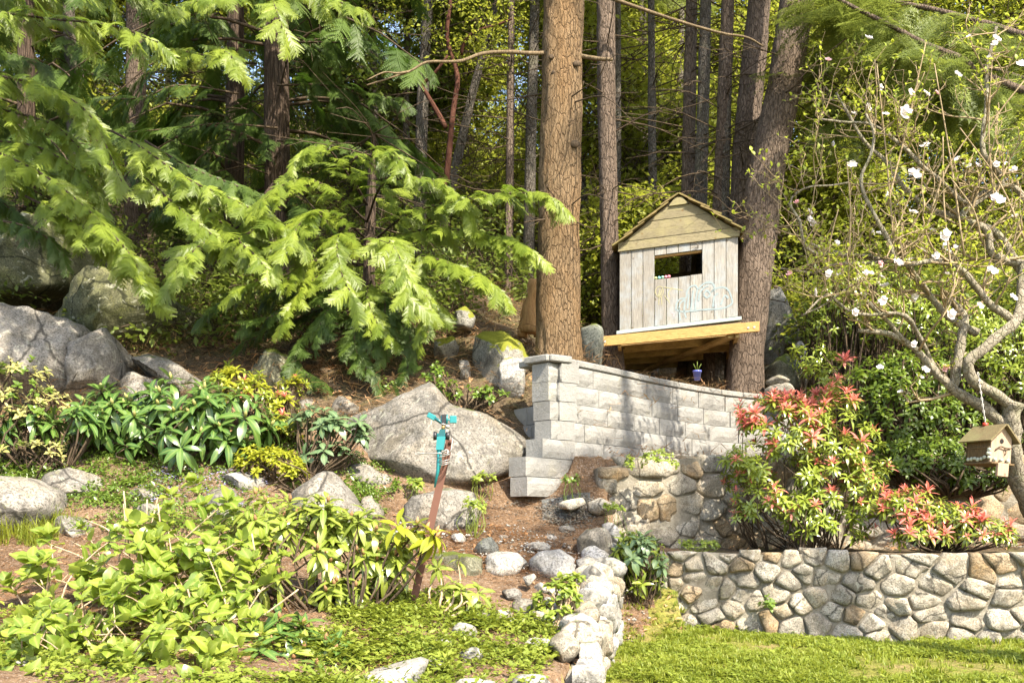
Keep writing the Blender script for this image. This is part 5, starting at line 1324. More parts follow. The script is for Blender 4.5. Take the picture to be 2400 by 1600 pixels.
for i, (lb, px, Y, bk) in enumerate(BK):
    pts, rs = trunk_path(px, Y, R.uniform(15, 20)); root = thing('background_tree', lb, 'tree', (pts[0].x, pts[0].y, hgt(pts[0].x, pts[0].y)), 'thin trunks in the wood behind')
    V, Fc = bark_tube(pts, rs, 18, .12, .006, 20 + i); part('trunk', V, Fc, M[bk], root)
    dead_twigs(pts, rs, PZ(480, Y), 9.5, 22, .5, 1.9, root, 'twig_dark', 50 + i, .012)
    conifer_crown(pts, 10.5 if i not in (10, 14) else 10, min(pts[-1].z - .5, 16), 1.6, 24, root, seed=70 + i)
# red barked madrona with bent stems
def madrona():
    Y = 15.2; root = thing('madrona_tree', 'dark red peeling barked tree with bent forking stems in the wood', 'tree', P(1045, 420, Y))
    for nm, l, r0 in (('trunk', [P(1042, 470, Y), P(1050, 380, Y), P(1062, 260, Y), P(1072, 180, Y), P(1048, 90, Y), P(1056, 0, Y), P(1060, -80, Y)], .052),
                      ('branch', [P(1045, 300, Y), P(1020, 255, Y), P(1000, 220, Y), P(990, 200, Y), P(1020, 170, Y - .1), P(1050, 130, Y - .2)], .042),
                      ('branch', [P(1080, 130, Y), P(1090, 95, Y - .1), P(1120, 72, Y - .2), P(1160, 60, Y - .2), P(1200, 45, Y - .2)], .03)):
        ln = smooth_line(l, 4); v, f = tube(ln, [r0 * (1 - .6 * i / len(ln)) for i in range(len(ln))], 9, wob=.2, wobf=5); part(nm, v, f, M['bark_red'], root)
    leafy_crown([(P(1060, 40, Y), (1.2, .8, 1.0)), (P(1140, 90, Y), (.6, .5, .5))], 60, root, 'l_far', 3, (.6, 1.0))
madrona()
# split orange stump
st = thing('stump', 'split orange brown stump leaning left of the orange barked trunk', 'stump', P(1240, 790, 12.4))
for i, (l, w0, w1) in enumerate((([(1240, 780), (1245, 720), (1252, 655)], .11, .06), ([(1222, 790), (1228, 740), (1232, 700)], .08, .02), ([(1262, 790), (1266, 740), (1258, 690)], .07, .03))):
    ln = smooth_line([P(a, b, 12.4 + .06 * i) for a, b in l], 5); v, f = tube(ln, [w0 + (w1 - w0) * k / (len(ln) - 1) for k in range(len(ln))], 10, wob=.5, wobf=9); part('splinter', v, f, M['stumpwood'], st)

# --- big fir limbs reaching in from the upper right, the trunk is outside the picture
def upper_right_fir():
    base = Vector((9.6, 11.5, hgt(9.6, 11.5))); root = thing('fir_tree', 'dark fir limbs with hanging needles reaching down from the upper right corner', 'tree', base)
    pts = [base - Vector((0, 0, .3)), base + Vector((0, 0, 5)), base + Vector((.1, 0, 11)), base + Vector((.1, .1, 18))]; rs = [.34, .28, .2, .04]
    v, f = bark_tube(pts, rs, 20, .3, .01, 9); part('trunk', v, f, M['bark_brown'], root)
    r = random.Random(6); P_, rot, sc, ti = [], [], [], []
    for k, (l, r0) in enumerate((([(1930, -30, 12.6), (1968, 0, 12.6), (2082, 58, 12.6), (2168, 103, 12.5), (2254, 138, 12.4), (2289, 165, 12.3), (2400, 212, 12.2), (2620, 260, 12.0)], .055),
                                 ([(2020, -30, 13.2), (2082, 0, 13.2), (2185, 22, 13.1), (2323, 58, 13), (2410, 84, 12.8), (2640, 110, 12.4)], .055),
                                 ([(1900, 80, 13.6), (1990, 105, 13.6), (2060, 150, 13.5), (2180, 190, 13.3), (2300, 235, 13), (2460, 260, 12.8)], .03),
                                 ([(1895, 160, 13.8), (1960, 200, 13.8), (2030, 270, 13.8), (2120, 330, 13.6)], .025),
                                 ([(2040, -20, 14.2), (2075, 30, 14.2), (2110, 90, 14.1), (2230, 130, 14), (2420, 190, 13.8)], .03))):
        ln = smooth_line([P(*q) for q in l], 5); v, f = tube(ln, [r0 * (.35 + .65 * i / len(ln)) for i in range(len(ln))], 8, wob=.2, wobf=9); part('limb', v, f, M['bark_brown'], root)
        for i in range(len(ln) - 1):
            for _ in range(2):
                p = ln[i].lerp(ln[i + 1], r.random()); d = (ln[i] - ln[i + 1]).normalized()
                x = d * r.uniform(.1, .8) + Vector((r.uniform(-.7, .7), r.uniform(-.9, .9), -r.uniform(.1, 1.0))); x.normalize()
                for q in range(2): P_.append(p + x * .30 * q); rot.append(eul(x, Vector((r.uniform(-.4, .4), -.3, 1)))); sc.append(r.uniform(.4, .8)); ti.append(r.randrange(3))
    instancer('needles', FIR, P_, rot, sc, ti, [M['l_fir'], M['twig_dark']], root)
    conifer_crown(pts, 11, 17, 2.4, 60, root, seed=31, sector=(1.6, 4.7))
    g = G()
    for i in range(36):      # bare hanging side twigs
        p = P(r.uniform(1900, 2400), r.uniform(0, 260), r.uniform(12.6, 14)); d = Vector((r.uniform(-1, .4), r.uniform(-.3, .3), r.uniform(-.7, .1))) * r.uniform(.3, .9)
        g.add(*tube([p, p + d * .5 + Vector((0, 0, .04)), p + d], [.008, .006, .003], 4, False))
    g.part('twigs', M['twig_dark'], root, kind='stuff')
upper_right_fir()

# --- cedars at the left, their drooping boughs in the sun
def cedar(label, trunk, Y, top, boughs, crown, seed, r0=30, width=56):
    pts, rs = trunk_path(trunk, Y, top); r = random.Random(seed)
    root = thing('cedar_tree', label, 'tree', (pts[0].x, pts[0].y, hgt(pts[0].x, pts[0].y)), 'red cedars of the left stand')
    v, f = bark_tube(pts, rs, 28, .10, .010, seed, .1); part('trunk', v, f, M['bark_cedar'], root)
    cand = []
    for l, ns, s0, dark in boughs:
        ln = smooth_line([P(*q) for q in l], 6); n = len(ln); v, f = tube(ln, [.013 * (1 - .8 * i / n) + .003 for i in range(n)], 6); part('bough', v, f, M['bark_cedar' if not dark else 'twig_dark'], root)
        ns = int(ns * 2.4)
        for i in range(ns):
            t = .12 + .88 * (i + r.random() * .8) / ns; u = t * (n - 1); k = min(int(u), n - 2); p = ln[k].lerp(ln[k + 1], u - k); d = (ln[k + 1] - ln[k]).normalized()
            s = 1 if i % 2 else -1; side = d.cross(Vector((0, 0, 1))).normalized() * s
            dr = r.uniform(-.1, .85); x = d * r.uniform(.5, 1.0) + side * r.uniform(.3, 1.0) + Vector((0, -.15, -dr)); z = Vector((r.uniform(-.5, .5), -.6 + r.uniform(-.35, .35), .75)) + d * .3
            sc = s0 * r.choice((.45, .6, .7, .8, .95)) * r.uniform(.85, 1.15) * (1.0 - .3 * t)
            if t > .93: x = d + Vector((0, 0, -.5))
            p = p + Vector((0, -.01, .02))
            m = frame(x, z, p, sc); cand.append((m, r.randrange(4), dark))
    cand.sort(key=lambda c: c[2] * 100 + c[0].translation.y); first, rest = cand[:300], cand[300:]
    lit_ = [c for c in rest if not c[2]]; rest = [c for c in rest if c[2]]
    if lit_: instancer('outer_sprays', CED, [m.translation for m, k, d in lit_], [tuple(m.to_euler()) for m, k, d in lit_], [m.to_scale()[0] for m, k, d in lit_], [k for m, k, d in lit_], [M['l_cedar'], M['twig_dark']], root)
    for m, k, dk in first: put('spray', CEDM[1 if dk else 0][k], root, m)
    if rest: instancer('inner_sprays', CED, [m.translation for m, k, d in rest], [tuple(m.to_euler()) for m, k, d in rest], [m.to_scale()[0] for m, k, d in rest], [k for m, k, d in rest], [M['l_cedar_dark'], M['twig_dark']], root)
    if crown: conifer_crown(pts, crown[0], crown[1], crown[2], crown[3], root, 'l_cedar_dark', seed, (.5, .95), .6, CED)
    dead_twigs(pts, rs, 3.5, 8.5, 30, .6, 2.2, root, 'twig_dark', seed + 9, .012)
    return root
A_ = [ # boughs of the cedar outside the left edge
 ([(-160, 140, 11.8), (0, 178, 11.5), (110, 205, 11.3), (210, 270, 11.1), (285, 425, 11.0)], 17, .62, 0),
 ([(-180, 290, 11.7), (0, 360, 11.4), (110, 415, 11.2), (215, 500, 11.0), (300, 590, 10.9), (350, 675, 10.85)], 21, .66, 0),
 ([(-120, 215, 11.9), (0, 255, 11.7), (120, 290, 11.5), (190, 350, 11.4), (250, 400, 11.3)], 15, .6, 0),
 ([(-140, 330, 12.0), (-20, 330, 11.8), (90, 345, 11.6), (180, 400, 11.4), (240, 470, 11.3)], 14, .6, 0),
 ([(-100, 520, 11.6), (20, 520, 11.4), (100, 550, 11.2), (150, 600, 11.1)], 8, .5, 1),
 ([(60, 460, 11.3), (140, 500, 11.1), (230, 560, 11.0), (320, 610, 10.9)], 13, .6, 0),
 ([(-140, 20, 11.8), (0, 30, 11.5), (120, 45, 11.3), (260, 60, 11.2), (370, 100, 11.1)], 18, .6, 0),
 ([(-140, -60, 12.2), (60, -30, 11.9), (260, -20, 11.6), (420, 20, 11.4)], 16, .65, 0),
 ([(-150, 100, 12.3), (0, 120, 12.1), (90, 150, 12.0)], 8, .6, 1),
 ([(-150, 430, 12.3), (-20, 460, 12.2), (60, 520, 12.1)], 8, .6, 1)]
B_ = [ # middle cedar
 ([(230, 290, 13.2), (330, 345, 12.4), (440, 420, 12.0), (560, 475, 11.7), (640, 520, 11.5), (700, 560, 11.4)], 26, .66, 0),
 ([(340, 330, 13.0), (440, 390, 12.5), (540, 430, 12.2), (620, 460, 12.0)], 14, .6, 1),
 ([(400, 420, 12.6), (470, 470, 12.1), (540, 540, 11.8), (620, 570, 11.6)], 14, .6, 0),
 ([(300, 380, 12.6), (400, 470, 12.0), (470, 530, 11.6), (560, 590, 11.3)], 15, .6, 0),
 ([(640, 430, 13.6), (560, 530, 12.3), (500, 555, 11.6), (440, 600, 11.1), (405, 650, 10.9)], 17, .62, 0),
 ([(640, 430, 13.6), (600, 530, 12.3), (560, 560, 11.5), (600, 600, 11.2), (640, 650, 11.0)], 12, .55, 0),
 ([(600, 150, 14.0), (480, 130, 12.6), (420, 118, 12.0), (385, 118, 11.8)], 10, .50, 0),
 ([(600, 120, 14.0), (520, 115, 12.8), (540, 130, 12.2), (560, 170, 12.0)], 9, .5, 0),
 ([(640, -40, 13.8), (520, -10, 12.6), (440, 10, 12.0), (380, 40, 11.8)], 14, .6, 0),
 ([(650, -40, 13.8), (640, 0, 12.8), (650, 30, 12.3), (670, 90, 12.1)], 11, .55, 0),
 ([(660, -60, 13.8), (720, -20, 12.8), (780, 0, 12.4), (860, 30, 12.2)], 13, .55, 0),
 ([(650, 300, 14.2), (520, 290, 13.8), (420, 300, 13.5), (300, 310, 13.4)], 12, .6, 1),
 ([(650, 200, 14.2), (760, 200, 13.9), (860, 220, 13.7), (950, 240, 13.5)], 14, .6, 1),
 ([(650, 100, 14.2), (780, 100, 13.9), (900, 110, 13.7), (1000, 150, 13.6)], 14, .6, 1),
 ([(650, 330, 14.2), (760, 330, 13.9), (880, 360, 13.6)], 12, .6, 1),
 ([(560, 220, 14.2), (420, 200, 13.9), (330, 230, 13.7), (230, 230, 13.6)], 12, .6, 1)]
C_ = [ # young cedar in front of the big trunk
 ([(860, 480, 13.0), (780, 360, 12.2), (730, 345, 11.9), (690, 380, 11.7)], 11, .52, 0),
 ([(860, 480, 13.0), (820, 390, 12.1), (880, 350, 11.9), (930, 365, 11.7), (960, 420, 11.5)], 14, .52, 0),
 ([(860, 520, 13.0), (770, 440, 12.1), (700, 420, 11.8), (640, 450, 11.5), (600, 490, 11.3)], 15, .55, 0),
 ([(860, 520, 12.9), (900, 430, 12.0), (1000, 420, 11.7), (1060, 450, 11.5), (1100, 500, 11.3)], 16, .55, 0),
 ([(880, 560, 12.8), (960, 500, 12.0), (1080, 470, 11.5), (1180, 455, 11.2), (1260, 455, 11.0), (1310, 475, 10.9)], 26, .52, 0),
 ([(880, 580, 12.8), (980, 540, 12.0), (1090, 540, 11.5), (1190, 560, 11.2), (1260, 600, 11.0)], 22, .52, 0),
 ([(860, 560, 12.8), (780, 500, 11.9), (720, 510, 11.6), (680, 560, 11.3), (650, 620, 11.1)], 16, .55, 0),
 ([(860, 580, 12.7), (800, 550, 11.8), (790, 580, 11.5), (800, 640, 11.2), (830, 700, 11.0)], 16, .58, 0),
 ([(870, 600, 12.7), (900, 560, 11.8), (930, 590, 11.4), (950, 650, 11.2), (960, 720, 11.0)], 16, .58, 0),
 ([(880, 620, 12.7), (980, 600, 11.8), (1060, 620, 11.4), (1130, 650, 11.2), (1180, 690, 11.1)], 18, .52, 0),
 ([(870, 640, 12.6), (940, 640, 11.8), (990, 680, 11.5), (1010, 730, 11.3), (980, 790, 11.2)], 14, .50, 0),
 ([(850, 620, 12.6), (740, 610, 11.8), (680, 650, 11.5), (620, 660, 11.4), (560, 680, 11.3)], 16, .52, 0),
 ([(850, 680, 12.6), (770, 680, 11.9), (700, 710, 11.7), (640, 740, 11.6), (590, 760, 11.5)], 16, .45, 1),
 ([(850, 720, 12.6), (780, 740, 11.9), (720, 780, 11.7), (690, 840, 11.6), (720, 880, 11.5), (770, 905, 11.5)], 18, .42, 1),
 ([(860, 720, 12.6), (850, 740, 11.9), (830, 800, 11.6), (850, 850, 11.4), (880, 890, 11.3)], 18, .42, 1),
 ([(870, 720, 12.6), (920, 740, 11.9), (960, 790, 11.6), (960, 850, 11.5), (930, 890, 11.4)], 18, .42, 1),
 ([(860, 680, 12.6), (800, 700, 11.8), (760, 740, 11.5), (740, 800, 11.4)], 14, .42, 1),
 ([(840, 640, 12.8), (740, 660, 12.2), (640, 680, 12.0), (540, 700, 11.9), (480, 740, 11.8)], 16, .45, 1),
 ([(840, 700, 12.8), (740, 730, 12.3), (640, 770, 12.1), (560, 810, 12.0)], 14, .42, 1),
 ([(850, 620, 12.6), (760, 640, 11.8), (700, 690, 11.5), (660, 760, 11.4)], 14, .45, 0),
 ([(870, 660, 12.5), (860, 690, 11.6), (880, 750, 11.3), (920, 800, 11.2)], 12, .42, 0),
 ([(850, 560, 12.8), (740, 560, 12.0), (640, 570, 11.7), (540, 610, 11.5)], 14, .5, 0),
 ([(870, 690, 12.6), (900, 700, 11.8), (900, 760, 11.5), (900, 820, 11.4)], 14, .42, 1)]
cedar('cedar just outside the left edge with sunlit boughs drooping across the shaded boulders', [(-230, 700, 90), (-230, 300, 84), (-225, 0, 78)], 13, 15, A_, (5.5, 13, 2.8, 260), 101)
cedar('tall cedar in deep shade whose trunk shows in the middle of the left stand', [(652, 620, 62), (650, 350, 56), (648, 150, 54), (650, 0, 50)], 14.6, 16, B_, (6.5, 15, 3.0, 330), 102)
cedar('young bushy cedar spreading bright sprays to the orange trunk', [(862, 860, 30), (866, 600, 24), (872, 420, 18)], 13.1, 6.2, C_, None, 103)
cedar('dark cedar trunk deepest in the left stand', [(548, 620, 46), (550, 350, 42), (552, 150, 40), (552, 0, 38)], 15.8, 15, [([(550, 280, 15.6), (480, 270, 15.0), (400, 330, 14.6)], 9, .6, 1), ([(550, 330, 15.6), (480, 350, 15.0), (420, 400, 14.6)], 9, .6, 1)], (5.8, 14, 2.8, 300), 104)
cedar('cedar half seen behind the shaded boulders at the far left', [(60, 560, 40), (62, 300, 38), (60, 0, 36)], 16.6, 15, [([(60, 330, 16), (150, 330, 15.4), (260, 350, 15)], 9, .6, 1)], (5.2, 14, 3.0, 300), 105)
# --- a fir on the near right, outside the picture, whose thin crown dapples the walls and the playhouse
def side_fir():
    for lb, x, y, n, z0, z1, rw, sd in (('tall fir near the camera beyond the right side of the picture', 7.7, 1.6, 75, 12.2, 19.5, 1.9, 61),):
        z = hgt(x, y); pts = [Vector((x, y, z - .3)), Vector((x, y, z + 7)), Vector((x + .1, y, z + 14)), Vector((x + .1, y + .1, z + 20.5))]; root = thing('fir_tree', lb, 'tree', (x, y, z))
        v, f = bark_tube(pts, [.26, .21, .13, .03], 18, .5, .008, sd); part('trunk', v, f, M['bark_brown'], root)
        conifer_crown(pts, z0, z1, rw, n, root, seed=sd, scl=(.7, 1.3))
side_fir()
def side_cedar():
    x, y = -5.0, 7.4; z = hgt(x, y); root = thing('cedar_tree', 'tall cedar just beyond the left side of the picture whose crown shades the upper boughs', 'tree', (x, y, z), 'red cedars of the left stand')
    pts = [Vector((x, y, z - .3)), Vector((x, y, z + 5)), Vector((x + 1.6, y + .8, z + 9)), Vector((x + 2.3, y + 1.2, z + 14))]  # unseen cedar put in for shade, trunk bent to bring the crown over
    v, f = bark_tube(pts, [.25, .2, .13, .03], 18, .5, .008, 64); part('trunk', v, f, M['bark_cedar'], root)
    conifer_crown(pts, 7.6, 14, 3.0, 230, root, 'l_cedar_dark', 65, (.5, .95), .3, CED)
side_cedar()
# ------------------------------------------------------------------ wooded hillside behind
def undergrowth(name, label, boxes, mat, seed, scl, temps=None):
    r = random.Random(seed); P_, rot, sc, ti = [], [], [], []; temps = temps or DEC
    for x0, x1, y0, y1, n, h in boxes:
        for i in range(n):
            x = r.uniform(x0, x1); y = y0 + (y1 - y0) * r.random(); hh = h * (.4 + .6 * (noise.noise(Vector((x * .5, y * .5, seed))) * .5 + .5) * 1.6)
            z = hgt_fast(x, y) + hh * r.random() ** .8
            P_.append((x, y, z)); rot.append((r.uniform(-.5, .5), r.uniform(-.5, .5), r.uniform(0, 6.28))); sc.append(r.uniform(*scl)); ti.append(r.randrange(len(temps)))
    o = instancer(name, temps, P_, rot, sc, ti, [M[mat], M['twig_dark']], None, label); return o
_hx = np.linspace(-30, 30, 241); _hy = np.linspace(3, 45, 169)
_HG = ground(*np.meshgrid(_hx, _hy))
def hgt_fast(x, y):
    i = (x + 30) / .25; j = (y - 3) / .25; i = min(max(i, 0), 239.99); j = min(max(j, 0), 167.99); a, b = int(i), int(j); u, v = i - a, j - b
    return float(_HG[b, a] * (1 - u) * (1 - v) + _HG[b, a + 1] * u * (1 - v) + _HG[b + 1, a] * (1 - u) * v + _HG[b + 1, a + 1] * u * v)
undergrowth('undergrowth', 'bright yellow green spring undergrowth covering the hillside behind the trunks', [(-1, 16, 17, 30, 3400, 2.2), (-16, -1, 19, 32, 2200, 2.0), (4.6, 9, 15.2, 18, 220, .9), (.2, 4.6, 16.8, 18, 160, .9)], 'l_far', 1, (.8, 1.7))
undergrowth('understory', 'darker green understory on the shaded slope of the left wood', [(-14, 0, 14.8, 22, 1300, 1.3), (0, .8, 14.2, 17, 60, .6), (4.4, 7, 14.2, 17, 120, .6), (4.6, 16, 15, 22, 480, 1.2), (.8, 4.4, 16.8, 18, 120, .6), (5.2, 12, 11.4, 16, 620, 1.3), (-12, -6.5, 9, 15, 420, .9), (-5.5, -.6, 12.6, 14.8, 420, .55)], 'l_far_dark', 2, (.7, 1.4))  # last box adds dark leaves that stand for darkness between the cedar boughs
# leafy trees on the slope, each its own crown and trunk
LT = [('tall sunny tree filling the gap above the playhouse roof', 1570, 26, 8.0, 3.2, 'l_far'), ('sunny tree high on the slope behind the leaning fir', 1800, 25, 8.5, 3.2, 'l_far'), ('bright tree high behind the upper right fir limbs', 2010, 25, 9.5, 3.4, 'l_far'), ('lime green tree under the upper right corner', 2230, 24, 9.5, 3.4, 'l_far'), ('sunny tree at the right edge behind the fir limbs', 2420, 22, 8.5, 3.2, 'l_far'), ('bright tree behind the orange trunk high up the slope', 1290, 27, 8.5, 3.2, 'l_far'), ('sunny crown between the left wood and the pair of thin trunks', 1000, 26, 9.0, 3.2, 'l_far'), ('yellow green crown glimpsed in the middle of the left wood', 640, 25, 8.5, 3.0, 'l_far'), ('lit crown at the top left of the wood', 180, 22, 8.5, 3.0, 'l_far'), ('bright leafy sapling between the orange trunk and the slim trunk', 1385, 19, 5.6, 2.0, 'l_far'), ('yellow green young maple behind the slender trunk', 1530, 22, 6.5, 2.4, 'l_far'),
      ('tall light green tree behind the two ridge trunks', 1660, 24, 8.5, 2.8, 'l_far'), ('spring green tree low in the sky gap on the right', 1900, 19, 4.2, 1.9, 'l_far'),
      ('light green tree filling the wood behind the apple twigs', 2080, 20, 6.5, 2.6, 'l_far'), ('yellow green tree at the far right edge of the wood', 2330, 19, 6.5, 2.6, 'l_far'),
      ('sunny tree glimpsed through the left cedar stand', 380, 25, 6.5, 3.0, 'l_far'), ('pale leafy tree far up the left slope', 120, 27, 7.0, 3.0, 'l_far'),
      ('light leafed tree behind the red barked stems', 1100, 21, 7.0, 2.4, 'l_far'), ('dull green tree in the middle of the left wood', 820, 20, 7.0, 2.6, 'l_far_dark'), ('deep green tree right behind the long bare limb', 960, 18.5, 6.5, 2.2, 'l_far_dark'),
      ('dusky bush at the foot of the ridge trunks', 1600, 18, 3.0, 1.6, 'l_far'), ('arching bright shrub left of the playhouse wall', 1480, 16.5, 2.6, 1.3, 'l_far')]
for i, (lb, px, Y, h, w, mt) in enumerate(LT):
    r = random.Random(200 + i); x = PX(px, Y); z = hgt_fast(x, Y); root = thing('leafy_tree', lb, 'tree', (x, Y, z), 'leafy trees on the slope behind')
    top = Vector((x + r.uniform(-.3, .3), Y, z + h)); pts = [Vector((x, Y, z - .3)), Vector((x + r.uniform(-.2, .2), Y, z + h * .5)), top]; v, f = tube(smooth_line(pts, 4), [.09 - .07 * k / 8 for k in range(9)], 8); part('trunk', v, f, M['bark_grey'], root)
    g = G(); bl_ = []
    for k in range(9):
        t = .25 + .75 * k / 8; c = Vector((x, Y, z)).lerp(top, t); d = Vector((r.uniform(-1, 1), r.uniform(-1, 1), .5)); e = c + d * w * .55 * (1.15 - t * .5); g.add(*tube([c, c.lerp(e, .5) + Vector((0, 0, .1)), e], [.03, .02, .008], 4, False)); bl_.append((e, (w * .5, w * .5, w * .36)))
    g.part('branches', M['twig_dark'], root, kind='stuff')
    leafy_crown(bl_, int(330 * w), root, mt, 300 + i, (.9, 1.7), shell=.2)
# conifers higher up the hill that close the view
FT = [(-9, 24, 15), (-6.5, 27, 17), (-4, 23, 15), (-2.2, 28, 17), (1.0, 30, 17), (-12, 26, 17), (-10.5, 19, 15), (9.6, 27, 14), (12.8, 26, 15), (15, 24, 15), (5.4, 33, 11), (7.6, 29, 12)]
wh = ['second', 'third', 'fourth', 'fifth', 'sixth', 'seventh']
FT.sort(key=lambda t: t[0] / t[1])
ORD = ['leftmost', 'second', 'third', 'fourth', 'fifth', 'sixth', 'seventh', 'eighth', 'ninth', 'tenth', 'eleventh', 'rightmost']
for i, (x, Y, h) in enumerate(FT):
    z = hgt_fast(x, Y); r = random.Random(400 + i); pts = [Vector((x, Y, z - .3)), Vector((x + r.uniform(-.2, .2), Y, z + h * .5)), Vector((x + r.uniform(-.3, .3), Y, z + h))]
    root = thing('far_conifer', 'far conifer with drooping sprays up the wooded hill, %s counted from the left' % ORD[i], 'tree', (x, Y, z), 'far conifers up the hill')
    v, f = tube(smooth_line(pts, 4), [.16 - .14 * k / 8 for k in range(9)], 9); part('trunk', v, f, M['bark_brown'], root)
    conifer_crown(pts, z + h * .12, z + h * .98, 2.4, 260, root, 'l_fir', 500 + i, (.9, 1.7), .5)
# ------------------------------------------------------------------ shrubs and plants
LF = {}
def leafset(key, mat, n=3, **k):
    LF[key] = []
    for i in range(n):
        kk = dict(k); kk['curl'] = k.get('curl', .15) * (.4 + .8 * i); v, f, mi_, md = leaf_geo(**kk); LF[key].append((mesh('leaf', v, f, M[mat], True, None, md), (v, f, mi_, md), mat))
leafset('rhodo', 'l_rhodo', L=1, W=.33, curl=.22, fold=.16, belly=.58, n=6)
leafset('rhodo_light', 'l_rhodo_light', L=1, W=.33, curl=.25, fold=.14, belly=.58, n=6)
leafset('rhodo_grey', 'l_rhodo_grey', L=1, W=.46, curl=.12, fold=.12, belly=.56, n=6)
leafset('hyd', 'l_hyd', L=1, W=.76, curl=.12, fold=.09, belly=.42, n=8, tooth=.04, wave=.03)
leafset('pieris', 'l_pieris', L=1, W=.27, curl=.18, fold=.2, belly=.58, n=4)
leafset('red', 'l_red', L=1, W=.24, curl=.15, fold=.25, belly=.55, n=4)
leafset('azalea', 'l_azalea', L=1, W=.40, curl=.12, fold=.2, n=4)
leafset('cream', 'l_cream', L=1, W=.42, curl=.15, fold=.15, n=4)
leafset('apple', 'l_apple', L=1, W=.55, curl=.2, fold=.25, n=4)
leafset('laurel', 'l_laurel', L=1, W=.38, curl=.2, fold=.15, n=5)
leafset('salal', 'l_salal', L=1, W=.62, curl=.1, fold=.15, belly=.42, n=5)
leafset('lance', 'l_pieris', L=1, W=.30, curl=.3, fold=.15, belly=.45, n=5)
leafset('yel', 'l_azalea', L=1, W=.34, curl=.3, fold=.14, belly=.58, n=5)

def blob_tips(blobs, n, r, low=-.35, up=.55):
    """points on the upper and outer side of ellipsoids with outward directions; blobs: (px, py, Y, rx, ry[, depth])"""
    out = []; ar = [b[3] * b[4] for b in blobs]
    for _ in range(n):
        b = r.choices(blobs, ar)[0]; c = P(b[0], b[1], b[2]); rx = b[3] * b[2] / F; rz = b[4] * b[2] / F; ry = b[5] if len(b) > 5 else (rx + rz) / 2
        while True:
            d = Vector((r.gauss(0, 1), r.gauss(0, 1), r.gauss(0, 1))).normalized()
            if d.z > low and (d.y < .55 or r.random() < .3): break
        k = r.uniform(.62, 1.0) if r.random() < .6 else r.uniform(.9, 1.04)
        p = c + Vector((d.x * rx, d.y * ry, d.z * rz)) * k; dr = (Vector((d.x / max(rx, .05), d.y / max(ry, .05), d.z / max(rz, .05))).normalized() * (1 - up) + Vector((0, -.1, up))).normalized()
        out.append((p, dr))
    return out
def place_leaves(items, root, name='leaf', limit=300, instname='leaves'):
    """items: (key, matrix). The nearest ones are parts of their own, the rest stay together"""
    items.sort(key=lambda it: it[1].translation.y - 0.25 * it[1].translation.z)
    for key, m in items[:limit]:
        me = R.choice(LF[key])[0]; put(name, me, root, m)
    rest = items[limit:]
    if rest:
        keys = sorted({k for k, _ in rest}); temps = []; idx = {}; mats = []
        for k in keys:
            mats.append(M[LF[k][0][2]]); idx[k] = len(temps)
            for me, (v, f, mi_, md), mt in LF[k]: temps.append((v, f, [len(mats) - 1] * len(f), md))
        instancer(instname, temps, [m.translation for k, m in rest], [tuple(m.to_euler()) for k, m in rest], [m.to_scale()[0] for k, m in rest], [idx[k] + R.randrange(3) for k, m in rest], mats, root)
def whorl_items(p, d, key, n, L, r, spread=(.1, .7), droop=.0):
    """n leaves set round the tip p that points along d; spread = rise of the leaves above the plane across d"""
    its = []; a = d.orthogonal().normalized(); b = d.cross(a); ph = r.uniform(0, 6.28)
    for k in range(n):
        t = k / max(1, n - 1); an = ph + 2.399 * k; e = spread[0] + (spread[1] - spread[0]) * t + r.uniform(-.15, .15)
        o = a * math.cos(an) + b * math.sin(an); x = o * math.cos(e) + d * math.sin(e) + Vector((0, 0, -droop * (1 - t))); z = d * math.cos(e) - o * math.sin(e)
        its.append((key, frame(x, z, p - d * L * .22 * (1 - t), L * r.uniform(.72, 1.12) * (1 - .25 * t))))
    return its
def stems(root, base, tips, r, mat, r0=.012, fork=.55, name='stems', jit=.08, group=4):
    g = G(); bases = [Vector(base) + Vector((r.uniform(-jit, jit), r.uniform(-jit, jit), 0)) for _ in range(max(2, len(tips) // (group * 2)))]
    for i, (p, d) in enumerate(tips):
        b = min(bases, key=lambda q: (q - p).length + r.uniform(0, .1)); b = Vector((b.x, b.y, hgt_fast(b.x, b.y) - .03 if b.z < hgt_fast(b.x, b.y) + .4 else b.z))
        f = b.lerp(p, fork) + Vector((r.uniform(-jit, jit), r.uniform(-jit, jit), -.05 * (p - b).length))
        ln = smooth_line([b, f, p - d * .04, p], 3); g.add(*tube(ln, [r0 * (1 - .7 * k / len(ln)) for k in range(len(ln))], 5, False))
    g.part(name, M[mat], root, kind='stuff')
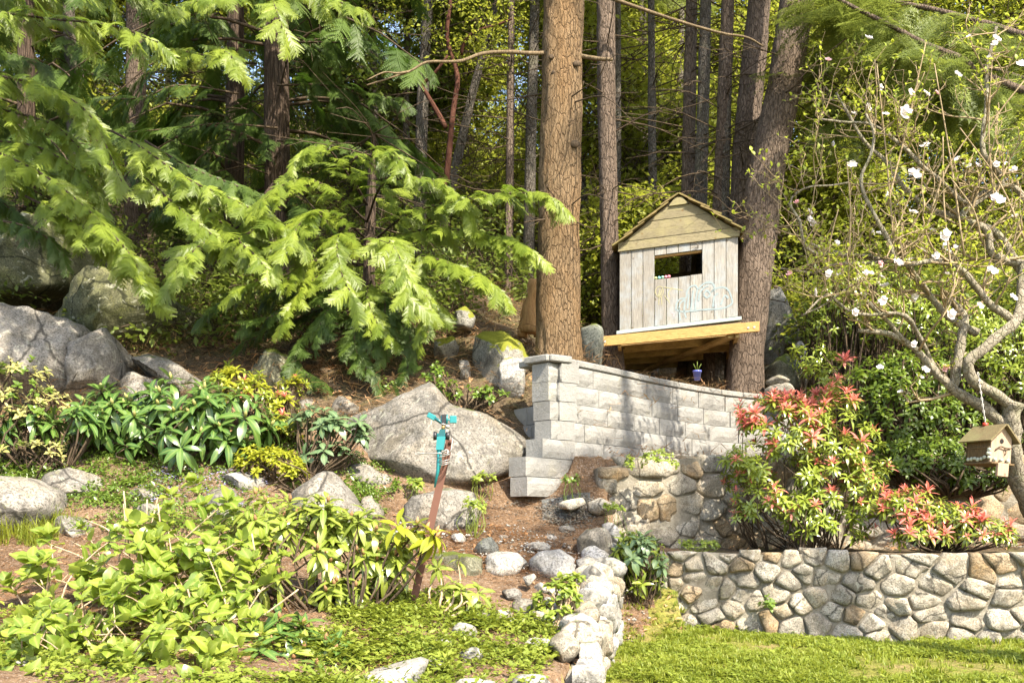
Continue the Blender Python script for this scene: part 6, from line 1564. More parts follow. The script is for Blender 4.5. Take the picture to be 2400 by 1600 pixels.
def whorl_shrub(name, label, cat, blobs, ntips, key, nleaf, L, seed, base=None, stem='twig_dark', spread=(.0, .75), droop=.25, low=-.35, red=0.0, redkey='red', redL=None, up=.55, bud=None, limit=300, r0=.011, alt=None, redtop=None):
    r = random.Random(seed); tips = blob_tips(blobs, ntips, r, low, up); b = base or P(sum(q[0] for q in blobs) / len(blobs), blobs[0][1], blobs[0][2])
    b = Vector((b[0], b[1], hgt_fast(b[0], b[1]))); root = thing(name, label, cat, b)
    items = []; reds = []; g = G()
    for p, d in tips:
        k = alt[0] if alt and r.random() < alt[1] else key
        items += whorl_items(p, d, k, r.randint(int(nleaf * .75), int(nleaf * 1.3)), L * r.uniform(.8, 1.15), r, spread, droop)
        pr = red if redtop is None else red * redtop(p)
        if r.random() < pr:
            reds += whorl_items(p + d * L * .18, (d + Vector((0, -.05, .35))).normalized(), redkey, r.randint(6, 14), (redL or L) * r.uniform(.5, 1.2), r, (r.uniform(-.1, .5), 1.2), r.uniform(0, .2))
        elif bud and r.random() < .6:
            v, f = tube([p, p + d * L * .16, p + d * L * .30], [L * .05, L * .075, L * .01], 6); g.add(v, f)
    if r0 > 0: stems(root, b, tips[::(6 if len(tips) > 300 else 3 if len(tips) > 60 else 1)], r, stem, r0, jit=.25 if len(tips) > 60 else .08)
    place_leaves(items, root, 'leaf', limit)
    if reds: place_leaves(reds, root, 'red_leaf', limit, 'red_leaves')
    if g.v: g.part('buds', M[bud], root, kind='stuff')
    return root

# --- dark rhododendron and its neighbours in the left bed
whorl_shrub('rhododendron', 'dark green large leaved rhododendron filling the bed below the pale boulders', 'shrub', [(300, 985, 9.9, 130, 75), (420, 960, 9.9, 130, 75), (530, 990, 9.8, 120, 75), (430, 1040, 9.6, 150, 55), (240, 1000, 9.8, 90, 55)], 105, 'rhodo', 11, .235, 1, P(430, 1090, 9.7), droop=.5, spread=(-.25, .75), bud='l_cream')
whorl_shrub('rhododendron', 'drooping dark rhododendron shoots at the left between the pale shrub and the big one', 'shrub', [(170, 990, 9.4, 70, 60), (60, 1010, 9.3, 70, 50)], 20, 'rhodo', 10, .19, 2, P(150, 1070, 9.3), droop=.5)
whorl_shrub('pieris_shrub', 'yellow green shrub with a few red rosettes behind the dark rhododendron', 'shrub', [(555, 900, 10.5, 70, 40), (590, 930, 10.4, 60, 45), (550, 870, 10.6, 22, 25)], 62, 'pieris', 11, .105, 3, P(570, 1020, 10.4), red=.16, redL=.10, alt=('azalea', .5), redtop=lambda p: 1 if p.x > PX(575, 10.4) else 0)
whorl_shrub('pieris_shrub', 'tall thin yellow green shoot with pink tips right of the red tipped shrub', 'shrub', [(675, 920, 10.4, 30, 40), (700, 900, 10.4, 25, 25), (660, 970, 10.3, 40, 50), (655, 1010, 10.2, 50, 40)], 46, 'pieris', 10, .10, 4, P(670, 1060, 10.2), red=.10, redL=.09, alt=('azalea', .6))
whorl_shrub('rhododendron', 'blue green round leaved rhododendron beside the biggest boulder', 'shrub', [(735, 990, 9.9, 60, 40), (800, 1010, 9.8, 65, 42), (770, 1065, 9.7, 60, 35), (840, 1020, 9.8, 30, 25)], 44, 'rhodo_grey', 8, .155, 5, P(745, 1120, 9.6), droop=.15, spread=(-.1, .5))
whorl_shrub('azalea', 'low golden leaved azalea below the blue green rhododendron', 'shrub', [(640, 1095, 9.35, 75, 45), (590, 1085, 9.4, 40, 40), (690, 1110, 9.3, 40, 30)], 110, 'azalea', 8, .075, 6, P(640, 1140, 9.3), droop=.1)
whorl_shrub('variegated_shrub', 'cream and green leaved shrub at the left edge in front of the huge pale boulder', 'shrub', [(40, 900, 9.6, 80, 70), (20, 970, 9.4, 90, 60), (110, 960, 9.4, 60, 50), (70, 1060, 9.1, 100, 30)], 120, 'cream', 8, .075, 7, P(50, 1080, 9.2), droop=.1, alt=('salal', .35))
# --- foreground: sunlit rhododendron, darker one at the bottom and the hydrangea
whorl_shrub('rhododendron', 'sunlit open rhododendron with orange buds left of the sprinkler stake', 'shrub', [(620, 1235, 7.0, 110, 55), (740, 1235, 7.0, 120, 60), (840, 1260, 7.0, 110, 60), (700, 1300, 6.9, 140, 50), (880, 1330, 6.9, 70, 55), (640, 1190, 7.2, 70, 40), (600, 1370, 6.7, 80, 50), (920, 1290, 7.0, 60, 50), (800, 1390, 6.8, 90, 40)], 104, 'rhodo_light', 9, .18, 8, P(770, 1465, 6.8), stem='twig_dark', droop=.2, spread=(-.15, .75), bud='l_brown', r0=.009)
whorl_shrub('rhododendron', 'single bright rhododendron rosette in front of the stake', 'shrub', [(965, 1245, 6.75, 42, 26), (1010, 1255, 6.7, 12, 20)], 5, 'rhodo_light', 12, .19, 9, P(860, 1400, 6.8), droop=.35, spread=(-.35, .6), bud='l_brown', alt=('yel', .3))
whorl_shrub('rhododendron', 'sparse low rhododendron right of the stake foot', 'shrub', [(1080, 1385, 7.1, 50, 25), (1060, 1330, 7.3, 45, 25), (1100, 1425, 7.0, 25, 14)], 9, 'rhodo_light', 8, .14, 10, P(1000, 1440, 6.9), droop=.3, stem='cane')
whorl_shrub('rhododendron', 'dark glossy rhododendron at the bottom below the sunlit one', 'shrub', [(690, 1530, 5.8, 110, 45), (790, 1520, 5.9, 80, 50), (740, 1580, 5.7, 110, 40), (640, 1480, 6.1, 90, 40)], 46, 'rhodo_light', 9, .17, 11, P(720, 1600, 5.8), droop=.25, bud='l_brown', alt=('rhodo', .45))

def hydrangea():
    r = random.Random(12); base = P(330, 1480, 6.2); base = Vector((base.x, base.y, hgt_fast(base.x, base.y)))
    root = thing('hydrangea', 'bright lime green hydrangea with pale bare canes filling the lower left', 'shrub', base); g = G(); items = []
    tips = []
    targets = [(410, 1150, 6.9), (450, 1130, 6.9), (380, 1190, 6.8), (300, 1215, 6.7), (470, 1180, 6.8), (250, 1290, 6.6), (95, 1310, 6.5), (110, 1240, 6.6), (170, 1240, 6.6), (60, 1400, 6.2), (240, 1400, 6.2), (130, 1430, 6.1), (200, 1480, 5.9), (330, 1260, 6.5), (430, 1280, 6.5), (520, 1240, 6.6), (560, 1270, 6.5), (500, 1310, 6.4), (600, 1320, 6.4), (640, 1360, 6.3), (370, 1350, 6.3), (470, 1370, 6.2), (290, 1330, 6.4), (540, 1420, 6.0), (570, 1450, 5.9), (440, 1440, 5.9), (160, 1530, 5.5), (120, 1570, 5.3), (240, 1560, 5.4), (350, 1540, 5.5), (380, 1580, 5.3), (500, 1530, 5.5), (520, 1490, 5.7), (40, 1470, 5.9), (30, 1360, 6.4), (190, 1350, 6.4), (410, 1230, 6.7), (540, 1180, 6.8), (620, 1260, 6.6), (670, 1300, 6.5), (300, 1440, 6.0), (90, 1350, 6.4), (210, 1600, 5.2), (450, 1590, 5.2), (330, 1600, 5.2)] + [(r.uniform(-20, 560), r.uniform(1380, 1640), 0) for _ in range(20)] + [(r.uniform(250, 560), r.uniform(1200, 1400), 0) for _ in range(14)]
    for i, t in enumerate(targets):
        t = t if t[2] else (t[0], t[1], 6.9 - (t[1] - 1150) / 450 * 1.7)
        p = P(*t) + Vector((r.uniform(-.04, .04), r.uniform(-.1, .1), r.uniform(-.03, .03))); b = base + Vector((r.uniform(-.55, .55) + (p.x - base.x) * .45, r.uniform(-.4, .4) + (p.y - base.y) * .55, 0)); b.z = hgt_fast(b.x, b.y) - .03
        m = b.lerp(p, .5) + Vector((r.uniform(-.06, .06), r.uniform(-.06, .06), .03)); ln = smooth_line([b, m, p], 5); rr_ = .0062
        g.add(*tube(ln, [rr_ * (1 - .4 * k / len(ln)) for k in range(len(ln))], 6, False))
        for k in (5, 6, 7, 8, 9, 10):
            if k >= len(ln): break
            if k < 8 and r.random() < .25: continue
            q = ln[k]; d = (ln[k] - ln[k - 1]).normalized(); an = r.uniform(0, 3.14); a = d.orthogonal().normalized(); o = a * math.cos(an + k * 1.57) + d.cross(a) * math.sin(an + k * 1.57)
            for s in (-1, 1):
                L = r.uniform(.07, .13); x = o * s + d * r.uniform(.2, .7); items.append(('hyd', frame(x, d + Vector((0, -.7, .6)), q, L)))
        items += whorl_items(p, Vector((r.uniform(-.4, .4), -.45 + r.uniform(-.2, .2), .85)).normalized(), 'hyd', r.randint(5, 8), .13 * r.uniform(.55, 1.3), r, (.05, .9), .0)
        if r.random() < .75:   # side shoot with its own leaves
            q = ln[r.randint(4, 8)]; e = q + Vector((r.uniform(-.18, .18), r.uniform(-.15, .1), r.uniform(.08, .2))); g.add(*tube([q, q.lerp(e, .5) + Vector((0, 0, .01)), e], [.005, .004, .003], 5, False))
            items += whorl_items(e, Vector((r.uniform(-.5, .5), -.4 + r.uniform(-.2, .2), .8)).normalized(), 'hyd', r.randint(4, 7), .105 * r.uniform(.6, 1.25), r, (.05, .85), .0)
    # bare pruned canes
    for i, (x0, y0, x1, y1, Y) in enumerate([(330, 1500, 290, 1150, 6.9), (340, 1480, 345, 1170, 6.9), (300, 1480, 385, 1160, 6.9), (200, 1310, 90, 1265, 6.7), (200, 1290, 170, 1270, 6.7), (280, 1260, 205, 1220, 6.8), (330, 1400, 370, 1165, 6.9), (420, 1520, 370, 1180, 6.7), (320, 1350, 335, 1290, 6.6), (350, 1530, 300, 1350, 6.2), (310, 1560, 240, 1450, 5.8), (400, 1500, 440, 1370, 6.1), (460, 1520, 440, 1380, 6.0), (300, 1590, 190, 1480, 5.5), (300, 1600, 240, 1540, 5.4), (420, 1610, 410, 1480, 5.6), (540, 1500, 700, 1380, 6.1), (600, 1400, 590, 1250, 6.5), (280, 1340, 290, 1180, 6.9)]):
        a, b = P(x0, y0, Y - .1), P(x1, y1, Y); m = a.lerp(b, .5) + Vector((r.uniform(-.03, .03), 0, r.uniform(-.02, .02))); g.add(*tube(smooth_line([a, a.lerp(m, .5) + Vector((r.uniform(-.03, .03), 0, 0)), m, b], 4), .0058, 6))
    g.part('canes', M['cane'], root, kind='stuff'); place_leaves(items, root)
hydrangea()

# --- pieris with scarlet new growth hanging over the walls
whorl_shrub('pieris_shrub', 'large pieris shrub covered in scarlet new leaves hanging over the taller stone wall', 'shrub', [(1790, 960, 10.3, 85, 50), (1850, 1010, 10.2, 110, 80), (1940, 1020, 10.3, 100, 110), (1830, 1090, 10.0, 110, 60), (1960, 1130, 10.0, 100, 80), (2020, 1080, 10.2, 60, 90), (1920, 900, 10.8, 45, 55), (1960, 860, 10.9, 40, 40), (1900, 1190, 9.9, 85, 45), (2030, 1190, 9.9, 70, 45), (1790, 1170, 9.9, 70, 45), (1960, 1235, 9.8, 90, 28), (1735, 1090, 10.0, 45, 60)], 470, 'pieris', 12, .115, 20, P(1900, 1220, 10.2), red=.5, redL=.13, low=-.8, droop=.3, spread=(-.2, .6), r0=.006, redtop=lambda p: (1.9 if p.z > PZ(1010, 10.3) and p.x < PX(1900, 10.3) else (.9 if p.z > PZ(960, 10.3) else .38)))
whorl_shrub('pieris_shrub', 'lower pieris shrub with red tips lying along the top of the long low wall', 'shrub', [(2130, 1190, 9.6, 70, 45), (2210, 1215, 9.5, 80, 45), (2290, 1240, 9.4, 70, 35), (2160, 1250, 9.3, 60, 30), (2340, 1250, 9.4, 40, 25)], 130, 'pieris', 12, .11, 21, P(2200, 1285, 9.6), red=.5, redL=.12, low=-.5, droop=.3, spread=(-.2, .6))
whorl_shrub('pieris_shrub', 'small green spray hanging against the stone wall left of the pieris', 'shrub', [(1750, 1195, 9.9, 30, 20), (1730, 1210, 9.85, 20, 12)], 10, 'pieris', 11, .09, 22, P(1790, 1130, 10.2), low=-.8, droop=.5, red=.1)
whorl_shrub('pieris_shrub', 'thin leafy strand trailing down the wall below the pieris', 'shrub', [(1880, 1205, 9.75, 25, 25), (1875, 1250, 9.7, 16, 30)], 14, 'pieris', 11, .09, 23, P(1890, 1285, 9.8), low=-.8, droop=.4, red=.3)
# --- laurel thicket behind
def laurel(name, label, blobs, n, seed, key='laurel', L=.10, limit=300, nl=7):
    r = random.Random(seed); b = P(sum(q[0] for q in blobs) / len(blobs), blobs[0][1], blobs[0][2] + .4); b.z = hgt_fast(b.x, b.y); root = thing(name, label, 'shrub', b); tips = blob_tips(blobs, n, r, -.5, .45); items = []
    for p, d in tips: items += whorl_items(p, d, key, r.randint(nl - 2, nl + 2), L * r.uniform(.75, 1.25), r, (-.2, .9), .25)
    stems(root, b, tips[::3], r, 'twig_dark', .014, jit=.3, group=3); place_leaves(items, root, 'leaf', limit)
laurel('laurel_shrub', 'dark glossy laurel thicket behind the birdhouse', [(2120, 1000, 11.6, 110, 130, .5), (2230, 1030, 11.4, 90, 120, .5), (2150, 900, 11.9, 120, 90, .5), (2060, 920, 12, 80, 90, .5), (2170, 1120, 11.2, 110, 60, .5)], 620, 30)
laurel('laurel_shrub', 'laurel with sunny leaves between the leaning fir and the apple branches', [(1960, 760, 13.4, 80, 70, .5), (2030, 700, 13.2, 120, 90, .5), (1900, 840, 13.4, 45, 50, .4), (2110, 760, 12.9, 90, 80, .5)], 420, 31, 'lance', .11)
laurel('laurel_shrub', 'green shrub reaching in at the right edge above the birdhouse', [(2330, 830, 11.8, 100, 90, .5), (2390, 900, 11.4, 80, 80, .5), (2250, 780, 12.4, 90, 70, .5)], 380, 32, 'lance', .11)
laurel('laurel_shrub', 'low dark shrub filling the shade between the pieris and the birdhouse', [(2110, 1090, 10.75, 70, 60, .25), (2210, 1080, 10.7, 80, 60, .25), (2290, 1120, 10.7, 70, 50, .25)], 300, 33, 'laurel', .09)
# --- small plants
whorl_shrub('lance_leaved_plant', 'leafy green plant in the corner between the planter wall and the long low wall', 'plant', [(1500, 1300, 9.0, 58, 55), (1515, 1345, 8.95, 48, 45), (1475, 1270, 9.1, 35, 30)], 60, 'lance', 9, .12, 40, P(1500, 1385, 8.95), droop=.5, spread=(-.5, .8), stem='twig_dark', low=-.8, r0=.005, alt=('rhodo_grey', .6))
whorl_shrub('small_bush', 'small bright bush growing on the planter wall stones', 'plant', [(1310, 1400, 7.3, 60, 40), (1290, 1440, 7.2, 55, 35), (1340, 1370, 7.4, 35, 28)], 46, 'hyd', 7, .065, 41, P(1310, 1490, 7.2), droop=.3, stem='cane')
whorl_shrub('salal_plant', 'low dark leaved groundcover plant between the biggest boulder and the block wall', 'plant', [(1040, 915, 11.0, 40, 30), (1090, 930, 10.9, 50, 25), (1150, 930, 10.8, 40, 25), (1020, 880, 11.3, 30, 30)], 52, 'salal', 7, .075, 42, P(1090, 950, 10.9), droop=.3)
for i, (x, y, Y, w, h, n, L, key, lb) in enumerate([(1340, 1125, 9.9, 20, 18, 9, .06, 'salal', 'little weed at the right foot of the block wall'), (950, 1130, 9.75, 25, 15, 9, .06, 'salal', 'bright weeds under the biggest boulder just left of the stake'), (1135, 1120, 9.9, 28, 14, 10, .06, 'hyd', 'weed tuft under the right corner of the biggest boulder'), (1110, 1190, 9.1, 28, 30, 22, .045, 'hyd', 'lime green creeping plant on the squat boulder by the path'), (1545, 1080, 9.9, 45, 28, 34, .05, 'hyd', 'bright creeper growing out of the taller stone wall'), (1475, 1085, 9.95, 10, 26, 12, .05, 'hyd', 'thin creeper strand hanging in the taller stone wall'), (1800, 1415, 8.85, 22, 18, 12, .05, 'salal', 'small weed rooted in the face of the long low wall'), (905, 905, 11.4, 26, 22, 12, .06, 'salal', 'seedlings on the bare soil under the young cedar'), (975, 1135, 9.65, 16, 14, 7, .07, 'hyd', 'broad leaved weed right of the stake'), (1640, 1275, 9.55, 60, 14, 26, .045, 'hyd', 'row of pale weeds behind the top of the long low wall'), (1560, 1485, 8.75, 14, 14, 6, .06, 'rhodo_grey', 'pale leaved seedling at the left foot of the long low wall'), (1440, 1190, 9.6, 30, 14, 10, .05, 'hyd', 'weeds at the foot of the taller wall beside the path')]):
    whorl_shrub('weed', lb, 'weed', [(x, y, Y, w, h)], n, key, 6, L, 60 + i, P(x, y + h, Y), droop=.2, stem='l_hyd', r0=.003 if i not in (4, 5, 6) else 0)

# ------------------------------------------------------------------ old apple tree in blossom
def apple():
    KA = 1.13; r = random.Random(9); Y0 = 9.5
    def P(a, b, Y): return Vector((PX(a, Y * KA), Y * KA, PZ(b, Y * KA)))
    base = P(2500, 1300, Y0); base.z = hgt_fast(base.x, base.y) - .1
    root = thing('apple_tree', 'old gnarled apple tree in pale pink blossom at the right edge', 'tree', base)
    def limb(nm, l, r0, r1, parent=root):
        ln = smooth_line([P(*q) if not isinstance(q, Vector) else q for q in l], 6); n = len(ln); ln = [p + Vector((noise.noise(p * 3), noise.noise(p * 3 + Vector((9, 0, 0))), noise.noise(p * 3 + Vector((0, 9, 0))))) * .035 * (0 if i == 0 else 1) for i, p in enumerate(ln)]
        r0 *= .9; r1 = r1 * 1.05; rs = [r0 + (r1 - r0) * (i / (n - 1)) ** .8 for i in range(n)]; v, f = tube(ln, rs, 12 if r0 > .04 else 8, wob=.28, wobf=9); part(nm, v, f, M['bark_apple'], parent); return ln, rs
    trunk = limb('trunk', [base, (2440, 1230, 9.4), (2392, 1140, 9.2), (2372, 1060, 9.05), (2372, 985, 8.95), (2380, 940, 8.9)], .115, .09)
    L = []
    L.append(limb('branch', [(2385, 1020, 9.0), (2310, 960, 8.95), (2250, 925, 8.9), (2205, 880, 8.85), (2165, 835, 8.8), (2110, 795, 8.75), (2055, 780, 8.7), (2010, 772, 8.7)], .075, .018))
    L.append(limb('branch', [(2232, 905, 8.9), (2238, 850, 8.85), (2250, 790, 8.85), (2262, 740, 8.9), (2225, 700, 8.9)], .06, .035))
    L.append(limb('branch', [(2290, 780, 8.9), (2230, 745, 8.85), (2190, 700, 8.8), (2150, 650, 8.75), (2110, 610, 8.7), (2040, 605, 8.7), (1950, 590, 8.7), (1900, 570, 8.7)], .045, .012))
    L.append(limb('branch', [(2390, 960, 8.95), (2300, 905, 8.8), (2268, 870, 8.75), (2275, 835, 8.7), (2330, 795, 8.7), (2375, 750, 8.75), (2392, 690, 8.8), (2400, 620, 8.85)], .06, .05))
    L.append(limb('branch', [(2376, 760, 8.8), (2330, 720, 8.7), (2260, 640, 8.6), (2200, 610, 8.55), (2110, 615, 8.5), (2080, 560, 8.45), (2040, 480, 8.4), (2020, 420, 8.4), (2050, 330, 8.4), (2030, 270, 8.4)], .045, .010))
    L.append(limb('branch', [(2398, 640, 8.9), (2340, 560, 8.85), (2260, 510, 8.8), (2180, 490, 8.8), (2110, 430, 8.8), (2050, 350, 8.8), (2000, 290, 8.8), (1960, 220, 8.8)], .05, .010))
    L.append(limb('branch', [(2400, 620, 8.9), (2330, 600, 8.8), (2310, 540, 8.75), (2260, 500, 8.7), (2350, 430, 8.7), (2300, 350, 8.6), (2310, 250, 8.6), (2320, 140, 8.6), (2336, 65, 8.6)], .05, .014))
    L.append(limb('branch', [(2470, 700, 8.9), (2400, 470, 8.8), (2340, 440, 8.8), (2260, 470, 8.7), (2180, 400, 8.65), (2100, 330, 8.6), (2050, 300, 8.6), (1920, 280, 8.6)], .04, .010))
    L.append(limb('branch', [(2200, 870, 8.9), (2120, 740, 8.6), (2000, 735, 8.5), (1940, 690, 8.45), (1890, 740, 8.4)], .028, .008))
    L.append(limb('branch', [(2120, 800, 8.75), (2020, 690, 8.6), (2010, 640, 8.6), (1985, 680, 8.55), (1880, 745, 8.5)], .025, .007))
    L.append(limb('branch', [(2110, 612, 8.65), (1960, 620, 8.6), (1900, 640, 8.55), (1830, 625, 8.5)], .022, .007))
    L.append(limb('branch', [(2045, 600, 8.7), (1900, 590, 8.5), (1870, 520, 8.4), (1850, 470, 8.4), (1885, 440, 8.4), (1990, 430, 8.4)], .022, .008))
    tw = G(); tips = []
    def twig(p, d, l, r0, depth):
        n = 4; pts = [p]; dd = d.copy()
        for k in range(n):
            dd = (dd + Vector((r.uniform(-.35, .35), r.uniform(-.3, .3), r.uniform(-.18, .34)))).normalized(); pts.append(pts[-1] + dd * l / n)
        ln = smooth_line(pts, 2); tw.add(*tube(ln, [r0 * (1 - .6 * i / len(ln)) for i in range(len(ln))], 5, True)); tips.append((pts[-1], dd))
        for k in range(1, n + 1):
            if depth > 0 and r.random() < .8:
                o = Vector((r.uniform(-1, 1), r.uniform(-.7, .7), r.uniform(-.5, 1.1))).normalized(); twig(pts[k], (dd * .5 + o).normalized(), l * r.uniform(.35, .65), r0 * .6, depth - 1)
            elif r.random() < .6: tips.append((pts[k], (dd + Vector((r.uniform(-1, 1), -.3, .6))).normalized()))
    for ln, rs in L:
        for i in range(4, len(ln)):
            if rs[i] < .05 and r.random() < .40:
                o = Vector((r.uniform(-1, .8), r.uniform(-.8, .6), r.uniform(-.25, 1.2))).normalized(); twig(ln[i], o, r.uniform(.28, .70), max(.006, rs[i] * .45), 2)
    # straight water shoots
    for (a, b, c, d, Y) in ((2100, 640, 2055, 150, 8.5), (2260, 600, 2190, 150, 8.6), (2330, 480, 2326, 130, 8.5), (2300, 350, 2400, 190, 8.7), (2180, 500, 2290, 290, 8.6), (2080, 480, 2170, 100, 8.6), (2400, 560, 2250, 300, 8.5), (1990, 600, 1985, 380, 8.4), (2230, 640, 2210, 320, 8.4), (2050, 300, 2050, 140, 8.6), (2300, 560, 2230, 420, 8.3), (1940, 640, 1965, 490, 8.4)):
        p, q = P(a, b, Y), P(c, d, Y - .1); m = p.lerp(q, .5) + Vector((r.uniform(-.08, .08), 0, 0)); tw.add(*tube(smooth_line([p, m, q], 4), [.011 - .0007 * k for k in range(9)], 6)); tips.append((q, Vector((0, 0, 1)))); tips.append((m, Vector((.3, -.5, .6))))
    tw.part('twigs', M['twig_pale'], root, kind='stuff')
    items = []; flowers = []
    for p, d in tips:
        for k in range(r.choice((0, 0, 0, 1, 1, 2))):
            o = Vector((r.uniform(-1, 1), r.uniform(-1, .6), r.uniform(-.3, 1))).normalized(); items.append(('apple', frame(d * .5 + o, Vector((r.uniform(-.4, .4), -.4, 1)), p, r.uniform(.028, .062))))
        if r.random() < .012: flowers.append((p + d * .02, (d + Vector((0, -.8, .3))).normalized(), r.uniform(.8, 1.2)))
    place_leaves(items, root)
    for a, b, Y, s in ((2115, 262, 8.3, 1.9), (2135, 415, 8.3, 1.6), (2330, 475, 8.3, 1.7), (2390, 152, 8.4, 1.3), (2210, 550, 8.25, 1.6), (2320, 640, 8.3, 1.3), (2190, 600, 8.3, 1.2), (2225, 735, 8.4, 1.4), (2240, 178, 8.5, 1.0), (2330, 95, 8.5, 1.1), (1940, 640, 8.3, 1.0), (2060, 860, 8.4, .8), (1895, 512, 8.3, .8), (2100, 620, 8.3, 1.2), (2140, 805, 8.4, .9), (2370, 700, 8.3, 1.0), (2165, 870, 8.5, 1.0)):
        flowers.append((P(a, b, Y), Vector((r.uniform(-.3, .3), -.9, .4)).normalized(), s))
    pet = []
    for i in range(3):
        v, f, mi_, md = leaf_geo(1, .85, -.25 + .2 * i, .12, 4, .55); pet.append(v)
    mw, mp = [], []
    def blossom(i, pink):
        g = G(); rr2 = random.Random(i)
        for h in range(3 + i % 2):      # a cluster of open flowers
            oc = Vector((rr2.uniform(-.022, .022), rr2.uniform(-.022, .022), rr2.uniform(-.006, .01)))
            for k in range(5):
                an = 1.2566 * k + rr2.uniform(-.15, .15); e = rr2.uniform(.15, .6); d = Vector((math.cos(an) * math.cos(e), math.sin(an) * math.cos(e), math.sin(e)))
                v, f, mi_, md = leaf_geo(1, .85, -.2, .12, 3, .55); g.add(xf(v, frame(d, Vector((0, 0, 1)), oc, .03)), f)
        return mesh('blossom', g.V(), g.f, M['petal_pink' if pink else 'petal'], True)
    ms = [blossom(i, i > 3) for i in range(6)]
    for p, d, s in flowers:
        put('blossom', r.choice(ms[:4] if s > .95 else ms), root, frame(d.orthogonal(), d, p, s * 1.13))
apple()
# ------------------------------------------------------------------ ground cover: grass, litter, creeping plants
def scatter(name, label, temps, mats, n, region_f, bbox, scl, seed, tilt=.3, lift=0.0, flat=False):
    r = random.Random(seed); P_, rot, sc, ti = [], [], [], []; tries = 0
    while len(P_) < n and tries < n * 12:
        tries += 1; x = r.uniform(bbox[0], bbox[1]); y = r.uniform(bbox[2], bbox[3])
        if r.random() > region_f(x, y): continue
        P_.append((x, y, hgt_fine(x, y) + lift)); rot.append((r.uniform(-tilt, tilt), r.uniform(-tilt, tilt), r.uniform(0, 6.28))); sc.append(r.uniform(*scl)); ti.append(r.randrange(len(temps)))
    return instancer(name, temps, P_, rot, sc, ti, mats, None, label)
from mathutils.interpolate import poly_3d_calc
from mathutils.bvhtree import BVHTree
_bv = BVHTree.FromPolygons([tuple(v) for v in np.stack([GX, GY, GZ], -1).reshape(-1, 3)[:]], [tuple(q) for q in quads.tolist()])
def hgt_fine(x, y):
    h = _bv.ray_cast(Vector((x, y, 40)), Vector((0, 0, -1)))[0]; return h.z if h else 0.0
def blade_tuft(seed, n=14, L=.075, w=.006, sp=.05, lean=.6):
    r = random.Random(seed); V = []; Fc = []
    for i in range(n):
        a = r.uniform(0, 6.28); b = Vector((r.uniform(-sp, sp), r.uniform(-sp, sp), -.005)); d = Vector((math.cos(a), math.sin(a), 0)); l = L * r.uniform(.5, 1.25); ln = lean * r.uniform(.2, 1.2); s = Vector((-d.y, d.x, 0)) * w
        p1 = b + Vector((0, 0, l * .6)) + d * l * ln * .35; p2 = b + Vector((0, 0, l * .85)) + d * l * ln; i0 = len(V); V += [tuple(b - s), tuple(b + s), tuple(p1 + s * .8), tuple(p1 - s * .8), tuple(p2)]; Fc += [(i0, i0 + 1, i0 + 2, i0 + 3), (i0 + 3, i0 + 2, i0 + 4)]
    return np.array(V), Fc, [0] * len(Fc), None
def clover(seed, n=12, L=.018, sp=.06):
    r = random.Random(seed); V = []; Fc = []
    for i in range(n):
        c = Vector((r.uniform(-sp, sp), r.uniform(-sp, sp), r.uniform(.004, .03)))
        for k in range(3):
            an = r.uniform(0, 6.28); d = Vector((math.cos(an), math.sin(an), r.uniform(-.2, .4))); q = xf([(0, 0, 0), (.5, .4, .05), (1, 0, 0), (.5, -.4, .05)], frame(d, (r.uniform(-.3, .3), r.uniform(-.3, .3), 1), c, L * r.uniform(.7, 1.3))); i0 = len(V); V.extend(map(tuple, q)); Fc += [(i0, i0 + 3, i0 + 2), (i0, i0 + 2, i0 + 1)]
    return np.array(V), Fc, [0] * len(Fc), None
def needles(seed, n=26, L=.045, sp=.09, w=.0012, z=.006):
    r = random.Random(seed); V = []; Fc = []
    for i in range(n):
        c = Vector((r.uniform(-sp, sp), r.uniform(-sp, sp), r.uniform(.001, z))); an = r.uniform(0, 6.28); d = Vector((math.cos(an), math.sin(an), r.uniform(-.12, .12))) * L * r.uniform(.5, 1.2); s = Vector((-d.y, d.x, 0)).normalized() * w; i0 = len(V); V += [tuple(c - s), tuple(c + s), tuple(c + d)]; Fc.append((i0, i0 + 1, i0 + 2))
    return np.array(V), Fc, [0] * len(Fc), None
def dead_leaf(seed):
    v, f, m, md = leaf_geo(.06, .03, .5, .5, 4); return v * 1.0, f, m, md
def pebbles(seed, n=9, sp=.07):
    r = random.Random(seed); g = G()
    for i in range(n):
        s = r.uniform(.004, .013); v, f = rock_lo(s, r); g.add(np.array(v) + (r.uniform(-sp, sp), r.uniform(-sp, sp), s * .3), f)
    return g.V(), g.f, [0] * len(g.f), None
def rock_lo(s, r):
    v = [(1, 0, 0), (-1, 0, 0), (0, 1, 0), (0, -1, 0), (0, 0, .7), (0, 0, -.7)]; v = [(a * s * r.uniform(.7, 1.3), b * s * r.uniform(.7, 1.3), c * s * r.uniform(.7, 1.3)) for a, b, c in v]
    return v, [(0, 2, 4), (2, 1, 4), (1, 3, 4), (3, 0, 4), (2, 0, 5), (1, 2, 5), (3, 1, 5), (0, 3, 5)]
nz = lambda x, y, f, s=0: noise.noise(Vector((x * f, y * f, s)))
def lawn_f(x, y):
    if x < xL2(y) + .05 or y > yL1(x) - .03: return 0
    if y > 8.3 and x < 1.15 + (y - 8.3) * .6: return .05
    return .42 + 1.9 * nz(x, y, 1.3) + .9 * nz(x, y, 4)
B1 = [blade_tuft(i) for i in range(3)]; B2 = [clover(i) for i in range(3)]; ND = [needles(i) for i in range(3)]; DL = [dead_leaf(i) for i in range(2)]; PB = [pebbles(i) for i in range(2)]
scatter('grass', 'short patchy mossy lawn grass in front of the long low wall', B1, [M['grass']], 9500, lambda x, y: max(lawn_f(x, y), .06 if x > xL2(y) + .05 and y < yL1(x) - .03 else 0), (.3, 5.6, 5.6, 9.3), (.35, .9), 1)
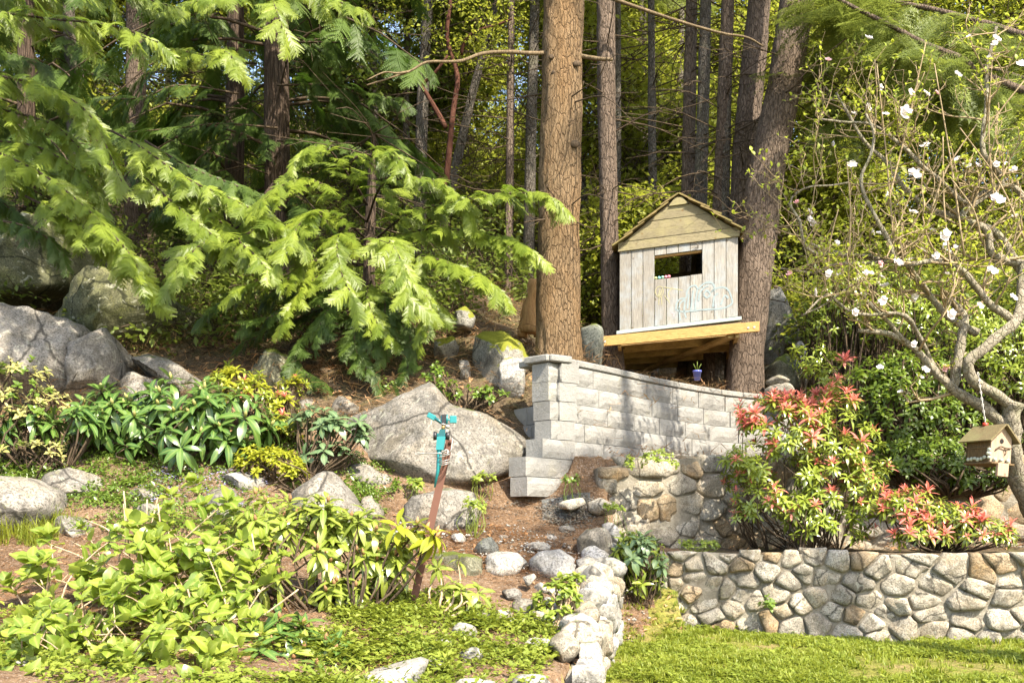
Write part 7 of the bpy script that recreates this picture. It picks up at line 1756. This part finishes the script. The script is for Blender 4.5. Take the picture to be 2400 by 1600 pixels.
scatter('ground_cover', 'clover and moss mixed into the lawn', B2, [M['l_cover']], 3800, lambda x, y: lawn_f(x, y) * .8, (.3, 5.6, 5.6, 9.3), (.8, 1.5), 2)
def cover_f(x, y):
    if x > xL2(y) - .25 or y < 4.2: return 0
    if -1.15 < x < .75 and y < 7.35: return .9 * (1.0 if x < -.1 else .45)
    if -3.4 < x <= -1.15 and y < 6.2: return .14
    return 0
scatter('ground_cover', 'low green ground cover at the foot of the stake in the planter', B2, [M['l_cover']], 1500, lambda x, y: cover_f(x, y) * (.25 + 1.6 * nz(x, y, 2.5)), (-3.3, .8, 4.5, 7.4), (.9, 1.9), 3, .5, .01)
scatter('ground_cover', 'taller weeds in the planter ground cover', [clump(40 + i, 16, .045, .07, .9, .5, False) for i in range(3)], [M['l_cover'], M['twig_dark']], 760, lambda x, y: cover_f(x, y) * (.5 + nz(x, y, 1.7, 3)), (-3.3, .8, 4.5, 7.4), (.6, 1.2), 4, .3, .04)
def bed_f(x, y):
    if not (8.3 < y < 10.2 and -5.5 < x < -1.2): return 0
    return .45 + nz(x, y, 1.6, 7)
scatter('ground_cover', 'dark creeping plants between the stones of the left rock row', [clump(60 + i, 26, .032, .085, .35, .6, False) for i in range(3)], [M['l_salal'], M['twig_dark']], 1500, bed_f, (-5.5, -1.2, 8.3, 10.2), (.7, 1.5), 5, .2, .02)
vio = [clover(80, 6, .014, .07)]
M['violet'] = m_leaf('violet_petal', (.34, .32, .62), (.50, .48, .75), .3, .6, .2)
scatter('violet_flowers', 'tiny violet flowers in the ground cover by the long low stone', vio, [M['violet']], 90, lambda x, y: .6, (-3.3, -2.2, 8.7, 9.3), (.7, 1.2), 6, .3, .05)
def path_f(x, y):
    if y < yU(x) + .1 and y > yL1(x): return 0
    if x > xL2(y) - .1 and y < 10.0: return .5 if (y > 8.4 and x < 1.35) else 0
    if 8.0 < y < 10.7 and -1.3 < x < 1.2: return .95
    if 7.0 < y < 8.5 and -5.2 < x < -1.7: return .8
    if y < 7.0 and -4 < x < -.6: return .6
    return .12 if y < 12.5 else 0
scatter('fallen_needles', 'orange fallen needles on the path and the bare beds', ND, [M['l_needle']], 6200, path_f, (-5.2, 1.6, 5.5, 12.5), (.7, 1.5), 7, .1, .004)
scatter('fallen_needles', 'thick orange brown needle carpet on the path below the block wall', ND, [M['l_needle']], 2600, lambda x, y: 1.0 if 8.3 < y < 10.3 and -.9 < x < 1.0 and x < xL2(y) - .1 else 0, (-.9, 1.1, 8.3, 10.3), (.7, 1.4), 17, .1, .006)
scatter('dead_leaves', 'brown dead leaves lying on the soil', DL, [M['l_brown']], 1500, lambda x, y: path_f(x, y) * .5 + (.25 if 10.2 < y < 14 else 0) + (.8 if 1.05 < x < 1.5 and 8.6 < y < 9.2 else 0), (-5.2, 4, 5.5, 14), (.6, 1.3), 8, .6, .012)
scatter('grit', 'grey gravel at the foot of the block wall', PB, [M['rock']], 420, lambda x, y: 1.0 if (x - .55) ** 2 * 4 + (y - 9.9) ** 2 * 7 < .32 else .05, (-.5, 1.1, 9.0, 10.4), (.6, 1.2), 9, .3, .002)
scatter('pale_stones', 'scattered pale chips on the needle path', PB, [M['rock_pale']], 150, lambda x, y: path_f(x, y) * .6, (-1.0, 1.2, 8.4, 10.3), (1.0, 1.9), 10, .3, .002)
scatter('long_grass', 'longer grass tuft at the left edge below the rock row', [blade_tuft(9, 26, .22, .004, .05, .9)], [M['grass']], 60, lambda x, y: 1.0, (-4.6, -3.7, 7.9, 8.4), (.6, 1.2), 11, .2)
scatter('forest_litter', 'twigs and dead leaves on the forest floor under the trees', [dead_leaf(3), needles(9, 20, .12, .2, .003, .02)], [M['l_brown']], 6500, lambda x, y: .7 if y > 10.6 else 0, (-7, 6, 10.6, 16), (.9, 2.0), 12, .5, .012)
